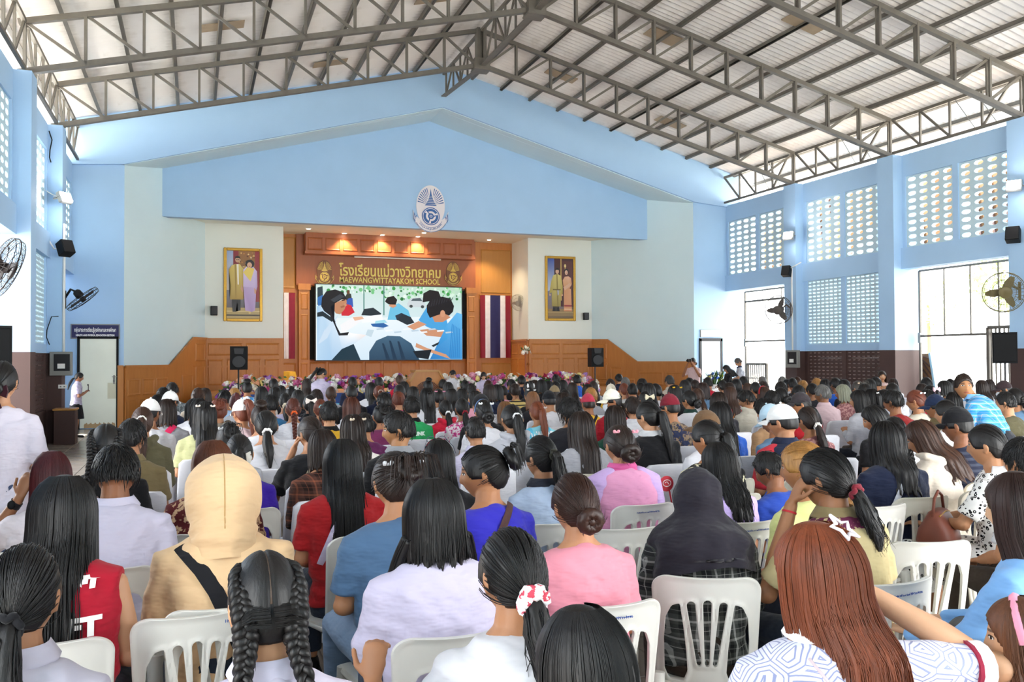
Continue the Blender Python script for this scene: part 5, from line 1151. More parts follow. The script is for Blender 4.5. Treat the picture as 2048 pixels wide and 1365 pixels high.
def body_mesh(pose, vox=.0062):
    J = J_(pose); m = MB(); T = np.array(J['T']); h = (np.c_[HP, np.ones(len(HP))] @ T.T)[:, :3]; m.add(h, HF); Rm = Matrix(J['T']).to_3x3()
    for s in (-1, 1):
        m.ball(tuple(Matrix(J['T']) @ Vector((s * .078, -.012, -.004))), (.010, .020, .031), 8, 8, Rm @ Euler((R(-12), R(s * 8), R(s * 22))).to_matrix()); m.ball(tuple(Matrix(J['T']) @ Vector((s * .078, -.008, -.028))), (.007, .01, .011), 6, 5)
    nt_ = Matrix(J['T']) @ Vector((0, -.018, -.05)); m.tube([J['neck'] - np.array([0, .0, .05]), J['neck'], np.array(nt_)], [(.06, .056), (.052, .052), (.050, .052)], 14)
    m.tube([p for p, *_ in J['spine'][:-1]], [(rx - .008, ry - .008) for _, rx, ry, _ in J['spine'][:-1]], 18, rnd=False, up=(0, 1, 0))
    for S, E, W, hd, up, curl, s in J['arms']:
        Eo = E + (W - E) * .06; m.tube([S, (S + E) / 2, E, (E * .6 + W * .4), W], [.040, .041, .037, .037, .024], 12, rnd=True); m.ball(tuple(E), (.041, .041, .041), 10, 8); hand(m, W, hd, up, -s if up[2] > .2 else s, curl)
    for H, K, A, s in J['legs']:
        H, K, A = map(np.array, (H, K, A)); m.tube([H, (H + K) / 2, K, K * .65 + A * .35, A], [.075, .07, .052, .05, .034], 12, rnd=True); m.tube([A + np.array([0, -.03, -.045]), A + np.array([0, .06, -.05]), A + np.array([0, .14, -.06])], [(.03, .028), (.038, .026), (.034, .016)], 10, rnd=True)
    me = remesh(m, 'body', vox, 3, .5); Ti = np.linalg.inv(T); n = len(me.vertices); co = np.empty(n * 3); me.vertices.foreach_get('co', co); co = co.reshape(-1, 3)
    hl = (np.c_[co, np.ones(n)] @ Ti.T)[:, :3]; far = np.linalg.norm(hl, axis=1) > .17; hl[far] = (9, -9, 9); at = me.attributes.new('hl', 'FLOAT_VECTOR', 'POINT'); at.data.foreach_set('vector', hl.astype(np.float32).ravel()); me.materials.append(M['skin']); return me
def shirt_mesh(pose, sl, hem=.0, e=.012, hood=False):
    J = J_(pose); m = MB(); sp = J['spine'][:-2]; g = random.Random(sum(map(ord, pose + sl)))
    m.tube([p for p, *_ in sp], [(rx + e + (.006 if i < 3 else 0), ry + e) for i, (_, rx, ry, _) in enumerate(sp)], 22, up=(0, 1, 0))
    if hem: p0 = sp[0][0]; m.tube([p0 - np.array([0, 0, hem]), p0 + np.array([0, 0, .03])], [(.185, .145), (.178, .138)], 22, up=(0, 1, 0))
    p7 = sp[-1][0]; m.tube([p7 - np.array([0, 0, .03]), p7 + np.array([0, .004, .012])], [(.088, .07), (.066, .062)], 18, up=(0, 1, 0))
    for S, E, W, hd, up, curl, s in J['arms']:
        if sl == 'none': m.tube([S + np.array([-s * .05, 0, 0]), S + np.array([s * .02, 0, -.01])], [.066, .062], 12); continue
        if sl == 'short': pts = [S + np.array([-s * .04, 0, 0]), S, S * .55 + E * .45, S * .2 + E * .8]; rad = [.060, .063, .062, .064]
        elif sl == 'puff': pts = [S + np.array([-s * .04, 0, 0]), S, S * .5 + E * .5, S * .2 + E * .8, E]; rad = [.060, .064, .068, .07, .046]
        else: pts = [S + np.array([-s * .04, 0, 0]), S, (S + E) / 2, E, E * .5 + W * .5, W]; rad = [.060, .063, .058, .051, .047, .037]
        m.tube(pts, rad, 14, rnd=sl == 'long')
    if hood: 
        p = J['spine'][-2][0]; m.tube([p + np.array([x, y, z]) for x, y, z in ((-.075, .05, .0), (-.1, -.03, -.0), (-.06, -.085, -.03), (0, -.105, -.045), (.06, -.085, -.03), (.1, -.03, 0), (.075, .05, 0))], [.02, .03, .04, .045, .04, .03, .02], 10, rnd=True)
    # folds
    me = remesh(m, 'shirt', .0095, 8, .55); n = len(me.vertices); co = np.empty(n * 3); no = np.empty(n * 3); me.vertices.foreach_get('co', co); me.vertices.foreach_get('normal', no); co = co.reshape(-1, 3); no = no.reshape(-1, 3)
    sd = g.random() * 6; w_ = np.sin(co[:, 2] * 62 + 9 * np.sin(co[:, 0] * 9 + sd) + sd) * np.sin(co[:, 0] * 17 + co[:, 2] * 23 + sd) ; w_ += .6 * np.sin(co[:, 2] * 33 - np.abs(co[:, 0]) * 45 + sd)
    lowz = sp[0][0][2]; co += no * (w_ * (.0036 + .004 * np.exp(-((co[:, 2] - lowz - .1) / .12) ** 2)))[:, None]; me.vertices.foreach_set('co', co.ravel()); me.update(); return me
def collar_mesh(pose, w=.03, e=.0):
    J = J_(pose); p = J['spine'][-3][0]; m = MB(); n = 20; vs = []
    for dz, r in ((-.004, .085), (.034, .067), (.040, .068), (.03 - w, .094 + e), (.024 - w, .092 + e)):
        for k in range(n): a = 2 * PI * k / n; vs.append((p[0] + r * math.cos(a), p[1] + r * .86 * math.sin(a) + .006 + (.012 if math.sin(a) > 0 else 0), p[2] + dz + (-.018 if math.sin(a) > .5 else .006)))
    m.add(vs, [(i * n + k, i * n + (k + 1) % n, (i + 1) * n + (k + 1) % n, (i + 1) * n + k) for i in range(4) for k in range(n)]); return m.mesh('collar', smooth=50)
def trousers_mesh(pose, skirt=False):
    J = J_(pose); m = MB(); p0 = J['spine'][0][0]
    if J['stand'] and skirt: m.tube([p0 + np.array([0, 0, .09]), p0 + np.array([0, 0, -.02]), (0, .0, .62), (0, 0, .47)], [(.158, .118), (.182, .142), (.2, .17), (.215, .19)], 26, up=(0, 1, 0)); return remesh(m, 'skirt', .01, 3, .5)
    m.tube([p0 + np.array([0, 0, .08]), p0 + np.array([0, 0, .0]), p0 + np.array([0, .02, -.07])], [(.158, .118), (.174, .136), (.16, .12)], 18, rnd=True, up=(0, 1, 0))
    for H, K, A, s in J['legs']:
        H, K, A = map(np.array, (H, K, A)); 
        if skirt: m.tube([H, (H + K) / 2, K + np.array([0, .02, 0]), K * .45 + A * .55 + np.array([0, .01, 0])], [.095, .1, .1, .1], 14, rnd=False)
        else: m.tube([H, (H + K) / 2, K, (K + A) / 2, A + np.array([0, 0, .02])], [.09, .085, .066, .06, .055], 14)
    return remesh(m, 'skirt' if skirt else 'trousers', .011, 4, .5)
def shoes_mesh(pose):
    J = J_(pose); m = MB()
    for H, K, A, s in J['legs']:
        A = np.array(A); m.tube([A + np.array([0, -.05, -.045]), A + np.array([0, .05, -.045]), A + np.array([0, .16, -.055])], [(.038, .036), (.045, .034), (.04, .024)], 12, rnd=True)
        m.box(tuple(A + np.array([-.045, -.085, -.085])), tuple(A + np.array([.045, .19, -.07])))
    return m.mesh('shoes', smooth=50)
# ================================================================== PEOPLE: hair
HS = HR * 1.07
def scalp(m, gather=(0, -.4, .9), zb=-.55, hf=.50, vol=.06, tuft=0.0, groove=.0042, seed=0, part=None, nu=72, nv=44, side=-.1):
    th = np.linspace(0, PI, nv + 1)[1:-1]; ph = np.linspace(0, 2 * PI, nu, endpoint=False); T, P = np.meshgrid(th, ph, indexing='ij')
    d = np.stack([np.sin(T) * np.sin(P), np.sin(T) * np.cos(P), np.cos(T)], -1).reshape(-1, 3); d = np.vstack([[0, 0, 1], d, [0, 0, -1]]); x, y, z = d.T
    zl = np.where(y > .12, hf - .55 * np.clip(np.abs(x), 0, .86) ** 2 - .9 * np.clip(np.abs(x) - .72, 0, 1), 0)
    zl = np.where(y > .12, np.where(np.abs(x) > .9, side, zl), np.where(y > -.35, side - .15 * sst(.1, -.3, y), side - .15 + (zb - side + .15) * sst(-.3, -.6, y)))
    mask = sst(-.05, .07, z - zl); g = np.array(gather, float); g /= np.linalg.norm(g); a = np.cross(g, [1, 0, 0.01]); a /= np.linalg.norm(a); b = np.cross(g, a); psi = np.arctan2(d @ b, d @ a); rad = np.sqrt(np.clip(1 - (d @ g) ** 2, 0, 1))
    r = 1 + vol * mask * (.55 + .45 * sst(-.4, .6, z)) - (1 - mask) * .16; wob = .9 * np.sin(z * 5 + seed) + .5 * np.sin(x * 9 + seed * 2)
    gr = (np.sin(psi * 23 + wob) + .7 * np.sin(psi * 41 - 1.3 * wob + seed) + .5 * np.sin(psi * 67 + 2 * wob)) * groove * 10 * np.clip(rad * 1.4, .1, 1)
    if tuft: gr += tuft * 10 * (np.sin(x * 31 + seed + 4 * np.sin(z * 13)) * np.sin(z * 27 + 5 * np.sin(y * 11 + seed)) + .6 * np.sin(y * 43 + x * 29 + seed))
    if part is not None: gr -= .45 * np.exp(-((x - part) / .055) ** 2) * (z > -.2) * (1 if part or True else 0) * (y > -.75 if part else np.ones_like(x))
    r = r + gr * mask * .1; p = d * HS * r[:, None]; p[:, 0] *= 1 - .18 * sst(-.03, -.1, p[:, 2]); p[:, 1] = np.where(p[:, 1] < 0, p[:, 1] * (1 - .18 * sst(-.04, -.11, p[:, 2])), p[:, 1])
    fs = [(0, 1 + k, 1 + (k + 1) % nu) for k in range(nu)]
    for i in range(nv - 2): fs += [(1 + i * nu + k, 1 + (i + 1) * nu + k, 1 + (i + 1) * nu + (k + 1) % nu, 1 + i * nu + (k + 1) % nu) for k in range(nu)]
    L = len(p) - 1; fs += [(L, 1 + (nv - 2) * nu + (k + 1) % nu, 1 + (nv - 2) * nu + k) for k in range(nu)]
    m.add(p, fs)
def cur_pt(phi, z, ln, flare=1.0, wave=0.0, ph=0.0, shift=.06):   # curtain surface; phi 0 = straight back
    k = sst(-.02, -.16, z); q_ = math.sqrt(max(.04, 1 - (max(0, z) / .139) ** 2)); rx = (.0935 + .003 * k * flare) * q_; ry = .117 * q_; x = rx * math.sin(phi) * (1 + .10 * flare * sst(-.1, -.3, z)); y = -ry * math.cos(phi) - shift * sst(-.06, -.2, z) * (.35 + .65 * max(0, math.cos(phi))) - .012 * sst(-.2, -.45, z)
    if wave: q = math.sin(z * 38 + ph) * wave * sst(-.02, -.12, z); x += q * math.sin(phi + .5); y -= q * .6
    return np.array([x, y, z])
def curtain(m, ln, phm, seed, wave=0.0, flare=1.0, nphi=64, nz=32, thick=.02, shift=.06, z0=.124, taper=.06):
    g = random.Random(seed); ph = [g.uniform(0, 6) for _ in range(8)]; vs = []; end = [ -ln + taper * (abs(i / nphi * 2 - 1)) ** 1.5 + .02 * math.sin(i * .9 + ph[0]) + .014 * math.sin(i * 2.3 + ph[1]) for i in range(nphi + 1)]
    for lay in (0, 1):
        for j in range(nz + 1):
            for i in range(nphi + 1):
                phi = -phm + 2 * phm * i / nphi; z = z0 + (end[i] - z0) * j / nz; p = cur_pt(phi, z, ln, flare, wave, ph[2] + 2 * math.sin(phi * 3 + ph[3]), shift); o = np.array([math.sin(phi), -math.cos(phi), 0]); f = j / nz
                cl = (math.sin(phi * 21 + ph[4] + 1.2 * math.sin(z * 9 + ph[5])) + .7 * math.sin(phi * 37 + ph[6] - 1.5 * math.sin(z * 7)) + .5 * math.sin(phi * 63 + z * 14)) * (.0022 + .0026 * f)
                edge = min(1, min(i, nphi - i) / 4); tk = thick * (.25 + .75 * edge) * (1 - .75 * f ** 3); vs.append(p + o * (cl if lay == 0 else -tk + cl * .5))
    n1 = nphi + 1; N = (nz + 1) * n1; fs = []
    for j in range(nz):
        for i in range(nphi): a, b, c, d = j * n1 + i, j * n1 + i + 1, (j + 1) * n1 + i + 1, (j + 1) * n1 + i; fs += [(a, b, c, d), (N + d, N + c, N + b, N + a)]
        fs += [(j * n1, (j + 1) * n1, N + (j + 1) * n1, N + j * n1), (j * n1 + nphi, N + j * n1 + nphi, N + (j + 1) * n1 + nphi, (j + 1) * n1 + nphi)]
    for i in range(nphi): fs += [(nz * n1 + i, nz * n1 + i + 1, N + nz * n1 + i + 1, N + nz * n1 + i), (i, N + i, N + i + 1, i + 1)]
    m.add(vs, fs)
def strand(m, pts, r=.0016):
    m.tube(pts, [r] * (len(pts) - 1) + [r * .3], 3, False)
def tail(m, pts, rads, seed, n=22, strands=40, spread=.5):
    g = random.Random(seed); P = [np.array(p, float) for p in pts]; m_ = len(P); K = 5; Q = []; Rr = []
    for i in range(m_ - 1):
        for k in range(K):
            f = k / K; p0, p1, p2, p3 = P[max(i - 1, 0)], P[i], P[i + 1], P[min(i + 2, m_ - 1)]; Q.append(.5 * (2 * p1 + (p2 - p0) * f + (2 * p0 - 5 * p1 + 4 * p2 - p3) * f * f + (3 * p1 - p0 - 3 * p2 + p3) * f ** 3)); Rr.append(rads[i] * (1 - f) + rads[i + 1] * f)
    Q.append(P[-1]); Rr.append(rads[-1]); vs = []; ph = [g.uniform(0, 6) for _ in range(4)]
    for i, (q, r) in enumerate(zip(Q, Rr)):
        t = Q[min(i + 1, len(Q) - 1)] - Q[max(i - 1, 0)]; t /= np.linalg.norm(t) + 1e-9; x = np.cross([0, 1, 0.01], t); x /= np.linalg.norm(x) + 1e-9; u = np.cross(t, x)
        for k in range(n): a = 2 * PI * k / n; rr = r * (1 + .10 * math.sin(a * 5 + ph[0] + i * .05) + .07 * math.sin(a * 9 + ph[1] - i * .08)); vs.append(q + x * rr * math.cos(a) + u * rr * .8 * math.sin(a))
    fs = [(i * n + k, i * n + (k + 1) % n, (i + 1) * n + (k + 1) % n, (i + 1) * n + k) for i in range(len(Q) - 1) for k in range(n)] + [tuple(range(n - 1, -1, -1)), tuple((len(Q) - 1) * n + k for k in range(n))]; m.add(vs, fs)
    for s in range(strands):
        a = g.uniform(0, 6.28); e = g.uniform(.9, 1.12); L = g.randint(len(Q) * 2 // 3, len(Q)); sp = [Q[i] + np.array([math.cos(a) * Rr[i] * e, math.sin(a) * Rr[i] * .8 * e, 0]) + np.array([g.gauss(0, spread), g.gauss(0, spread), -abs(g.gauss(0, spread))]) * .02 * (i / len(Q)) ** 2 for i in range(0, L, 3)]
        if len(sp) > 2: strand(m, sp, .0014)
def scalp_strands(m, gather, n, seed, off=1.085, zmin=-.3):
    g = random.Random(seed); G = np.array(gather, float); G /= np.linalg.norm(G)
    for k in range(n):
        for _ in range(20):
            d = np.array([g.gauss(0, 1) for _ in range(3)]); d /= np.linalg.norm(d)
            if d[1] < .2 and d[2] > zmin or d[2] > .55: break
        om = math.acos(max(-1, min(1, d.dot(G)))); pts = []
        if om < .25: continue
        for j in range(7): f = .95 * j / 6; v = (math.sin((1 - f) * om) * d + math.sin(f * om) * G) / math.sin(om); v /= np.linalg.norm(v); pts.append(v * HS * (off + .012 * math.sin(PI * f) * g.random()))
        strand(m, pts, .0013)
def short_strands(m, n, seed, L=.030, lift=.004, zb=-.42, messy=.25, hf=.5):
    g = random.Random(seed); C = np.array([0.02, -.35, .93])
    for k in range(n):
        for _ in range(30):
            d = np.array([g.gauss(0, 1) for _ in range(3)]); d /= np.linalg.norm(d)
            if d[1] > .15:
                if d[2] > hf - .5 * min(.86, abs(d[0])) ** 2: break
            elif d[2] > (zb + .15 if d[1] < -.45 else -.12 + .5 * min(0, d[1])): break
        t = d * d.dot(C) - C; t = t / (np.linalg.norm(t) + 1e-6); t = t + np.array([g.gauss(0, messy) for _ in range(3)]); l = L * g.uniform(.6, 1.3) * (.4 if d[1] > .25 else 1); p0 = d * HS * 1.05; pts = []
        for j in range(4): q = d + t * (l / .1) * j / 3; q /= np.linalg.norm(q); pts.append(q * HS * (1.06 + (lift / .1) * math.sin(PI * .62 * j / 3) + g.random() * .012))
        strand(m, pts, .0022)
def curtain_strands(m, n, ln, phm, seed, wave=0, flare=1.0, shift=.06, loose=1.0):
    g = random.Random(seed); c = np.array([0, -.12, .99])
    for k in range(n):
        phi = g.uniform(-phm, phm); L = ln * g.uniform(.75, 1.06); pts = []; jit = g.gauss(0, .006) * loose; pz = g.uniform(0, 6)
        for j in range(5): z = .128 - .024 * j; p = cur_pt(phi, z, L); o = np.array([math.sin(phi), -math.cos(phi), .3]); pts.append(p + o * .003)
        for j in range(9): z = .008 - (L + .008) * j / 8; p = cur_pt(phi, z, L, flare, wave, pz if wave else 0, shift); o = np.array([math.sin(phi), -math.cos(phi), 0]); pts.append(p + o * (.003 + jit * (j / 8) ** 1.5) + np.array([jit * .8, 0, 0]) * (j / 8))
        strand(m, pts, .0015)
def bun(m, c, r, seed, ax=(0, -1, 0)):
    g = random.Random(seed); A = Vector(ax).to_track_quat('Z', 'Y').to_matrix(); n, k = 30, 16; vs = []
    for i in range(n):
        a = 2 * PI * i / n
        for j in range(k):
            b = 2 * PI * j / k; tw = b + a * 2; rr = r * (.46 + .05 * math.sin(tw * 4) + .03 * math.sin(tw * 7 + seed)); R0 = r * .56; vs.append(A @ Vector(((R0 + rr * math.cos(b)) * math.cos(a), (R0 + rr * math.cos(b)) * math.sin(a), rr * math.sin(b) * .9)) + Vector(c))
    m.add(vs, [(i * k + j, ((i + 1) % n) * k + j, ((i + 1) % n) * k + (j + 1) % k, i * k + (j + 1) % k) for i in range(n) for j in range(k)]); m.ball(c, r * .42, 12, 8)
    for s in range(14): a0 = g.uniform(0, 6.28); strand(m, [A @ Vector((r * q * math.cos(a0 + q), r * q * math.sin(a0 + q), r * .4 * math.cos(q * 1.4))) + Vector(c) for q in (.3, .6, .9, 1.1, 1.1 + g.random() * .5)], .0013)
def braid(m, pts, r0, r1, turns, seed):
    P = [np.array(p, float) for p in pts]; L = len(P) - 1; N = 14 * turns
    def at(f): f = f * L; i = min(int(f), L - 1); return P[i] * (1 - f + i) + P[i + 1] * (f - i)
    for k in range(3):
        q = []; rr = []
        for i in range(N + 1):
            f = i / N; a = 2 * PI * turns * f * .5 + 2 * PI * k / 3; r = r0 + (r1 - r0) * f; c = at(f); t = at(min(1, f + .02)) - at(max(0, f - .02)); t /= np.linalg.norm(t) + 1e-9; x = np.cross([0, 1, 0.02], t); x /= np.linalg.norm(x) + 1e-9; u = np.cross(t, x); q.append(c + x * r * .9 * math.cos(a) + u * r * .5 * math.sin(2 * a)); rr.append((r * .72, r * .62))
        m.tube(q, rr, 8)
    e = P[-1]; tail(m, [e, e + np.array([0, 0, -.03]), e + np.array([0, 0, -.06])], [r1 * .6, r1 * 1.1, r1 * .3], seed, 10, 6)
def hair_mesh(style, seed, det):
    m = MB(); ns = (0, 46, 420)[det]; tl = (0, 26, 140)[det]; D = -.155
    if style == 'sh': scalp(m, (0, -.2, 1), -.46, .50, .07, .007, .003, seed); short_strands(m, (90, 380, 1100)[det], seed)
    elif style == 'cp': scalp(m, (0, -.2, 1), -.42, .55, .03, .003, .002, seed)
    elif style == 'cr': scalp(m, (0, -.2, 1), -.40, .55, .05, .003, .001, seed); short_strands(m, (0, 250, 900)[det], seed, .018, .003, -.36, .35, .55)
    elif style == 'cu': scalp(m, (0, -.2, 1), -.5, .48, .17, .016, .004, seed); short_strands(m, (90, 420, 900)[det], seed, .06, .022, -.45, .5)
    elif style == 'bo': scalp(m, (0, -.1, 1), -.6, .48, .07, 0, .004, seed); curtain(m, .135, 2.0, seed, 0, .5, thick=.03, shift=.012, taper=.02); curtain_strands(m, ns, .135, 1.9, seed, 0, .5, .012, .6)
    elif style in ('lo', 'lx', 'lw', 'hu'):
        ln = {'lo': .34, 'lx': .46, 'lw': .33, 'hu': .42}[style] + .02 * (seed % 3); wv = .007 if style == 'lw' else 0; fl = 1.05 if style == 'lw' else 1.0
        scalp(m, (0, -.1, 1), -.6, .48, .07, 0, .0042, seed); curtain(m, ln, 1.95, seed, wv, fl); curtain_strands(m, ns, ln, 1.95, seed, wv, fl)
        if style == 'hu': tail(m, [(0, -.10, .05), (0, -.125, .03), (.0, -.13, -.06), (0, -.135, -.15)], [.022, .032, .03, .008], seed, 14, tl // 2)
    elif style in ('pl', 'pm', 'ph'):
        G = {'pl': (0, -.93, -.36), 'pm': (0, -.98, .15), 'ph': (0, -.72, .68)}[style]; g = np.array(G) / np.linalg.norm(G) * HS * 1.06; scalp(m, G, -.62, .5, .05, 0, .0045, seed); scalp_strands(m, G, ns // 2, seed)
        ln = .24 + .04 * (seed % 3)
        if style == 'pl': P = [g * .98, g + np.array([0, -.022, -.012]), (0, -.15, g[2] - .09), (.01, D - .01, g[2] - .17), (.015, D - .012, g[2] - ln)]; rd = [.018, .026, .037, .034, .008]
        elif style == 'pm': P = [g * .98, g + np.array([0, -.03, .0]), (0, -.15, g[2] - .08), (.01, D - .01, g[2] - .2), (.015, D - .015, g[2] - ln - .1)]; rd = [.018, .028, .038, .034, .008]
        else: P = [g * .97, g + np.array([0, -.035, .02]), g + np.array([0, -.075, -.02]), (0.01, -.165, -.04), (.015, D - .02, -.16), (.02, D - .02, -.16 - ln * .5)]; rd = [.02, .03, .036, .036, .03, .007]
        tail(m, P, rd, seed, 22, tl, 1.0)
    elif style in ('bn', 'bh', 'cl'):
        G = {'bn': (0, -.95, -.28), 'bh': (0, -.6, .8), 'cl': (0.1, -.9, .35)}[style]; g = np.array(G) / np.linalg.norm(G); scalp(m, G, -.6, .5, .06, 0, .0045, seed); scalp_strands(m, G, ns // 2, seed); bun(m, tuple(g * HS * 1.06 + g * .03), (.052, .046, .058)[seed % 3], seed, tuple(g))
        if style == 'cl':
            gg = random.Random(seed)
            for k in range(16 + ns // 12): a = gg.uniform(-1, 1); b = g * HS * 1.2; strand(m, [b, b + np.array([a * .04, -.02, .05 + .03 * gg.random()]), b + np.array([a * .09, -.045, .06]), b + np.array([a * .11, -.06, -.01 - .05 * gg.random()])], .002)
    elif style == 'br': G = (0, -.93, -.36); g = np.array(G) * HS * 1.08; scalp(m, G, -.62, .5, .05, 0, .0045, seed); scalp_strands(m, G, ns // 2, seed); braid(m, [(0, -.09, .02), g, (0, -.145, g[2] - .1), (0, D - .01, g[2] - .2), (.0, D - .012, g[2] - .30)], .026, .013, 8, seed)
    elif style == 'tw':
        scalp(m, (0, 0, 1), -.6, .5, .07, 0, .003, seed, 0.0); gg = random.Random(seed)
        for s in (-1, 1):
            braid(m, [(s * .050, .03, .086), (s * .064, -.02, .078), (s * .066, -.066, .04), (s * .061, -.088, -.005), (s * .056, -.090, -.06)], .015, .020, 8, seed); braid(m, [(s * .056, -.090, -.06), (s * .066, -.112, -.12), (s * .078, D + .0, -.2), (s * .076, D - .01, -.32)], .019, .009, 7, seed + s)
            for k in range(ns // 2):
                a = gg.uniform(-.2, 1); y0 = -.105 + .15 * a; z0 = .118 - .1 * (1 - a) ** 2; v0 = np.array([s * .004, y0, z0]); v1 = np.array([s * .045, y0 * 1.02 + .01, z0 * .86]); v2 = np.array([s * .068, y0 + .005, z0 * .55 - .01]); strand(m, [v0, (v0 + v1) / 2 * 1.03, v1, (v1 + v2) / 2 * 1.04, v2], .0014)
    elif style == 'tp':
        scalp(m, (0, -.1, 1), -.6, .48, .07, 0, .0042, seed, 0.0); curtain(m, .15, 1.9, seed, 0, .3, thick=.03, shift=.0, taper=-.03); curtain_strands(m, ns, .15, 1.85, seed, 0, .3, .0, .5)
        for s in (-1, 1): tail(m, [(s * .08, -.03, -.07), (s * .1, .0, -.13), (s * .115, .03, -.2), (s * .11, .06, -.3)], [.03, .03, .028, .008], seed + s, 16, tl // 2)
    elif style == 'no': pass
    return m.mesh('hair', M['hair'], smooth=True) if m.v else None
def cap_meshes():
    m = MB(); n = 28; vs = []; prof = [(0, 1.14), (.35, 1.13), (.7, 1.12), (1.0, 1.11), (1.25, 1.10), (1.42, 1.09), (1.44, 1.05)]
    for t, r in prof:
        for k in range(n): a = 2 * PI * k / n; vs.append((math.sin(t) * math.cos(a) * HR[0] * r * 1.03, math.sin(t) * math.sin(a) * HR[1] * r * 1.02, .012 + math.cos(t) * HR[2] * r * .98))
    m.add(vs, [(i * n + k, i * n + (k + 1) % n, (i + 1) * n + (k + 1) % n, (i + 1) * n + k) for i in range(len(prof) - 1) for k in range(n)]); m.ball((0, 0, .148), (.009, .009, .005), 8, 5); d = {'cap': m.mesh('cap', smooth=60)}
    m = MB(); vs = []; N = 14
    for z in (0, -.006):
        for i in range(N + 1):
            a = PI * (.14 + .72 * i / N); c, s = math.cos(a), math.sin(a); vs += [(.080 * c, .09 * s, .028 + z), (.088 * c, .12 * s + .01, .026 + z - .012 * c * c), (.080 * c, .09 * s + .085 * s, .012 + z - .02 * c * c)]
    for i in range(N):
        for j in (0, 1): a = i * 3 + j; m.f.append((a, a + 3, a + 4, a + 1)); b = a + 3 * (N + 1); m.f.append((b, b + 1, b + 4, b + 3))
        a = i * 3 + 2; b = a + 3 * (N + 1); m.f.append((a, a + 3, b + 3, b))
    m.v = [tuple(v) for v in vs]; m.mi = [0] * len(m.f); d['brim'] = m.mesh('brim', smooth=50); return d
CAPM = cap_meshes()
# ================================================================== CHAIRS
def sd_round(px, py, hx, hy, r): qx, qy = abs(px) - hx + r, abs(py) - hy + r; return min(max(qx, qy), 0) + math.hypot(max(qx, 0), max(qy, 0)) - r
def sd_cap(p, a, b, ra, rb):
    ax, ay = b[0] - a[0], b[1] - a[1]; t = max(0, min(1, ((p[0] - a[0]) * ax + (p[1] - a[1]) * ay) / (ax * ax + ay * ay))); return math.hypot(p[0] - a[0] - ax * t, p[1] - a[1] - ay * t) - (ra + (rb - ra) * t)
def sd_poly(p, q):
    d = 1e9; ins = False
    for i in range(len(q)):
        a, b = q[i], q[i - 1]; ex, ey = b[0] - a[0], b[1] - a[1]; wx, wy = p[0] - a[0], p[1] - a[1]; t = max(0, min(1, (wx * ex + wy * ey) / (ex * ex + ey * ey))); d = min(d, math.hypot(wx - ex * t, wy - ey * t))
        if (a[1] > p[1]) != (b[1] > p[1]) and p[0] < (b[0] - a[0]) * (p[1] - a[1]) / (b[1] - a[1]) + a[0]: ins = not ins
    return -d if ins else d
TEAR = [(.112, .325), (.135, .315), (.156, .27), (.163, .18), (.160, .05), (.145, .015), (.095, .015), (.082, .05), (.088, .14), (.098, .23)]
def sd_hole(u, v):
    d = 1e9
    for k in (-1, 0, 1): d = min(d, sd_cap((u, v), (k * .031, .085), (k * .063, .335 - .008 * abs(k)), .0095, .0175))
    return min(d, sd_poly((abs(u), v), TEAR) - .006)
def sd_back(u, v):
    half = .198 + .022 * v / .44; o = max(sd_round(u * .198 / half, v - .17, .198, .27, .065), 0 if 0 else -9); return max(o, -sd_hole(u, v))
def slot_back():
    nx, ny = 58, 66; xs = np.linspace(-.232, .232, nx); ys = np.linspace(-.09, .455, ny); F = np.array([[sd_back(x, y) for y in ys] for x in xs]); vi = {}; vs = []; fs = []
    def vert(key, p):
        if key not in vi: vi[key] = len(vs); vs.append(p)
        return vi[key]
    for i in range(nx - 1):
        for j in range(ny - 1):
            c = [(i, j), (i + 1, j), (i + 1, j + 1), (i, j + 1)]; poly = []
            for k in range(4):
                a, b = c[k], c[(k + 1) % 4]; fa, fb = F[a], F[b]
                if fa <= 0: poly.append(vert(('v', a), (xs[a[0]], ys[a[1]])))
                if (fa <= 0) != (fb <= 0): t = fa / (fa - fb); ed = tuple(sorted((a, b))); poly.append(vert(('e', ed), (xs[a[0]] + (xs[b[0]] - xs[a[0]]) * t, ys[a[1]] + (ys[b[1]] - ys[a[1]]) * t)))
            if len(poly) >= 3: fs.append(tuple(poly))
    edge = {}
    for f in fs:
        for k in range(len(f)): e = (f[k], f[(k + 1) % len(f)]); edge[e] = 1
    m = MB(); N = len(vs)
    def bend(u, v, off): return (u, -.205 - .15 * v + .075 * (u / .22) ** 2 + off, .43 + v)
    for side in (-1, 1):
        for u, v in vs: d = sd_back(u, v); m.v.append(bend(u, v, side * (.0045 + .0065 * math.exp(-((d + .004) / .007) ** 2))))
    m.f = fs + [tuple(N + i for i in reversed(f)) for f in fs] + [(b, a, N + a, N + b) for (a, b) in edge if (b, a) not in edge]; m.mi = [0] * len(m.f); return m.mesh('backrest', smooth=45)
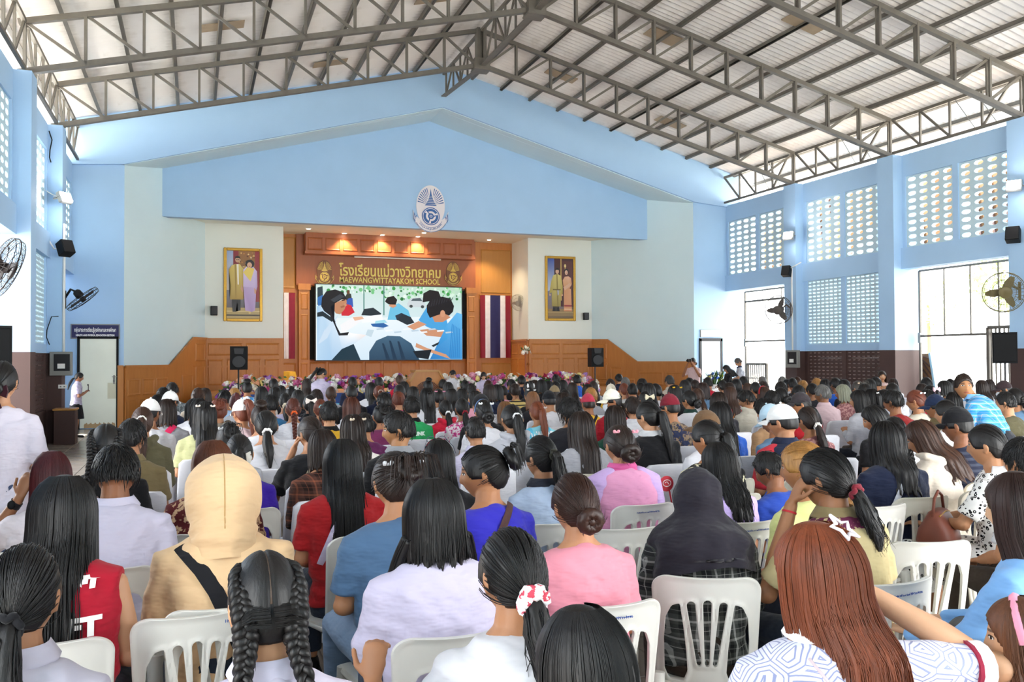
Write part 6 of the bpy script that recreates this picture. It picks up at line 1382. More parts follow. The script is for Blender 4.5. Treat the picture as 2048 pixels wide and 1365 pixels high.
def chair_parts():
    d = {'backrest': slot_back()}; m = MB(); n = 10; vs = []
    for z in (0, -.02):
        for j in range(n + 1):
            for i in range(n + 1): u, v = i / n * 2 - 1, j / n * 2 - 1; q = 1 - .06 * abs(u * v) ** 3; vs.append((u * .215 * q * (1.0 + .03 * v), v * .215 * q + .01, .43 + z - .014 * (1 - u * u) * (1 - v * v) - .03 * max(0, v - .8) * 5 * .2))
    N = (n + 1) ** 2
    for j in range(n):
        for i in range(n): a = j * (n + 1) + i; m.f += [(a, a + 1, a + n + 2, a + n + 1), (N + a, N + a + n + 1, N + a + n + 2, N + a + 1)]
    for i in range(n):
        for a, b in ((i, i + 1), (n * (n + 1) + i + 1, n * (n + 1) + i), ((i + 1) * (n + 1), i * (n + 1)), (i * (n + 1) + n, (i + 1) * (n + 1) + n)): m.f.append((b, a, N + a, N + b))
    m.v = vs; m.mi = [0] * len(m.f); m.tube([(-.2, .215, .405), (.2, .215, .405)], (.02, .012)[1], 8); m.tube([(-.205, -.2, .405), (-.205, .2, .405)], .014, 8); m.tube([(.205, -.2, .405), (.205, .2, .405)], .014, 8); d['seat'] = m.mesh('seat', smooth=45)
    for nm, p in (('fl', [(-.195, .195, .42), (-.205, .205, .2), (-.215, .22, 0)]), ('fr', [(.195, .195, .42), (.205, .205, .2), (.215, .22, 0)]), ('rl', [(-.198, -.195, .47), (-.207, -.225, .25), (-.222, -.275, 0)]), ('rr', [(.198, -.195, .47), (.207, -.225, .25), (.222, -.275, 0)])):
        m = MB(); m.tube(p, [(.034, .024), (.027, .022), (.02, .018)], 10, up=(0, 1, 0)); d[nm] = m.mesh('leg', smooth=50)
    return d
CP = chair_parts()
SCRIB = []
def scribble_mesh():
    m = MB(); g = random.Random(2); x = -.075
    while x < .075: h = g.uniform(.004, .011); m.box((x, 0, 0), (x + .0025, .0008, h)); m.box((x, 0, g.uniform(0, .006)), (x + .006, .0008, .0015 + g.uniform(0, .006) + .0015)); x += .0075
    return m.mesh('marker_scribble', M['paint'])
SCRIB = scribble_mesh()
def slot_chair(lab, loc, rz, cream=False, ink=False, s=1.0):
    t = thing('plastic_chair', lab, 'chair', loc, rz, 'slotted plastic chairs'); mt = M['chairb'] if cream else M['chair']; t.scale = (s, s, s)
    b = link('backrest', CP['backrest'], t, mat=mt); link('seat', CP['seat'], t, mat=mt)
    for k in ('fl', 'fr', 'rl', 'rr'): link('leg', CP[k], t, mat=mt)
    if ink: o = link('marker_scribble', SCRIB, b, (-.02, -.2815, .825), (R(8), 0, 0), color='#2b4f9c')
    return t
def cover_mesh(seed):
    g = random.Random(seed); p = [g.uniform(0, 6) for _ in range(6)]; m = MB(); n = 40
    def ringrow(z, hx, y0, y1, amp):
        o = []
        for k in range(n):
            a = 2 * PI * k / n; c, s = math.cos(a), math.sin(a); e = 4.5; q = (abs(c) ** e + abs(s) ** e) ** (-1 / e); f = amp * (math.sin(a * 7 + p[0] + z * 3) + .6 * math.sin(a * 13 + p[1])); o.append(((hx + f) * c * q, (y0 + y1) / 2 + ((y1 - y0) / 2 + f) * s * q, z))
        return o
    rows = [ringrow(.885, .12, -.285, -.265, 0), ringrow(.88, .185, -.30, -.25, .001), ringrow(.85, .215, -.305, -.235, .002), ringrow(.7, .224, -.285, -.20, .003), ringrow(.5, .228, -.262, -.165, .004), ringrow(.465, .235, -.262, .1, .003), ringrow(.445, .238, -.262, .235, .004), ringrow(.3, .24, -.27, .25, .008), ringrow(.02, .245, -.285, .262, .014)]
    m.v = [v for r in rows for v in r]; m.f = [(i * n + k, i * n + (k + 1) % n, (i + 1) * n + (k + 1) % n, (i + 1) * n + k) for i in range(len(rows) - 1) for k in range(n)] + [tuple(range(n))]; m.mi = [0] * len(m.f); return m.mesh('covered_chair', M['cover'], smooth=60)
t = NT('white_chair_cover'); t.b.inputs['Base Color'].default_value = lin('#e0e0e7'); t.b.inputs['Roughness'].default_value = .8; t.bump(t.noise(7, 3, t.mapping(t.coord(), (1, 1, 3)), .6), .4, .02); M['cover'] = t.m
COVER = [cover_mesh(k) for k in range(3)]
def cover_chair(lab, loc, rz, k=0):
    o = link('covered_chair', COVER[k % 3], None, loc, (0, 0, rz)); return tag(o, lab, 'chair', 'white cloth covered chairs')
def wood_parts():
    d = {}; m = MB(); m.bbox((-.23, -.2, .42), (.23, .22, .46), .01); d['seat'] = m.mesh('seat', M['wood_chair']); m = MB(); m.bbox((-.24, -.25, .86), (.24, -.2, .95), .015); m.bbox((-.22, -.24, .55), (.22, -.21, .6), .01); d['backrest'] = m.mesh('backrest', M['wood_chair'])
    m = MB(); m.box((-.012, -.235, .58), (.012, -.215, .88)); d['spindle'] = m.mesh('spindle', M['wood_chair'])
    for i, (x, y, h) in enumerate(((-.21, .2, .43), (.21, .2, .43), (-.22, -.22, .93), (.22, -.22, .93))): m = MB(); m.bbox((x - .02, y - .02, 0), (x + .02, y + .02, h), .005); d['l%d' % i] = m.mesh('leg', M['wood_chair'])
    return d
WP = wood_parts()
def wood_chair(lab, loc, rz):
    t = thing('wooden_chair', lab, 'chair', loc, rz, 'orange wooden chairs of the front row'); link('seat', WP['seat'], t); link('backrest', WP['backrest'], t)
    for k in range(7): link('spindle', WP['spindle'], t, (-.165 + k * .055, 0, 0))
    for k in range(4): link('leg', WP['l%d' % k], t)
# ================================================================== THE CROWD
HC = {'k': ('black', '#120f0f'), 'd': ('dark brown', '#261812'), 'b': ('brown', '#3d2417'), 'a': ('auburn', '#6a3320'), 'r': ('dark red', '#4a1518'), 'y': ('blond', '#a3743c'), 'o': ('streaked brown', '#4a2a18'), 'g': ('grey', '#6a6865'), 'c': ('copper', '#7a3c20')}
HN = {'sh': 'short hair', 'cr': 'cropped hair', 'cu': 'tousled hair', 'bo': 'bob', 'lo': 'long hair', 'lx': 'very long hair', 'lw': 'wavy hair', 'hu': 'half-up hair', 'pl': 'low ponytail', 'pm': 'ponytail', 'ph': 'high ponytail', 'bn': 'low bun', 'bh': 'top bun', 'cl': 'pinned-up hair', 'br': 'braid', 'tw': 'twin braids', 'tp': 'parted pigtails', 'no': ''}
TC = {'white': '#e9e8ee', 'lilac': '#d3cbe8', 'black': '#1a1a1d', 'dark': '#26252b', 'navy': '#20273f', 'blue': '#2f62c4', 'royal': '#3436b8', 'denim': '#5f7f9f', 'pale blue': '#a8c4e4', 'red': '#b01f2a', 'crimson': '#c8203a', 'maroon': '#7a1a2c', 'pink': '#e6a3b6', 'pale pink': '#eccdd2', 'magenta': '#c0246a', 'purple': '#3a1f96', 'plum': '#7a2358', 'green': '#2fa862', 'dark green': '#1f4a3a', 'olive': '#5c5740', 'khaki': '#7e6f4e', 'tan': '#b08a66', 'beige': '#cfc2b2', 'cream': '#e4dccb', 'grey': '#9a9aa0', 'light grey': '#b9bac2', 'yellow': '#e0ae30', 'lemon': '#e6ea9c', 'orange': '#d8742a', 'taupe': '#6f6456', 'brown': '#4f4438', 'sky': '#7fb6e8'}
CROWD = []
def P(x, y, w, hair, hc, top, tc, **o): CROWD.append(dict(x=x, y=y, w=w, hair=hair, hc=hc, top=top, tc=tc, **o))
# ---- nearest rows
P(48, 1090, 128, 'pl', 'k', 'shirt', 'lilac', s=1.0, tie='#1a1a1e', lab='person with black beaded ponytail and lilac shirt at the near edge', key='beaded ponytail', thex='#e2dced', r=-6)
P(125, 952, 150, 'lx', 'k', 'vest', 'maroon', s=1.04, bw=1.1, lab='person with very long straight black hair in sleeveless red lettered top', key='red lettered top', ch='slot', thex='#a3152a', r=-8, sk='#b98a6a')
P(103, 903, 118, 'bo', 'r', 'shirt', 'pale pink', s=1.0, p='armL', band='#2a2020', lab='person with dark red hair and headband raising a wrist watch', key='dark red hair', thex='#efe2e6', sk='#8f5f40')
P(232, 888, 84, 'sh', 'k', 'shirt', 'lilac', s=1.06, p='slump', bw=1.1, lab='man with short black hair bowed over in a lilac white shirt', key='bowed lilac shirt', thex='#d8d3e8', sk='#8a5a3e')
P(212, 848, 70, 'tw', 'k', 'tee', 'black', lab='person with curly black braids in black tee beyond the bowed lilac shirt', key='curly braids')
P(263, 838, 60, 'sh', 'k', 'shirt', 'khaki', hy=-25, lab='person with short dark hair in khaki uniform shirt', key='khaki uniform')
P(285, 813, 52, 'pm', 'b', 'hood', 'olive', tie='#efece6', lab='person with brown ponytail and white tie in olive jacket', key='olive jacket')
P(447, 921, 106, 'no', 'k', 'long', 'tan', s=1.05, bw=1.16, p='slump', strap='#1c1c20', ss=-1, sw=.024, sx=.13, lab='person in beige hooded sweatshirt with black bag strap', key='beige hood', thex='#e0bd93')
P(530, 1103, 152, 'tw', 'k', 'shirt', 'lilac', s=1.0, lab='girl with twin french braids in lilac white shirt nearest the empty chair', key='twin french braids', thex='#e4ddf2', r=4)
P(868, 957, 110, 'tp', 'k', 'puff', 'lilac', s=1.0, lab='girl in wrinkled lilac uniform blouse with gathered black hair', key='uniform blouse', thex='#ded6f0', bw=1.12, hd='gathered hair')
P(793, 905, 82, 'cl', 'd', 'tee', 'denim', s=1.04, bw=1.17, r=8, clip='#d8d8dc', lab='person with dark bun and clip in faded blue tee', key='faded blue tee', thex='#4a6788', bot='#7f97b5', cr=2)
P(685, 878, 84, 'lx', 'k', 'tee', 'red', s=1.02, bw=1.05, strap='#cfc4de', ss=1, lab='person with long black hair and pale strap over red tee', key='red tee', thex='#a51c20', cr=22)
P(645, 858, 56, 'bo', 'd', 'long', 'brown', pat='plaid_brown', hy=25, td='brown plaid shirt', key='brown plaid')
P(621, 832, 54, 'pm', 'd', 'tee', 'black', p='chinL', hy=25, strap='#8a7d6a', lab='person with dark ponytail and hand at cheek in black tee', key='hand at cheek')
P(705, 829, 54, 'lw', 'd', 'shirt', 'white', pat='lace', clip='#d8c8b0', td='white lace top', hy=25, key='white lace top')
P(797, 822, 60, 'sh', 'k', 'shirt', 'black', s=1.06, p='lap', hy=70, coll='#8d8f94', lab='man in black polo turning his face to the side', key='black polo', sk='#a8764f', hs=1, bw=1.05)
P(877, 880, 66, 'lo', 'k', 'tee', 'black', band='scarf_floral', bandbig=1, lab='person with floral headscarf and sunglasses on long black hair', key='floral headscarf')
P(968, 892, 76, 'cl', 'k', 'tee', 'royal', s=1.04, hy=50, r=14, strap='#4a3230', ss=1, lab='person with black claw-clipped hair in royal blue tee', key='royal blue tee', bw=1.08, thex='#332fae')
P(950, 834, 50, 'cr', 'k', 'shirt', 'lilac', s=.98, lab='boy with cropped black hair in pale lilac shirt', key='cropped boy', thex='#cfc8e2')
P(1082, 872, 62, 'pm', 'k', 'long', 'pale blue', tie='#2a2a22', coll='#2a2c36', hy=18, lab='person with black ponytail in pale blue top with dark collar', key='dark collar', thex='#b9cbe6')
P(1240, 850, 58, 'bn', 'd', 'long', 'pink', clip='#e79aa8', bw=1.14, s=1.02, lab='person with pinned bun in pink and lilac raglan top', key='pink raglan top', thex='#e79fc4', hy=0)
P(1150, 947, 92, 'bn', 'b', 'tee', 'pink', s=1.0, lab='person with large brown low bun in rose pink tee', key='rose pink tee', thex='#e08f9f', bw=1.05, hhex='#33190f')
P(1024, 1058, 140, 'pl', 'k', 'tee', 'white', s=1.0, hy=12, r=-6, p='out', tie='scrunchie', tiebig=1, lab='person with black ponytail and red speckled scrunchie in white tee', key='speckled scrunchie', bw=1.05)
P(1165, 1214, 228, 'bo', 'k', 'tee', 'black', s=.97, hy=25, lab='black haired head at the very front beside the scrunchie', key='front black head')
P(1395, 937, 116, 'no', 'k', 'long', 'grey', pat='plaid_grey', s=.975, bw=1.15, r=-22, cr=-6, lab='person in black headscarf and grey plaid shirt', key='black headscarf')
P(1638, 1046, 156, 'lx', 'c', 'tee', 'white', pat='lattice', s=1.02, p='armR', hy=30, r=-14, lab='person with copper hair and white star clip in lattice print shirt', key='star clip', bw=1.12, sk='#c89a78', cr=-22)
P(2042, 1195, 190, 'lw', 'b', 'tee', 'orange', s=.86, hy=25, r=10, band='#e796b0', bandbig=1, lab='child with brown hair and pink headband at the near right corner', key='pink headband', hhex='#5a3620', sk='#d0a07c')
P(2040, 944, 98, 'lo', 'd', 'long', 'sky', s=1.03, p='reach', hy=0, r=16, lab='person with long brown hair in sky blue top holding a black bag', key='sky blue top', thex='#7fb0e6', bot='#a88772', hhex='#2e1b16', sk='#d0a382', bw=1.1)
P(1975, 848, 74, 'pl', 'k', 'dress', 'white', pat='floral_bw', s=1.03, p='reach', hy=0, r=26, tie='#b44a7a', tiebig=1, skirt='floral_bw', lab='person in white floral dress with sailor collar and pink scrunchie', key='floral dress', bw=1.08, sk='#b88460')
P(2046, 876, 80, 'sh', 'k', 'tee', 'white', s=1.0, hy=0, lab='person with short black hair cut by the right edge', key='right edge head')
P(1654, 897, 90, 'pl', 'k', 'shirt', 'khaki', pat='batik', s=1.03, p='chinL', hy=18, r=4, tie='#7a2430', lab='person with black ponytail and hand at chin in khaki batik shirt', key='khaki batik', sk='#9a6a4a', bw=1.1)
P(1610, 884, 60, 'pm', 'y', 'tee', 'lemon', s=.98, hy=25, r=10, bw=1.15, lab='person with blond ponytail in lemon yellow tee', key='lemon tee')
P(1541, 902, 62, 'cr', 'k', 'tee', 'blue', s=.93, hy=25, r=8, p='slump', lab='boy with cropped hair in blue tee looking down', key='boy in blue', thex='#2b49a6', sk='#8a5a3e')
P(1436, 884, 76, 'lw', 'k', 'tee', 'lilac', s=1.0, hy=18, lab='person with thick black hair in lilac tee beyond the black headscarf', key='lilac tee', thex='#bfa8e0')
P(1416, 840, 58, 'pm', 'k', 'long', 'black', pat='bw_swirl', hy=25, bw=1.1, lab='person with black hair in black and gold swirl jacket', key='swirl jacket')
P(1413, 818, 56, 'sh', 'k', 'tee', 'white', cap='#6a5038', hy=50, capd='brown cap', key='brown cap')
P(1440, 803, 52, 'lo', 'k', 'tee', 'blue', key='blue tee', thex='#2f62c4')
P(1566, 806, 60, 'sh', 'k', 'shirt', 'navy', s=1.06, cap='#f1f1f0', hy=25, lab='man in white cap and navy shirt with red sleeves', key='white cap man', bw=1.12, coll='#232a42')
P(1532, 796, 42, 'sh', 'k', 'long', 'tan', mask=1, hy=25, p='slump', key='tan shirt')
P(1545, 805, 44, 'sh', 'd', 'long', 'denim', cap='#bcd8ea', p='slump', capd='pale blue hat', key='pale blue hat', hy=25)
P(1298, 802, 42, 'pm', 'k', 'tee', 'black', coll='#c9c9cc', hy=18, bw=1.1, lab='person with long black ponytail in black top with beaded collar', key='beaded collar')
P(1230, 811, 44, 'lx', 'd', 'tee', 'dark green', key='dark green tee')
P(1775, 842, 68, 'lw', 'k', 'long', 'navy', s=1.02, bw=1.15, strap='#b9bcc6', ss=1, r=-4, lab='person with wavy black hair and grey strap over navy top', key='navy top strap')
P(1845, 840, 62, 'lw', 'b', 'hood', 'beige', s=1.0, r=16, p='slump', hy=18, lab='person with long brown hair in beige hooded cardigan', key='beige cardigan', thex='#d6cabb')
P(1915, 811, 54, 'sh', 'k', 'tee', 'navy', pat='stripe_navy', cap='#17171b', hy=25, lab='man in black cap and striped navy tee', key='black cap man', sk='#8a5a40')
P(1789, 833, 46, 'br', 'k', 'tee', 'light grey', key='light grey tee')
P(1750, 810, 44, 'bo', 'k', 'tee', 'black', hy=50, p='slump', lab='person with black bob looking down in black tee', key='black bob')
P(1718, 780, 34, 'lo', 'k', 'long', 'light grey', hy=25, r=12, p='phone', lab='person with long black hair in grey blazer with folded arms', key='grey blazer')
P(1743, 778, 32, 'hu', 'k', 'long', 'pale pink', clip='#f3f3f3', clipat=[(0, -.1, .06)], hd='white flower clip', key='flower clip')
P(1786, 780, 40, 'sh', 'k', 'tee', 'red', hy=18, lab='man with short black hair in brick red tee', key='brick red tee', thex='#8f2222', bw=1.05)
P(1832, 780, 34, 'pl', 'a', 'long', 'cream', hy=25, clip='#dfe6ee', p='phone', key='cream top')
P(1871, 787, 38, 'sh', 'k', 'shirt', 'khaki', cap='#23304e', hy=50, capd='navy cap', key='navy cap')
P(1893, 800, 38, 'bn', 'k', 'tee', 'white', hy=25, lab='person with black bun in white tee left of black cap man', key='white tee by cap')
P(2011, 783, 44, 'cr', 'k', 'tee', 'olive', s=1.04, key='olive tee', hy=25)
P(1925, 748, 50, 'sh', 'd', 'shirt', 'sky', pat='check_blue', p='stbend', hy=130, r=20, zc=8.6, fix=1, lab='woman in blue checked shirt rising and looking back', key='blue checks', sk='#a8764f')
# ---- left block, middle rows
P(425, 881, 74, 'bo', 'o', 'tee', 'maroon', pat='paisley', s=1.0, bw=1.1, lab='person with straight streaked brown hair in maroon paisley top', key='maroon paisley', hhex='#5a2e18')
P(478, 868, 60, 'pm', 'k', 'tee', 'purple', bow='dots', s=1.0, lab='person with polka dot bow scarf in purple top', key='purple top', bowz=-.02)
P(458, 845, 52, 'cl', 'k', 'tee', 'light grey', clip='#e6e6e6', key='clipped-up hair')
P(410, 803, 50, 'hu', 'k', 'tee', 'lemon', strap='#2f7fd0', clip='#f1e6da', lab='person with half-up black hair and blue strap over yellow green top', key='blue strap', thex='#b9b98a')
P(398, 797, 36, 'lo', 'k', 'tee', 'white')
P(436, 798, 32, 'cl', 'a', 'hood', 'taupe', pat='stripe_taupe', td='striped taupe jacket', key='striped taupe')
P(484, 797, 38, 'ph', 'a', 'tee', 'pale pink', cap='#f3f1ee', hy=25, capd='white cap', lab='person in white cap with auburn ponytail and pale pink tee', key='pink tee cap')
P(334, 798, 40, 'bo', 'd', 'tee', 'grey', strap='#d2285a', sw=.03, lab='person with dark brown bob and red strap', key='red strap')
P(300, 796, 38, 'sh', 'k', 'tee', 'white', cap='#f4f3f0', hy=-25, capd='white cap', lab='person in white cap next to the brown wainscot', key='near white cap')
P(352, 835, 44, 'no', 'k', 'tee', 'grey', p='lean', ch=0, lab='person bent far forward in grey tee', key='bent grey tee') if 0 else None
P(316, 789, 36, 'bo', 'k', 'tee', 'navy')
P(340, 781, 36, 'sh', 'k', 'tee', 'navy', cap='#f1efec', r=-10, capd='white cap', hy=-25, lab='person in white cap facing the ivory door side', key='far white cap')
P(326, 775, 30, 'sh', 'k', 'tee', 'white')
P(344, 766, 32, 'cu', 'k', 'tee', 'grey', pat='grey_print', td='grey printed shirt', key='grey printed shirt', p='slump')
P(387, 798, 34, 'bo', 'k', 'tee', 'white', p='slump')
P(396, 776, 26, 'sh', 'b', 'tee', 'beige'); P(410, 776, 28, 'lo', 'd', 'tee', 'dark')
P(449, 780, 27, 'sh', 'k', 'tee', 'pale blue'); P(469, 776, 27, 'lw', 'y', 'tee', 'denim', key='blond waves'); P(472, 787, 29, 'ph', 'r', 'tee', 'white', key='red ponytail')
P(494, 763, 22, 'bh', 'k', 'tee', 'pale blue', pat='tie_blue', td='blue tie-dye top', key='tie-dye top'); P(523, 773, 30, 'bo', 'k', 'tee', 'cream', pat='lace', td='white lace top', band='#2a2a2a')
P(547, 757, 22, 'cr', 'k', 'shirt', 'dark'); P(549, 774, 24, 'bo', 'k', 'tee', 'black'); P(562, 771, 22, 'lo', 'k', 'tee', 'dark'); P(582, 772, 24, 'pl', 'k', 'tee', 'dark', clip='#e8e8e8')
P(541, 790, 30, 'sh', 'k', 'tee', 'blue', thex='#2e6690'); P(521, 809, 42, 'bh', 'd', 'tee', 'white'); P(532, 821, 44, 'pl', 'k', 'tee', 'white', tie='#f4f2f0', s=1.02, bw=1.08, lab='person with black ponytail and white tie in white tee', key='white hair tie')
P(570, 786, 27, 'pl', 'k', 'long', 'lilac', tie='#d9cdb4', tiebig=1, key='cream scrunchie'); P(596, 780, 30, 'bo', 'k', 'tee', 'dark'); P(614, 757, 22, 'lo', 'd', 'tee', 'dark')
P(586, 796, 32, 'br', 'a', 'tee', 'white', tie='#e0602a', key='auburn braid', hhex='#54261a'); P(633, 779, 28, 'sh', 'd', 'tee', 'dark'); P(620, 790, 26, 'pm', 'k', 'tee', 'navy', bow='#f3e6dc', coll='#1d1d22', key='cream bow')
P(641, 798, 28, 'pm', 'a', 'tee', 'dark', tie='#7fc0c4', key='teal hair tie'); P(658, 803, 40, 'sh', 'k', 'tee', 'yellow', coll='#1b1b1d', s=1.03, td='yellow and black jersey', key='yellow jersey')
# ---- centre block
P(705, 754, 20, 'cr', 'k', 'shirt', 'navy'); P(703, 770, 24, 'cr', 'k', 'tee', 'black'); P(662, 773, 24, 'pl', 'b', 'tee', 'light grey'); P(742, 765, 24, 'lo', 'k', 'shirt', 'white'); P(758, 754, 20, 'cr', 'k', 'tee', 'dark')
P(758, 771, 24, 'pm', 'a', 'shirt', 'navy', tie='#d8c8b8'); P(703, 794, 36, 'lx', 'a', 'tee', 'white', key='long auburn hair', hhex='#4f2618'); P(729, 826, 34, 'sh', 'k', 'tee', 'plum', thex='#5e2350', key='plum tee'); P(762, 809, 32, 'cl', 'k', 'tee', 'plum', p='chinL', clip='#1f1f22', lab='person with pinned black hair and raised hand in plum top', key='plum raised hand', thex='#6e2a52')
P(768, 785, 28, 'cr', 'k', 'tee', 'dark'); P(799, 750, 20, 'pl', 'b', 'long', 'crimson', s=1.06, key='crimson top'); P(808, 763, 20, 'bo', 'k', 'tee', 'dark'); P(799, 769, 26, 'cr', 'k', 'tee', 'black'); P(797, 785, 24, 'cu', 'a', 'tee', 'magenta', strap='#e0408a', sw=.03, key='pink scarf')
P(823, 792, 38, 'sh', 'k', 'tee', 'green', coll='#16161a', s=1.03, td='green jersey', key='green jersey'); P(826, 773, 24, 'lo', 'k', 'tee', 'dark'); P(854, 776, 32, 'hu', 'k', 'tee', 'white', key='half-up black hair'); P(856, 760, 22, 'bh', 'k', 'tee', 'dark')
P(877, 778, 24, 'pl', 'k', 'tee', 'white', clip='#e89ab4', key='pink flower clips'); P(886, 759, 18, 'sh', 'k', 'tee', 'pale pink'); P(896, 764, 24, 'bo', 'k', 'tee', 'dark'); P(903, 777, 26, 'lo', 'k', 'tee', 'red'); P(891, 800, 28, 'pl', 'k', 'hood', 'crimson', tie='#e8e8e8', key='crimson hood')
P(924, 796, 30, 'pl', 'k', 'tee', 'pink', pat='pink_floral', td='pink floral shirt', key='pink floral shirt', tie='#8a1f2c'); P(924, 777, 22, 'lo', 'k', 'tee', 'dark'); P(930, 761, 18, 'sh', 'k', 'tee', 'dark'); P(942, 767, 20, 'sh', 'k', 'tee', 'blue'); P(949, 781, 24, 'lo', 'k', 'tee', 'pink', hy=50, key='pale face in pink')
P(967, 799, 36, 'bn', 'k', 'tee', 'white', clip='#f3f3f3', band='#6a86b8', s=1.03, key='white butterfly clips', hd='white clips'); P(962, 786, 36, 'sh', 'k', 'tee', 'black', cap='#1b1b20', back=1, capd='black cap'); P(979, 768, 26, 'bo', 'd', 'long', 'navy'); P(977, 762, 18, 'cu', 'b', 'tee', 'dark'); P(994, 769, 24, 'bo', 'k', 'tee', 'navy', key='yellow lettered tee', lab='person with black bob in navy tee with yellow lettering'); P(1006, 772, 18, 'sh', 'k', 'tee', 'pink')
P(1023, 759, 18, 'sh', 'k', 'tee', 'black', hy=25); P(1030, 769, 22, 'cu', 'd', 'tee', 'yellow', pat='stripe_yellow', td='yellow striped shirt', key='yellow stripes'); P(1043, 751, 22, 'sh', 'k', 'shirt', 'navy'); P(1056, 763, 22, 'ph', 'k', 'tee', 'dark', bow='#f4f4f6', key='white bow'); P(1069, 760, 22, 'lo', 'd', 'tee', 'dark'); P(1083, 759, 22, 'bo', 'k', 'tee', 'black'); P(1097, 762, 18, 'bo', 'k', 'tee', 'dark'); P(1112, 749, 18, 'sh', 'k', 'tee', 'dark'); P(1112, 763, 18, 'sh', 'k', 'tee', 'pale blue')
P(1109, 770, 22, 'sh', 'd', 'tee', 'beige', cap='#8a775a', capd='camouflage cap', key='camouflage cap'); P(1126, 760, 20, 'lo', 'k', 'tee', 'dark'); P(1145, 765, 22, 'lo', 'd', 'tee', 'red'); P(1154, 750, 18, 'sh', 'k', 'shirt', 'blue', key='blue shirt'); P(1176, 768, 22, 'lo', 'k', 'tee', 'dark'); P(1187, 762, 18, 'pl', 'd', 'tee', 'grey'); P(1182, 777, 24, 'cu', 'y', 'long', 'grey', key='blond tousled hair')
P(1065, 783, 26, 'bo', 'y', 'tee', 'dark', hhex='#7a5030', key='blond bob'); P(1059, 775, 24, 'pl', 'k', 'tee', 'black', clip='#f2f2f2'); P(1042, 792, 24, 'no', 'k', 'hood', 'magenta', ch=0, lab='person hidden behind a magenta backpack', key='magenta backpack') if 0 else None
P(1098, 780, 27, 'sh', 'k', 'tee', 'white', cap='#16171c', capd='black cap', key='black cap'); P(1130, 779, 22, 'sh', 'k', 'tee', 'dark'); P(1127, 785, 28, 'lo', 'd', 'tee', 'white', bw=1.1); P(1176, 786, 28, 'sh', 'd', 'tee', 'yellow', cap='#b8384e', strap='#1f1f22', capd='pink red cap', key='pink red cap')
P(1222, 767, 20, 'sh', 'k', 'tee', 'yellow', cap='#e8dcc8', capd='cream cap', key='cream cap'); P(1224, 777, 32, 'pl', 'k', 'long', 'crimson', cap='#f0ecdc', hy=70, mask=1, s=1.05, lab='person in ivory cap and face mask with crimson top', key='ivory cap', thex='#a01826'); P(1248, 766, 22, 'pl', 'a', 'tee', 'white'); P(1265, 767, 22, 'sh', 'k', 'tee', 'yellow', mask=1, hy=-25, key='masked in yellow'); P(1221, 758, 18, 'sh', 'd', 'tee', 'dark'); P(1238, 748, 16, 'sh', 'k', 'shirt', 'navy'); P(1251, 755, 18, 'sh', 'g', 'tee', 'dark'); P(1284, 757, 20, 'bo', 'k', 'tee', 'dark'); P(1282, 766, 20, 'sh', 'k', 'tee', 'dark', hy=25); P(1297, 766, 28, 'lx', 'k', 'tee', 'white', key='very long black hair'); P(1290, 783, 26, 'pm', 'k', 'tee', 'black', bow='#e6dcc0', pat='bw_swirl', td='black frilled dress', key='cream ribbon'); P(1311, 767, 22, 'pl', 'k', 'tee', 'white', hy=25); P(1339, 751, 20, 'sh', 'g', 'shirt', 'beige', hhex='#3a3634', lab='older man with short greying hair in beige shirt', key='older man')
P(1075, 803, 36, 'pm', 'c', 'tee', 'sky', pat='jersey_thai', clip='#cfc6c0', clipat=[(.05, -.08, .05)], td='pale blue lettered jersey', key='lettered jersey'); P(1024, 809, 34, 'pm', 'k', 'hood', 'light grey', tie='#e6e8ea', s=1.04, bw=1.1, lab='person with long black ponytail in pale grey hoodie', key='pale grey hoodie'); P(1010, 803, 28, 'lo', 'y', 'tee', 'black', hhex='#7a5434', key='light brown hair'); P(1140, 797, 44, 'cu', 'k', 'tee', 'dark', bw=1.1, key='curly updo', lab='person with curly black updo in charcoal tee'); P(1163, 823, 52, 'lo', 'd', 'hood', 'grey', s=1.02, bw=1.08, ch='cream', lab='person with straight dark brown hair in heather grey hoodie', key='heather grey hoodie')
P(1266, 794, 36, 'sh', 'd', 'shirt', 'white', s=1.02, key='white collared shirt'); P(1340, 786, 38, 'cr', 'k', 'tee', 'navy', pat='camo', cap='#7c1f2e', hy=18, capd='maroon cap', td='camouflage tee', key='maroon cap'); P(1378, 781, 30, 'bn', 'k', 'tee', 'white', coll='#1f3a34', clip='#f4f0ee', clipat=[(.0, -.11, -.03)], hy=18, key='green collar'); P(1395, 776, 24, 'pl', 'b', 'tee', 'white')
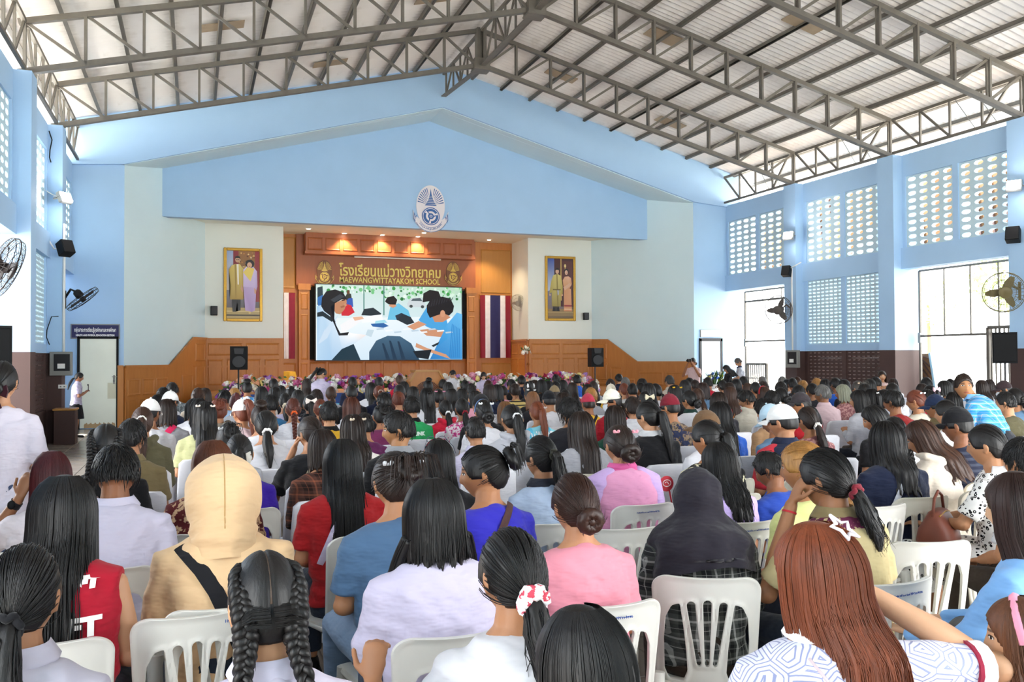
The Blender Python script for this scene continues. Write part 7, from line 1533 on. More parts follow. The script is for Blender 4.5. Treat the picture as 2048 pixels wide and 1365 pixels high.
# ---- right block
P(1349, 770, 24, 'bo', 'k', 'tee', 'black', clip='#e6b82a', key='yellow clip'); P(1370, 760, 24, 'bo', 'k', 'tee', 'dark'); P(1379, 756, 18, 'sh', 'k', 'tee', 'white'); P(1390, 760, 18, 'sh', 'd', 'tee', 'light grey'); P(1406, 765, 26, 'bo', 'd', 'tee', 'denim', hhex='#24120f'); P(1416, 755, 18, 'sh', 'k', 'tee', 'crimson'); P(1437, 784, 36, 'lo', 'd', 'tee', 'dark'); P(1445, 761, 18, 'sh', 'k', 'tee', 'white'); P(1459, 765, 22, 'bo', 'd', 'tee', 'white'); P(1460, 773, 28, 'lo', 'b', 'tee', 'red', strap='#b8743a', key='orange ribbons'); P(1473, 758, 20, 'lo', 'k', 'tee', 'white'); P(1487, 753, 18, 'sh', 'k', 'tee', 'dark'); P(1495, 766, 18, 'lo', 'b', 'tee', 'white'); P(1493, 780, 28, 'sh', 'k', 'hood', 'cream', hy=50, p='slump', lab='young man with short black hair in cream hoodie looking down', key='cream hoodie'); P(1511, 764, 22, 'bn', 'k', 'tee', 'black'); P(1528, 773, 26, 'bo', 'b', 'tee', 'white', band='#b8202c', bandbig=1, hd='red headband', key='red headband'); P(1525, 753, 16, 'sh', 'g', 'tee', 'dark'); P(1527, 763, 20, 'sh', 'd', 'tee', 'dark'); P(1544, 781, 30, 'sh', 'k', 'tee', 'white'); P(1562, 775, 28, 'bn', 'k', 'long', 'dark green', thex='#1f6a48', key='dark green top'); P(1562, 763, 24, 'sh', 'k', 'tee', 'white'); P(1565, 753, 16, 'sh', 'g', 'tee', 'white'); P(1574, 759, 16, 'sh', 'k', 'tee', 'light grey'); P(1585, 756, 20, 'sh', 'k', 'tee', 'dark', hy=-25); P(1597, 770, 26, 'sh', 'k', 'tee', 'dark'); P(1595, 754, 14, 'sh', 'b', 'tee', 'tan'); P(1602, 783, 34, 'pl', 'k', 'long', 'red', cap='#3a3438', hy=50, capd='charcoal cap', key='charcoal cap', thex='#a81e26'); P(1606, 762, 18, 'cu', 'y', 'tee', 'yellow'); P(1625, 767, 22, 'sh', 'k', 'tee', 'dark'); P(1634, 758, 20, 'cu', 'y', 'tee', 'white', key='blond head by the dado'); P(1650, 758, 22, 'lo', 'k', 'tee', 'white'); P(1671, 756, 20, 'sh', 'k', 'tee', 'blue'); P(1688, 759, 22, 'lo', 'k', 'tee', 'dark'); P(1645, 770, 26, 'sh', 'g', 'shirt', 'pale pink', hy=25, lab='grey haired person in pale pink shirt', key='pale pink shirt'); P(1685, 769, 28, 'bo', 'g', 'long', 'maroon', pat='rust_floral', hy=25, r=14, hhex='#7d7f6c', lab='person with grey green headscarf in dusty rose print top', key='grey headscarf'); P(1716, 762, 24, 'cl', 'g', 'tee', 'light grey', hhex='#4c4642', clip='#d0b8a0'); P(1729, 767, 28, 'bo', 'k', 'tee', 'white'); P(1740, 758, 22, 'bo', 'k', 'tee', 'dark'); P(1752, 754, 18, 'sh', 'k', 'tee', 'dark'); P(1786, 757, 18, 'lo', 'd', 'tee', 'white'); P(1785, 766, 24, 'cr', 'k', 'tee', 'white'); P(1768, 779, 26, 'bo', 'k', 'tee', 'light grey'); P(1616, 813, 40, 'pl', 'd', 'tee', 'maroon', tie='#e8e2da', pat='rust_floral', td='dark printed tee', thex='#3a1f2a', key='dark ponytail')
P(1853, 755, 20, 'sh', 'k', 'tee', 'dark'); P(1844, 767, 22, 'bo', 'd', 'tee', 'dark'); P(1860, 770, 22, 'pm', 'k', 'tee', 'dark', bow='#f0c8d2', key='pink bow'); P(1855, 779, 28, 'sh', 'k', 'tee', 'crimson', hy=18); P(1889, 761, 26, 'bo', 'k', 'tee', 'black', hy=25); P(1901, 758, 16, 'sh', 'k', 'tee', 'white'); P(1907, 784, 28, 'lo', 'k', 'tee', 'dark'); P(1963, 760, 24, 'lo', 'd', 'tee', 'grey'); P(1978, 759, 20, 'lo', 'd', 'tee', 'white'); P(2008, 760, 28, 'sh', 'k', 'tee', 'dark', cap='#3a2d30', hy=50, mask=1, capd='dark brown cap', key='dark brown cap'); P(2030, 776, 34, 'br', 'k', 'tee', 'denim', key='black braid')
# ---- people on their feet
P(4, 722, 66, 'bn', 'k', 'puff', 'white', p='stfold', zc=5.3, fix=1, r=-4, hem=1, thex='#eee6f4', bot='#3f4a66', bow='#3a1420', bowz=-.06, bw=.98, lab='woman standing at the left edge in white blouse', key='standing white blouse')
P(158, 745, 18, 'pl', 'k', 'shirt', 'lilac', p='stphone', zc=19.35, fix=1, r=-80, skirt=True, bot='#16171c', thex='#c9c2dc', lab='schoolgirl standing with phone in front of the ivory door', key='schoolgirl with phone', sk='#a8765a')
P(643, 736, 26, 'pm', 'k', 'shirt', 'lilac', p='stdown', zc=17.2, fix=1, r=-40, hy=-25, thex='#d4cbe6', bow='#111114', lab='student standing in lilac shirt with black bow in front of the flowers', key='standing student', sk='#c49878')
P(905, 740, 16, 'sh', 'k', 'shirt', 'white', p='stdown', zc=22.3, fix=1, r=190, hy=18, lab='student in white shirt and dark tie bending by the lectern', key='tie student', sk='#c49878')
P(967, 744, 18, 'lo', 'k', 'shirt', 'lilac', p='stdown', zc=22.0, fix=1, r=170, thex='#d4cbe6', lab='student in lilac shirt looking down before the garland', key='looking-down student', sk='#cfa282')
P(1386, 716, 15, 'bn', 'k', 'tee', 'pale pink', p='stphoto', zc=25.6, fix=1, r=120, thex='#eecfd0', lab='photographer in pale pink dress raising a camera', key='photographer', skirt=True, bot='#eed6d2')
P(1477, 716, 16, 'sh', 'g', 'shirt', 'white', p='stdown', zc=25.3, fix=1, r=60, thex='#e2e6f2', coll='#2a3350', hhex='#5a5450', lab='man in white polo standing at the clothed table', key='white polo man')
P(1453, 730, 15, 'lo', 'k', 'long', 'black', p='stdown', zc=24.9, fix=1, r=70, lab='woman in black jacket standing at the clothed table', key='black jacket woman')
P(1764, 742, 24, 'lo', 'd', 'long', 'pale pink', p='stclasp', zc=17.3, fix=1, r=150, thex='#e8c8c4', lab='girl standing with clasped hands in pale pink jacket', key='clasped hands girl', sk='#b88866')

HW = {'sh': .168, 'cr': .160, 'cu': .19, 'bo': .19, 'lo': .195, 'lx': .195, 'lw': .21, 'hu': .19, 'pl': .172, 'pm': .172, 'ph': .172, 'bn': .172, 'bh': .172, 'cl': .172, 'br': .172, 'tw': .19, 'tp': .19, 'no': .22}
for i, p in enumerate(CROWD):
    p['i'] = i; p['hst'] = 'cp' if p.get('cap') and p['hair'] in ('sh', 'cr') else p['hair']; pose = p.setdefault('p', 'lap'); hy = p.setdefault('hy', 0); p['pk'] = f'{pose}|{hy}'; J = J_(p['pk']); d = ray(p['x'], p['y']); p['d'] = d; top = J['head'][2] + .132 + (.015 if p.get('cap') else 0); p['ht'] = top
    rz = p.setdefault('r', 0); off = Matrix.Rotation(R(rz), 3, 'Z') @ Vector(J['head']); p['off'] = np.array([off.x, off.y])
    if 'zc' in p: s = (CH + d[2] * p['zc']) / top
    elif 's' in p: s = p['s']
    else: h = CH + d[2] * FPX * HW[p['hair']] * p.get('hwk', 1) / p['w']; s = 1 + .5 * (max(.8, min(1.3, h / top)) - 1); s = max(.93, min(1.07, s))
    p['s'] = s; p['zc'] = p.get('zc') or (s * top - CH) / d[2]
def place(p):
    h = CH + p['d'][2] * p['zc']; p['s'] = h / p['ht']; q = p['d'] * p['zc']; p['xy'] = q[:2] - p['off'] * p['s']
for p in CROWD: place(p)
FIX = [p for p in CROWD if p.get('fix')]
for it in range(60):
    for a in range(len(CROWD)):
        A = CROWD[a]
        for b in range(a):
            B = CROWD[b]; dx, dy = A['xy'] - B['xy']
            if abs(dx) > .52 or abs(dy) > .75: continue
            need = (abs(dx) / .47) ** 2 + (dy / .68) ** 2
            if need < 1:
                far, near = (A, B) if A['xy'][1] > B['xy'][1] else (B, A)
                for q, k in ((far, 1), (near, -1)):
                    if q.get('fix'): continue
                    z1 = q['zc'] + k * .05; s1 = (CH + q['d'][2] * z1) / q['ht']
                    if .86 < s1 < 1.16: q['zc'] = z1; place(q)
# ---- labels
def base_label(p):
    hn = f"{HC[p['hc']][0]} {HN[p['hair']]}".strip(); capd = p.get('capd'); tp = p.get('td') or f"{p['tc']} {dict(tee='tee', shirt='shirt', long='top', vest='vest', hood='hoodie', puff='blouse', dress='dress')[p['top']]}"
    who = 'standing person' if p['p'].startswith('st') else 'person'; hd = p.get('hd') or (capd if capd else hn)
    return f"{who} with {hd} in {tp}"
from collections import Counter
for p in CROWD: p['b'] = p.get('lab') or base_label(p)
cnt = Counter(p['b'] for p in CROWD); used = set()
land = [p for p in CROWD if p.get('key')]
for p in CROWD:
    if cnt[p['b']] == 1: p['L'] = p['b']; used.add(p['b'])
for p in CROWD:
    if 'L' in p: continue
    ok = None
    for q in sorted(land, key=lambda q: (q['x'] - p['x']) ** 2 + 4 * (q['y'] - p['y']) ** 2):
        if q is p: continue
        dx, dy = q['x'] - p['x'], q['y'] - p['y']; dirs = ['left of' if dx > 0 else 'right of', 'in front of' if q['zc'] > p['zc'] else 'behind']
        if abs(dy) * 1.8 > abs(dx): dirs.reverse()
        for dr in dirs:
            L = f"{p['b']}, {dr} the {q['key']}"
            if L not in used and len(L.replace(',', '').split()) <= 16: ok = L; break
        if ok: break
    p['L'] = ok or p['b']; used.add(p['L'])
# ---- build
SK = ['#b8825f', '#a8734f', '#c4906c', '#9a6646', '#ad7a58']
DARKS = ['#1f232e', '#2a2c33', '#26303f', '#3a3f4a', '#40362e', '#2c3a52']
PE = {}
def dim(h): c = lin(h); k = .80 if sum(c[:3]) > 1.8 else 1; return (c[0] * k, c[1] * k, c[2] * k, 1)
def head_part(p, name, me_or_mb, mat=None, color=None, parent=None, smooth=True, loc=(0, 0, 0)):
    me = me_or_mb if not isinstance(me_or_mb, MB) else me_or_mb.mesh(name, None, smooth); T = Matrix(J_(p['pk'])['T'])
    o = bpy.data.objects.new(name, me); COL.objects.link(o); o.parent = parent or p['e']; o.matrix_local = T @ Matrix.Translation(loc) if not parent else Matrix.Translation(loc)
    if color: o.color = lin(color)
    if mat:
        if not me.materials: me.materials.append(mat)
        o.material_slots[0].link = 'OBJECT'; o.material_slots[0].material = mat
    return o
def build(p):
    i = p['i']; g = random.Random(i * 7 + 1); det = 2 if p['zc'] < 5.0 else (1 if p['zc'] < 12 else 0); pk = p['pk']; pose = p['p']; s = p['s']; b = p.get('bw', g.choice([.97, 1.0, 1.03]))
    e = thing('person', p['L'], 'person', (p['xy'][0], p['xy'][1], p.get('z', 0)), R(p['r']), 'seated audience' if not pose.startswith('st') else 'people standing'); e.scale = (s * b, s * (1 + (b - 1) * .6), s); p['e'] = e; PE[p.get('key') or i] = p
    link('body', cached(('B', pk), lambda: body_mesh(pk)), e, color=p.get('sk') or g.choice(SK)); jk = pose + '|0'
    sl = {'tee': 'short', 'shirt': 'short', 'long': 'long', 'vest': 'none', 'hood': 'long', 'puff': 'puff', 'dress': 'short'}[p['top']]; hem = .1 if p.get('hem') or pose.startswith('st') else 0; hood = p['top'] == 'hood' and p['hair'] not in ('lo', 'lx', 'hu')
    link('shirt', cached(('S', jk, sl, hem, hood), lambda: shirt_mesh(jk, sl, hem, .012, hood)), e, mat=PAT[p['pat']] if p.get('pat') else M['cloth'], color=dim(p.get('thex') or TC[p['tc']]))
    if p['top'] == 'shirt' or p.get('coll'): link('collar', cached(('C', jk), lambda: collar_mesh(jk)), e, mat=M['cloth'], color=dim(p.get('coll') or p.get('thex') or TC[p['tc']]))
    sk = p.get('skirt', False); link('skirt' if sk else 'trousers', cached(('T', jk, bool(sk)), lambda: trousers_mesh(jk, bool(sk))), e, mat=PAT[sk] if isinstance(sk, str) and sk in PAT else M['cloth'], color=p.get('bot') or g.choice(DARKS))
    if det or pose.startswith('st'): link('shoes', cached(('F', jk), lambda: shoes_mesh(jk)), e, mat=M['dark'])
    if p['hair'] != 'no':
        sd = (i if det == 2 else i % 3); me = cached(('H', p['hst'], sd, det), lambda: hair_mesh(p['hst'], sd, det)); o = head_part(p, 'hair', me, color=p.get('hhex') or HC[p['hc']][1]); k = p.get('hs')
        if p.get('tie') and p['hair'] in ('pl', 'pm', 'ph', 'br', 'hu', 'bn'):
            G = {'pl': (0, -.93, -.36), 'pm': (0, -.98, .15), 'ph': (0, -.72, .68), 'br': (0, -.93, -.36), 'hu': (0, -.98, .2), 'bn': (0, -.95, -.28)}[p['hair']]; G = np.array(G) / np.linalg.norm(G); c = G * HS * 1.06 + np.array([0, -.014, 0]); m = MB(); q = Vector(G).to_track_quat('Z', 'Y').to_matrix(); r0 = .04 if p['hair'] == 'bn' else .026
            m.tube([q @ Vector((r0 * (1 + .12 * math.sin(a_ * 7)) * math.cos(a_), r0 * (1 + .12 * math.sin(a_ * 7)) * math.sin(a_), .006 * math.sin(a_ * 5))) + Vector(c) for a_ in [2 * PI * k / 36 for k in range(37)]], .010 if p.get('tiebig') is None else .02, 7, False); head_part(p, 'hair_tie', m, PAT[p['tie']] if p['tie'] in PAT else M['cloth'], None if p['tie'] in PAT else p['tie'], parent=o)
        if p.get('clip'):
            for (cx, cy, cz) in p.get('clipat', [(.055, -.07, .075), (-.05, -.075, .078)]):
                m = MB(); m.bbox((-.018, -.006, -.006), (.018, .006, .006), .004); m.ball((.012, -.004, .006), .009, 7, 5); m.ball((-.012, -.004, .006), .009, 7, 5); head_part(p, 'hair_clip', m, M['paint'], p['clip'], parent=o, loc=tuple(np.array([cx, cy, cz]) * 1.09))
        if p.get('bow'):
            m = MB()
            for sg in (-1, 1):
                m.prism([(0, -.008), (sg * .06, -.035), (sg * .07, .0), (sg * .06, .04), (0, .01)], lambda u, v, d: (u, d - abs(u) * .25, v), -.012, .012); m.prism([(0, 0), (sg * .035, -.09), (sg * .015, -.10), (sg * -.005, -.01)], lambda u, v, d: (u, d, v), -.006, .006)
            m.ball((0, -.004, 0), (.014, .016, .014), 8, 6); head_part(p, 'hair_bow', m, PAT[p['bow']] if p['bow'] in PAT else M['cloth'], None if p['bow'] in PAT else p['bow'], parent=o, loc=(0, -.118, p.get('bowz', .045)), smooth=50)
        if p.get('band'):
            m = MB(); m.tube([(.088 * math.cos(a_), -.012 + .02 * math.sin(a_), .118 * math.sin(a_) + .012) for a_ in [PI * k / 16 for k in range(17)]], (.006, .014)[1] if p.get('bandbig') else .007, 6); head_part(p, 'hair_band', m, PAT[p['band']] if p['band'] in PAT else M['cloth'], None if p['band'] in PAT else p['band'], parent=o)
    if p.get('cap'):
        c = head_part(p, 'cap', CAPM['cap'], M['cloth'], p['cap']); br = head_part(p, 'brim', CAPM['brim'], M['cloth'], p.get('brim', p['cap']), parent=c)
        if p.get('back'): br.rotation_euler = (0, 0, PI)
    if p.get('mask'):
        m = MB(); vs = []; n = 12
        for j, (z, yy) in enumerate(((-.018, .102), (-.045, .118), (-.08, .108), (-.105, .088))):
            for k in range(n + 1): a = (k / n - .5) * 2.3; vs.append((.074 * math.sin(a) * (1 - .12 * j / 3), yy * math.cos(a * .8) - .002, z))
        m.add(vs, [(j * 13 + k, j * 13 + k + 1, (j + 1) * 13 + k + 1, (j + 1) * 13 + k) for j in range(3) for k in range(n)]); head_part(p, 'face_mask', m, M['cloth'], '#dfe4ea')
    if p.get('glasses'):
        m = MB()
        for sg in (-1, 1): m.tube([(sg * .032 + .019 * math.cos(a_), .102, .012 + .015 * math.sin(a_)) for a_ in [2 * PI * k / 14 for k in range(15)]], .0016, 5, False); m.tube([(sg * .052, .1, .014), (sg * .078, .03, .014), (sg * .08, -.02, .008)], .0016, 5)
        head_part(p, 'glasses', m, M['dark'])
    if p.get('strap'):
        J = J_(jk); sg = p.get('ss', 1); m = MB(); pts = []
        for f in range(11):
            q = f / 10; L = np.array([s_[0] for s_ in J['spine']]); idx = (6.3 if p.get('sx', .075) < .1 else 5.35) - 4.6 * q; k = int(idx); ft = idx - k; c = L[k] * (1 - ft) + L[k + 1] * ft; rx = J['spine'][k][1] * (1 - ft) + J['spine'][k + 1][1] * ft + .014; ry = J['spine'][k][2] * (1 - ft) + J['spine'][k + 1][2] * ft + .016
            x = sg * (p.get('sx', .075) - .205 * q); xx = max(-.98, min(.98, x / rx)); pts.append(c + np.array([x, -ry * math.sqrt(1 - xx * xx) - .004, .004]))
        m.tube(pts, [(p.get('sw', .017), .004)] * 11, 8, up=(0, -1, .3)); link('bag_strap', m.mesh('bag_strap', smooth=60), e, mat=M['cloth'], color=p['strap'])
    # ---- the seat underneath
    ch = p.get('ch'); zc = p['zc']
    if pose.startswith('st') or ch == 0: return
    who = p['L'].replace('person with ', '').replace('person ', '')
    loc = (p['xy'][0], p['xy'][1], 0); rz = R(p['r'] + p.get('cr', g.uniform(-4, 4)))
    if ch is None: ch = 'slot' if zc < (5.4 if p['x'] < 1150 else 7.2) else ('cover' if zc < 20.5 else 'wood')
    if ch == 'slot' and zc > 5.6: ch = 'cream'
    fit = lambda pre: ' '.join((pre + who).split()[:16])
    if ch == 'slot': slot_chair(fit('white plastic chair under '), loc, rz, False, g.random() < .5)
    elif ch == 'cream': slot_chair(fit('cream plastic chair under '), loc, rz, True)
    elif ch == 'cover': cover_chair(fit('white covered chair under '), loc, rz, i)
    else: wood_chair(fit('orange wooden chair under '), loc, rz)
for p in CROWD: build(p)
# ================================================================== ACCESSORIES OF THE NEAREST PEOPLE
def hood_shell(p, name, color, mat, kind):
    J = J_(p['pk']); m = MB(); n = 40; nz = 26; vs = []
    if kind == 'hood':     # soft raised hood: pointed crown, falls to the shoulders
        rows = []
        def hp(f, a):
            z = .158 - .42 * f; r = math.sin(min(1, f * 3.1) * PI / 2) ** .62; nk = math.exp(-((f - .70) / .13) ** 2); fl = sst(.72, 1.0, f); c, s = math.cos(a), math.sin(a)
            x = c * (.121 * r * (1 - .16 * nk) * (1 - .25 * fl)); y = s * ((.138 if s < 0 else .108) * r * (1 - .22 * nk) * (1 - .42 * fl)) - .016 - .012 * f; w_ = .0025 * math.sin(a * 7 + f * 6) * f + (.006 * math.sin(f * 46 + 1.5 * math.sin(a * 2)) * sst(.55, .7, f) * (1 - .6 * fl))
            if s > .55 and f > .3: y -= .045 * min(1, (f - .3) * 5) * (s - .55) / .45
            rg = .004 * math.exp(-(c / .05) ** 2) * (s < 0); return (x + w_ * c, y + (w_ - rg) * s, z)
        for j in range(nz):
            for k in range(n): vs.append(hp(j / (nz - 1), 2 * PI * k / n))
        m.v = vs; m.f = [(j * n + k, j * n + (k + 1) % n, (j + 1) * n + (k + 1) % n, (j + 1) * n + k) for j in range(nz - 1) for k in range(n)] + [tuple(range(n - 1, -1, -1))]; m.mi = [0] * len(m.f)
        head_part(p, name, m, mat, color); m2 = MB(); m2.tube([tuple(np.array(hp(.04 + .72 * q / 14, -PI / 2)) + np.array([0, -.001, 0])) for q in range(15)], .0018, 5); head_part(p, 'hood_seam', m2, mat, '#b9935f')
    else:                  # draped headscarf
        for j in range(34):
            f = j / 33; z = .138 - .44 * f; r = math.sin(min(1, f * 3.0) * PI / 2) ** .52; fl = sst(.40, .75, f); nk = math.exp(-((f - .46) / .10) ** 2)
            for k in range(n * 2):
                a = PI * k / n; c, s = math.cos(a), math.sin(a); x = c * (.099 * r + .10 * fl - .008 * nk); bk = .124 * r + .108 * fl; y = s * (bk if s < 0 else .110 * r + .02 * fl) - .008
                fd = .0035 * math.sin(a * 6 + f * 16 + 2 * math.sin(f * 9)) + .006 * fl * math.sin(a * 11 + f * 5) + .004 * math.sin(a * 3 - f * 22); zz = z - (.03 * fl * math.sin(a * 2 + 1) if f > .9 else 0)
                if s > .5 and .2 < f < .5: y -= .05 * (s - .5)
                vs.append((x + fd * c, y + fd * s, zz))
        N = n * 2; m.v = vs; m.f = [(j * N + k, j * N + (k + 1) % N, (j + 1) * N + (k + 1) % N, (j + 1) * N + k) for j in range(33) for k in range(N)] + [tuple(range(N - 1, -1, -1))]; m.mi = [0] * len(m.f); head_part(p, name, m, mat, color)
hood_shell(PE['beige hood'], 'hood', '#e0bd93', M['cloth'], 'hood')
hood_shell(PE['black headscarf'], 'headscarf', '#26232c', M['cloth'], 'scarf')
# red lettering wrapped on the back of the red top, and its hood
def on_back(p, body, size, z, x0, width, col, mat=None, dy=.016, name='lettering'):
    J = J_(p['p'] + '|0'); me = text_mesh(body, size, .004, .0012); xs = [v.co.x for v in me.vertices]; a, b = min(xs), max(xs)
    for v in me.vertices:
        x = x0 + ((v.co.x - a) / (b - a) - .5) * width; zz = z + v.co.y; L = J['spine']; k = max(0, min(len(L) - 2, sum(1 for q in L if q[0][2] < zz) - 1)); z0, z1 = L[k][0][2], L[k + 1][0][2]; f = max(0, min(1, (zz - z0) / (z1 - z0 + 1e-9))); rx = L[k][1] * (1 - f) + L[k + 1][1] * f + .014; ry = L[k][2] * (1 - f) + L[k + 1][2] * f + dy; yc = L[k][0][1] * (1 - f) + L[k + 1][0][1] * f
        q = max(-.97, min(.97, x / rx)); v.co = Vector((x, yc - ry * math.sqrt(1 - q * q) - v.co.z - .002, zz))
    me.materials.clear(); me.materials.append(M['paint']); o = link(name, me, p['e']); o.color = lin(col); return o
on_back(PE['red lettered top'], 'KRNFT', .08, .83, .02, .25, '#f0ecea'); on_back(PE['red lettered top'], 'NFT', .045, .965, .085, .10, '#f0ecea')
on_back(PE['lettered jersey'], 'THAILAND', .075, .95, 0, .27, '#eef3f8'); on_back(PE['green jersey'], 'LINK', .05, .9, .05, .12, '#dff2e6'); on_back(PE['yellow lettered tee'], 'staff', .09, .93, .02, .2, '#e8c82a')
# star clip
p = PE['star clip']; m = MB(); st = [(.040 * (1 if k % 2 == 0 else .45) * math.cos(PI / 2 + k * PI / 5), .040 * (1 if k % 2 == 0 else .45) * math.sin(PI / 2 + k * PI / 5)) for k in range(10)]
m.tube([(u, v, 0) for u, v in st + st[:2]], .0042, 6, False); o = head_part(p, 'hair_clip', m, M['paint'], '#f2eef6'); o.matrix_local = Matrix(J_(p['pk'])['T']) @ Matrix.Translation((-.012, -.086, .123)) @ Euler((R(48), 0, R(8))).to_matrix().to_4x4()
J = J_('armR|0')
for s_, (S, E, W, hd, up, curl, sg) in zip((0, 1), J['arms']):
    q = S * .2 + E * .8; d = (E - S) / np.linalg.norm(E - S); m = MB(); m.tube([q - d * .030, q + d * .004], .0665, 16); link('sleeve_cuff', m.mesh('sleeve_cuff', smooth=50), p['e'], mat=M['cloth'], color='#f3f0f4'); m = MB(); m.tube([q - d * .040, q - d * .030], .067, 16); link('cuff_stripe', m.mesh('cuff_stripe', smooth=50), p['e'], mat=M['cloth'], color='#8f1f3a')
link('collar', cached(('C', 'armR|0'), lambda: collar_mesh('armR|0')), p['e'], mat=M['cloth'], color='#f3f0f4')
sp_ = J['spine']; m = MB(); m.tube([(-.09, sp_[5][0][1] - .10, sp_[6][0][2] - .01), (-.03, sp_[4][0][1] - .128, sp_[4][0][2]), (.04, sp_[3][0][1] - .135, sp_[3][0][2] - .02), (.12, sp_[2][0][1] - .11, sp_[2][0][2] - .04)], .0035, 6); link('chain_strap', m.mesh('chain_strap', smooth=True), p['e'], mat=M['paint'], color='#d9c6cc')
# wrist watch, bracelets
def wrist(key, side, col, r=.031, w_=.01, name='bracelet', kn='smooth'):
    p = PE[key]; J = J_(p['p'] + '|0'); S, E, W, *_ = J['arms'][0 if side < 0 else 1]
    if p['p'] in ('chinL', 'chinR', 'armR', 'armL'): S, E, W, *_ = J_(p['pk'])['arms'][0 if side < 0 else 1]
    d = (E - W) / np.linalg.norm(E - W); c = W + d * .035; m = MB(); m.tube([c - d * w_, c + d * w_], r, 14); o = link(name, m.mesh(name, smooth=50), p['e'], mat=M['paint'], color=col); return p, c, d
p, c, d = wrist('dark red hair', -1, '#141417', .030, .016, 'wrist_watch'); m = MB(); m.ball(tuple(c + np.array([-.012, -.026, 0])), (.02, .01, .022), 12, 8); link('watch_face', m.mesh('watch_face', smooth=True), p['e'], mat=M['dark'])
wrist('khaki batik', -1, '#b8202c', .028, .004)
# sailor collar with black stripes on the floral dress
p = PE['floral dress']; J = J_('reach|0'); c0 = J['spine'][6][0]
def sailor(name, r0, r1, dz, col, depth):
    m = MB(); vs = []; n = 24
    for q in (0, 1, 2):
        for k in range(n + 1):
            a = PI * (1.06 + .88 * k / n) ; e = r0 + (r1 - r0) * q / 2; sq = (abs(math.cos(a)) ** 3 + abs(math.sin(a)) ** 3) ** (-1 / 3); vs.append((c0[0] + e * math.cos(a) * sq * 1.05, c0[1] + .01 + e * math.sin(a) * sq * .82, c0[2] + .03 - depth(e) + dz))
    m.v = vs; m.f = [(j * (n + 1) + k, j * (n + 1) + k + 1, (j + 1) * (n + 1) + k + 1, (j + 1) * (n + 1) + k) for j in (0, 1) for k in range(n)]; m.mi = [0] * len(m.f); o = link(name, m.mesh(name, smooth=True), p['e'], mat=M['cloth'], color=col); md = o.modifiers.new('s', 'SOLIDIFY'); md.thickness = .005
dep = lambda e: .9 * max(0, e - .06) ** 1.25 * 2.2
sailor('sailor_collar', .062, .168, .004, '#f1f1f3', dep); sailor('collar_stripe', .150, .158, .008, '#17171b', dep); sailor('collar_stripe', .132, .138, .008, '#17171b', dep)
# bags
def soft_bag(name, lab, loc, sx, sy, sz, col, rz=0, strap=True):
    t = thing(name, lab, 'bag', loc, rz); m = MB(); n = 28; rows = []
    for j, (z, k) in enumerate(((0, .55), (.03, .95), (.2, 1.06), (.5, 1.0), (.8, .86), (.95, .74), (1.0, .5))):
        for q in range(n): a = 2 * PI * q / n; c, s_ = math.cos(a), math.sin(a); e = (abs(c) ** 3.2 + abs(s_) ** 3.2) ** (-1 / 3.2); wv = 1 + .03 * math.sin(a * 6 + z * 9); m.v.append((sx * k * c * e * wv, sy * (k if z < .6 else k * (1.25 - .75 * z)) * s_ * e * wv, sz * z))
    m.f = [(j * n + q, j * n + (q + 1) % n, (j + 1) * n + (q + 1) % n, (j + 1) * n + q) for j in range(6) for q in range(n)] + [tuple(range(n - 1, -1, -1)), tuple(6 * n + q for q in range(n))]; m.mi = [0] * len(m.f); link('body', m.mesh('body', smooth=50), t, mat=M['paint'], color=col)
    if strap: m = MB(); m.tube([(-sx * .8, 0, sz * .8), (-sx * .5, .0, sz * 1.35), (0, 0, sz * 1.5), (sx * .5, 0, sz * 1.35), (sx * .8, 0, sz * .8)], .009, 7); link('strap', m.mesh('strap', smooth=True), t, mat=M['paint'], color=col)
    m = MB(); m.tube([(-sx * .7, -sy * .35, sz * .9), (0, -sy * .42, sz * .98), (sx * .7, -sy * .35, sz * .9)], .004, 5); link('zip', m.mesh('zip'), t, mat=M['gold'])
def lap_point(key, dx, dy, dz): e = PE[key]['e']; bpy.context.view_layer.update(); return e.matrix_world @ Vector((dx, dy, dz))
q = lap_point('floral dress', -.20, .28, .58); soft_bag('handbag', 'brown leather handbag held on the lap of the floral dress', q, .17, .10, .22, '#7a4334', R(30))
q = lap_point('sky blue top', -.02, .27, .575); soft_bag('handbag', 'black leather bag on the lap of the sky blue top', q, .22, .11, .15, '#141416', R(30), False)
# raglan sleeves and piping of the pink top
p = PE['pink raglan top']; J = J_('lap|0')
for S, E, W, hd, up, curl, s in J['arms']:
    m = MB(); m.tube([S + np.array([-s * .075, -.0, .045]), S + np.array([-s * .01, 0, .005]), (S + E) / 2, E * .85 + S * .15], [(.05, .058), (.074, .074), (.069, .069), (.063, .063)], 16, rnd=True); link('raglan_sleeve', remesh(m, 'raglan_sleeve', .01, 3, .6), p['e'], mat=M['cloth'], color='#c7a9dc')
link('collar', cached(('C2', 'lap|0'), lambda: collar_mesh('lap|0', .012, -.012)), p['e'], mat=M['cloth'], color='#d9609a')
p = PE['white cap man']; J = J_(p['p'] + '|0')
for S, E, W, hd, up, curl, s in J['arms']:
    m = MB(); m.tube([S + np.array([-s * .06, 0, .03]), S, (S + E) / 2, E * .8 + S * .2], [(.05, .055), (.071, .071), (.068, .068), (.066, .066)], 16, rnd=True); link('red_sleeve', remesh(m, 'red_sleeve', .01, 3, .6), p['e'], mat=M['cloth'], color='#c2303f')
p = PE['black polo']; J = J_(p['p'] + '|0')
for S, E, W, *_ in J['arms']:
    q = S * .22 + E * .78; d = (E - S) / np.linalg.norm(E - S); m = MB(); m.tube([q, q + d * .008], .0655, 16); link('cuff_stripe', m.mesh('cuff_stripe', smooth=50), p['e'], mat=M['cloth'], color='#c9ccd0')
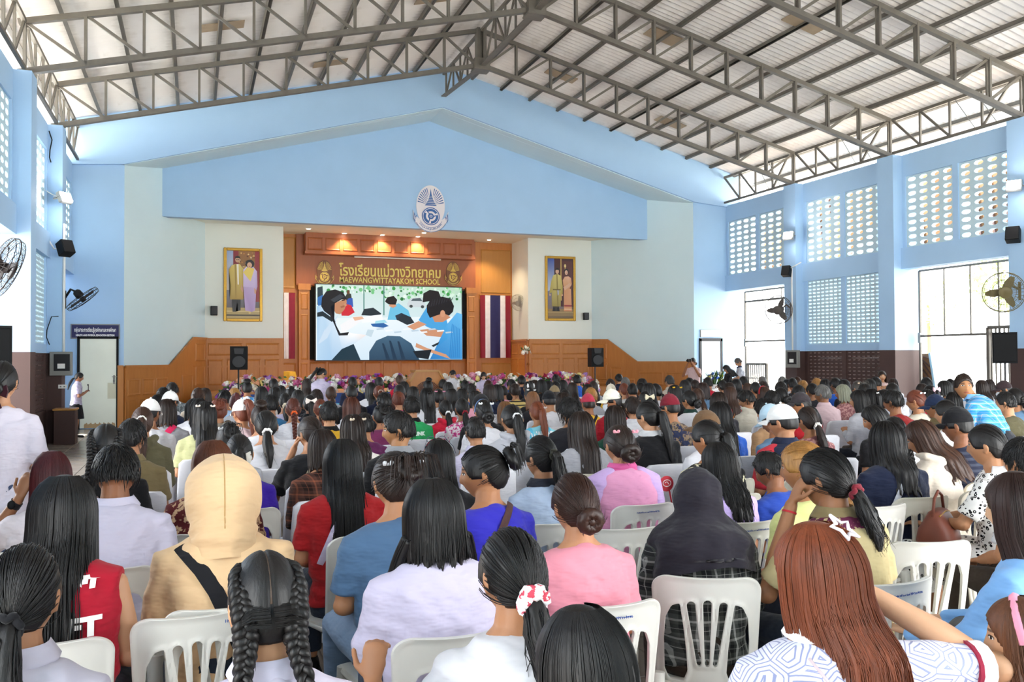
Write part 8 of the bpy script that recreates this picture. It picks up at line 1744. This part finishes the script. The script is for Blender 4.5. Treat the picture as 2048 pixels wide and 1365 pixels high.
# sunglasses on the scarfed head, part lines of the plaited girls
p = PE['floral headscarf']; m = MB()
for sg in (-1, 1): m.tube([(sg * .034 + .026 * math.cos(a_), .03 + .0 * a_, .133 + .019 * math.sin(a_)) for a_ in [2 * PI * k / 14 for k in range(15)]], .0022, 5, False); m.tube([(sg * .06, .03, .133), (sg * .088, -.02, .09), (sg * .09, -.06, .05)], .002, 5)
head_part(p, 'sunglasses', m, M['paint'], '#3d4a5e')
for key in ('twin french braids', 'uniform blouse'):
    p = PE[key]; m = MB(); m.tube([np.array([0, math.cos(t_) * HS[1] * 1.012, math.sin(t_) * HS[2] * 1.012]) for t_ in [R(38 + 12 * k) for k in range(12)]], (.0022 if key[0] == 'u' else .0034), 5); head_part(p, 'hair_part', m, M['skin'], '#54443a')
# phone in the schoolgirl's hand, camera of the photographer, microphone-like phone
def held(key, name, mk, side, lab):
    p = PE[key]; bpy.context.view_layer.update(); J = J_(p['pk']); S, E, W, hd, *_ = J['arms'][0 if side < 0 else 1]; h = np.array(hd, float); h /= np.linalg.norm(h); c = p['e'].matrix_world @ Vector(W + h * .10); t = thing(name, lab, name, c, R(p['r'])); mk(t)
def phone_mk(t):
    m = MB(); m.bbox((-.036, -.006, -.03), (.036, .006, .12), .006); m.obj('body', M['dark'], t); m = MB(); m.bbox((-.012, -.02, .1), (.03, .004, .135), .005); m.obj('camera_bump', M['dark'], t)
held('schoolgirl with phone', 'phone', phone_mk, 1, 'black phone held up by the schoolgirl at the ivory door')
def camera_mk(t):
    m = MB(); m.bbox((-.07, -.03, -.04), (.07, .03, .05), .012); m.obj('body', M['dark'], t); m = MB(); m.lathe([(0, .03), (.035, .03), (.038, .12), (0, .12)], 16, axis='Y'); m.obj('lens', M['dark'], t)
held('photographer', 'camera', camera_mk, 1, 'black camera in the hands of the photographer in pink')
# round red fan beside the headscarf, empty chairs, loose papers, backpack
q = atY(1333, 968, 5.05); t = thing('hand_fan', 'round red hand fan with white emblem beside the black headscarf', 'fan', q); m = MB(); m.lathe([(0, -.003), (.052, -.003), (.052, .003), (0, .003)], 24, (0, 0, 0), 'Y'); m.obj('disc', M['paint'], t, color='#d23a48'); m = MB(); m.tube([(.02, 0, -.04), (.05, .01, -.16)], .006, 6); m.obj('handle', M['paint'], t, color='#d23a48')
m = MB(); m.tube([(.03 * math.cos(a_), -.006, .022 * math.sin(a_) + .004) for a_ in [2 * PI * k / 20 for k in range(21)]], .0028, 5, False); m.tube([(-.015, -.006, .006), (.0, -.006, .014), (.016, -.006, -.004)], .0028, 5); m.obj('emblem', M['paint'], t, color='#f4eef0')
def empty_chair(px, py, zc, rz, lab, cream=False, ink=False):
    d = ray(px, py) * zc; c = math.cos(R(rz)), math.sin(R(rz)); h = CH + d[2]; s = max(.9, min(1.12, h / .872)); slot_chair(lab, (d[0] - .265 * s * c[1], d[1] + .265 * s * c[0], 0), R(rz), cream, ink, s)
empty_chair(395, 1232, 2.97, 3, 'empty white plastic chair left of the girl with twin french braids', ink=False)
empty_chair(1254, 1058, 4.38, -8, 'empty white plastic chair left of the black headscarf')
empty_chair(1778, 1012, 4.95, 6, 'empty white plastic chair right of the khaki batik shirt')
empty_chair(1872, 1084, 4.0, -14, 'empty white plastic chair left of the sky blue top')
empty_chair(1320, 912, 7.5, 4, 'empty cream plastic chair right of the pink raglan top', True)
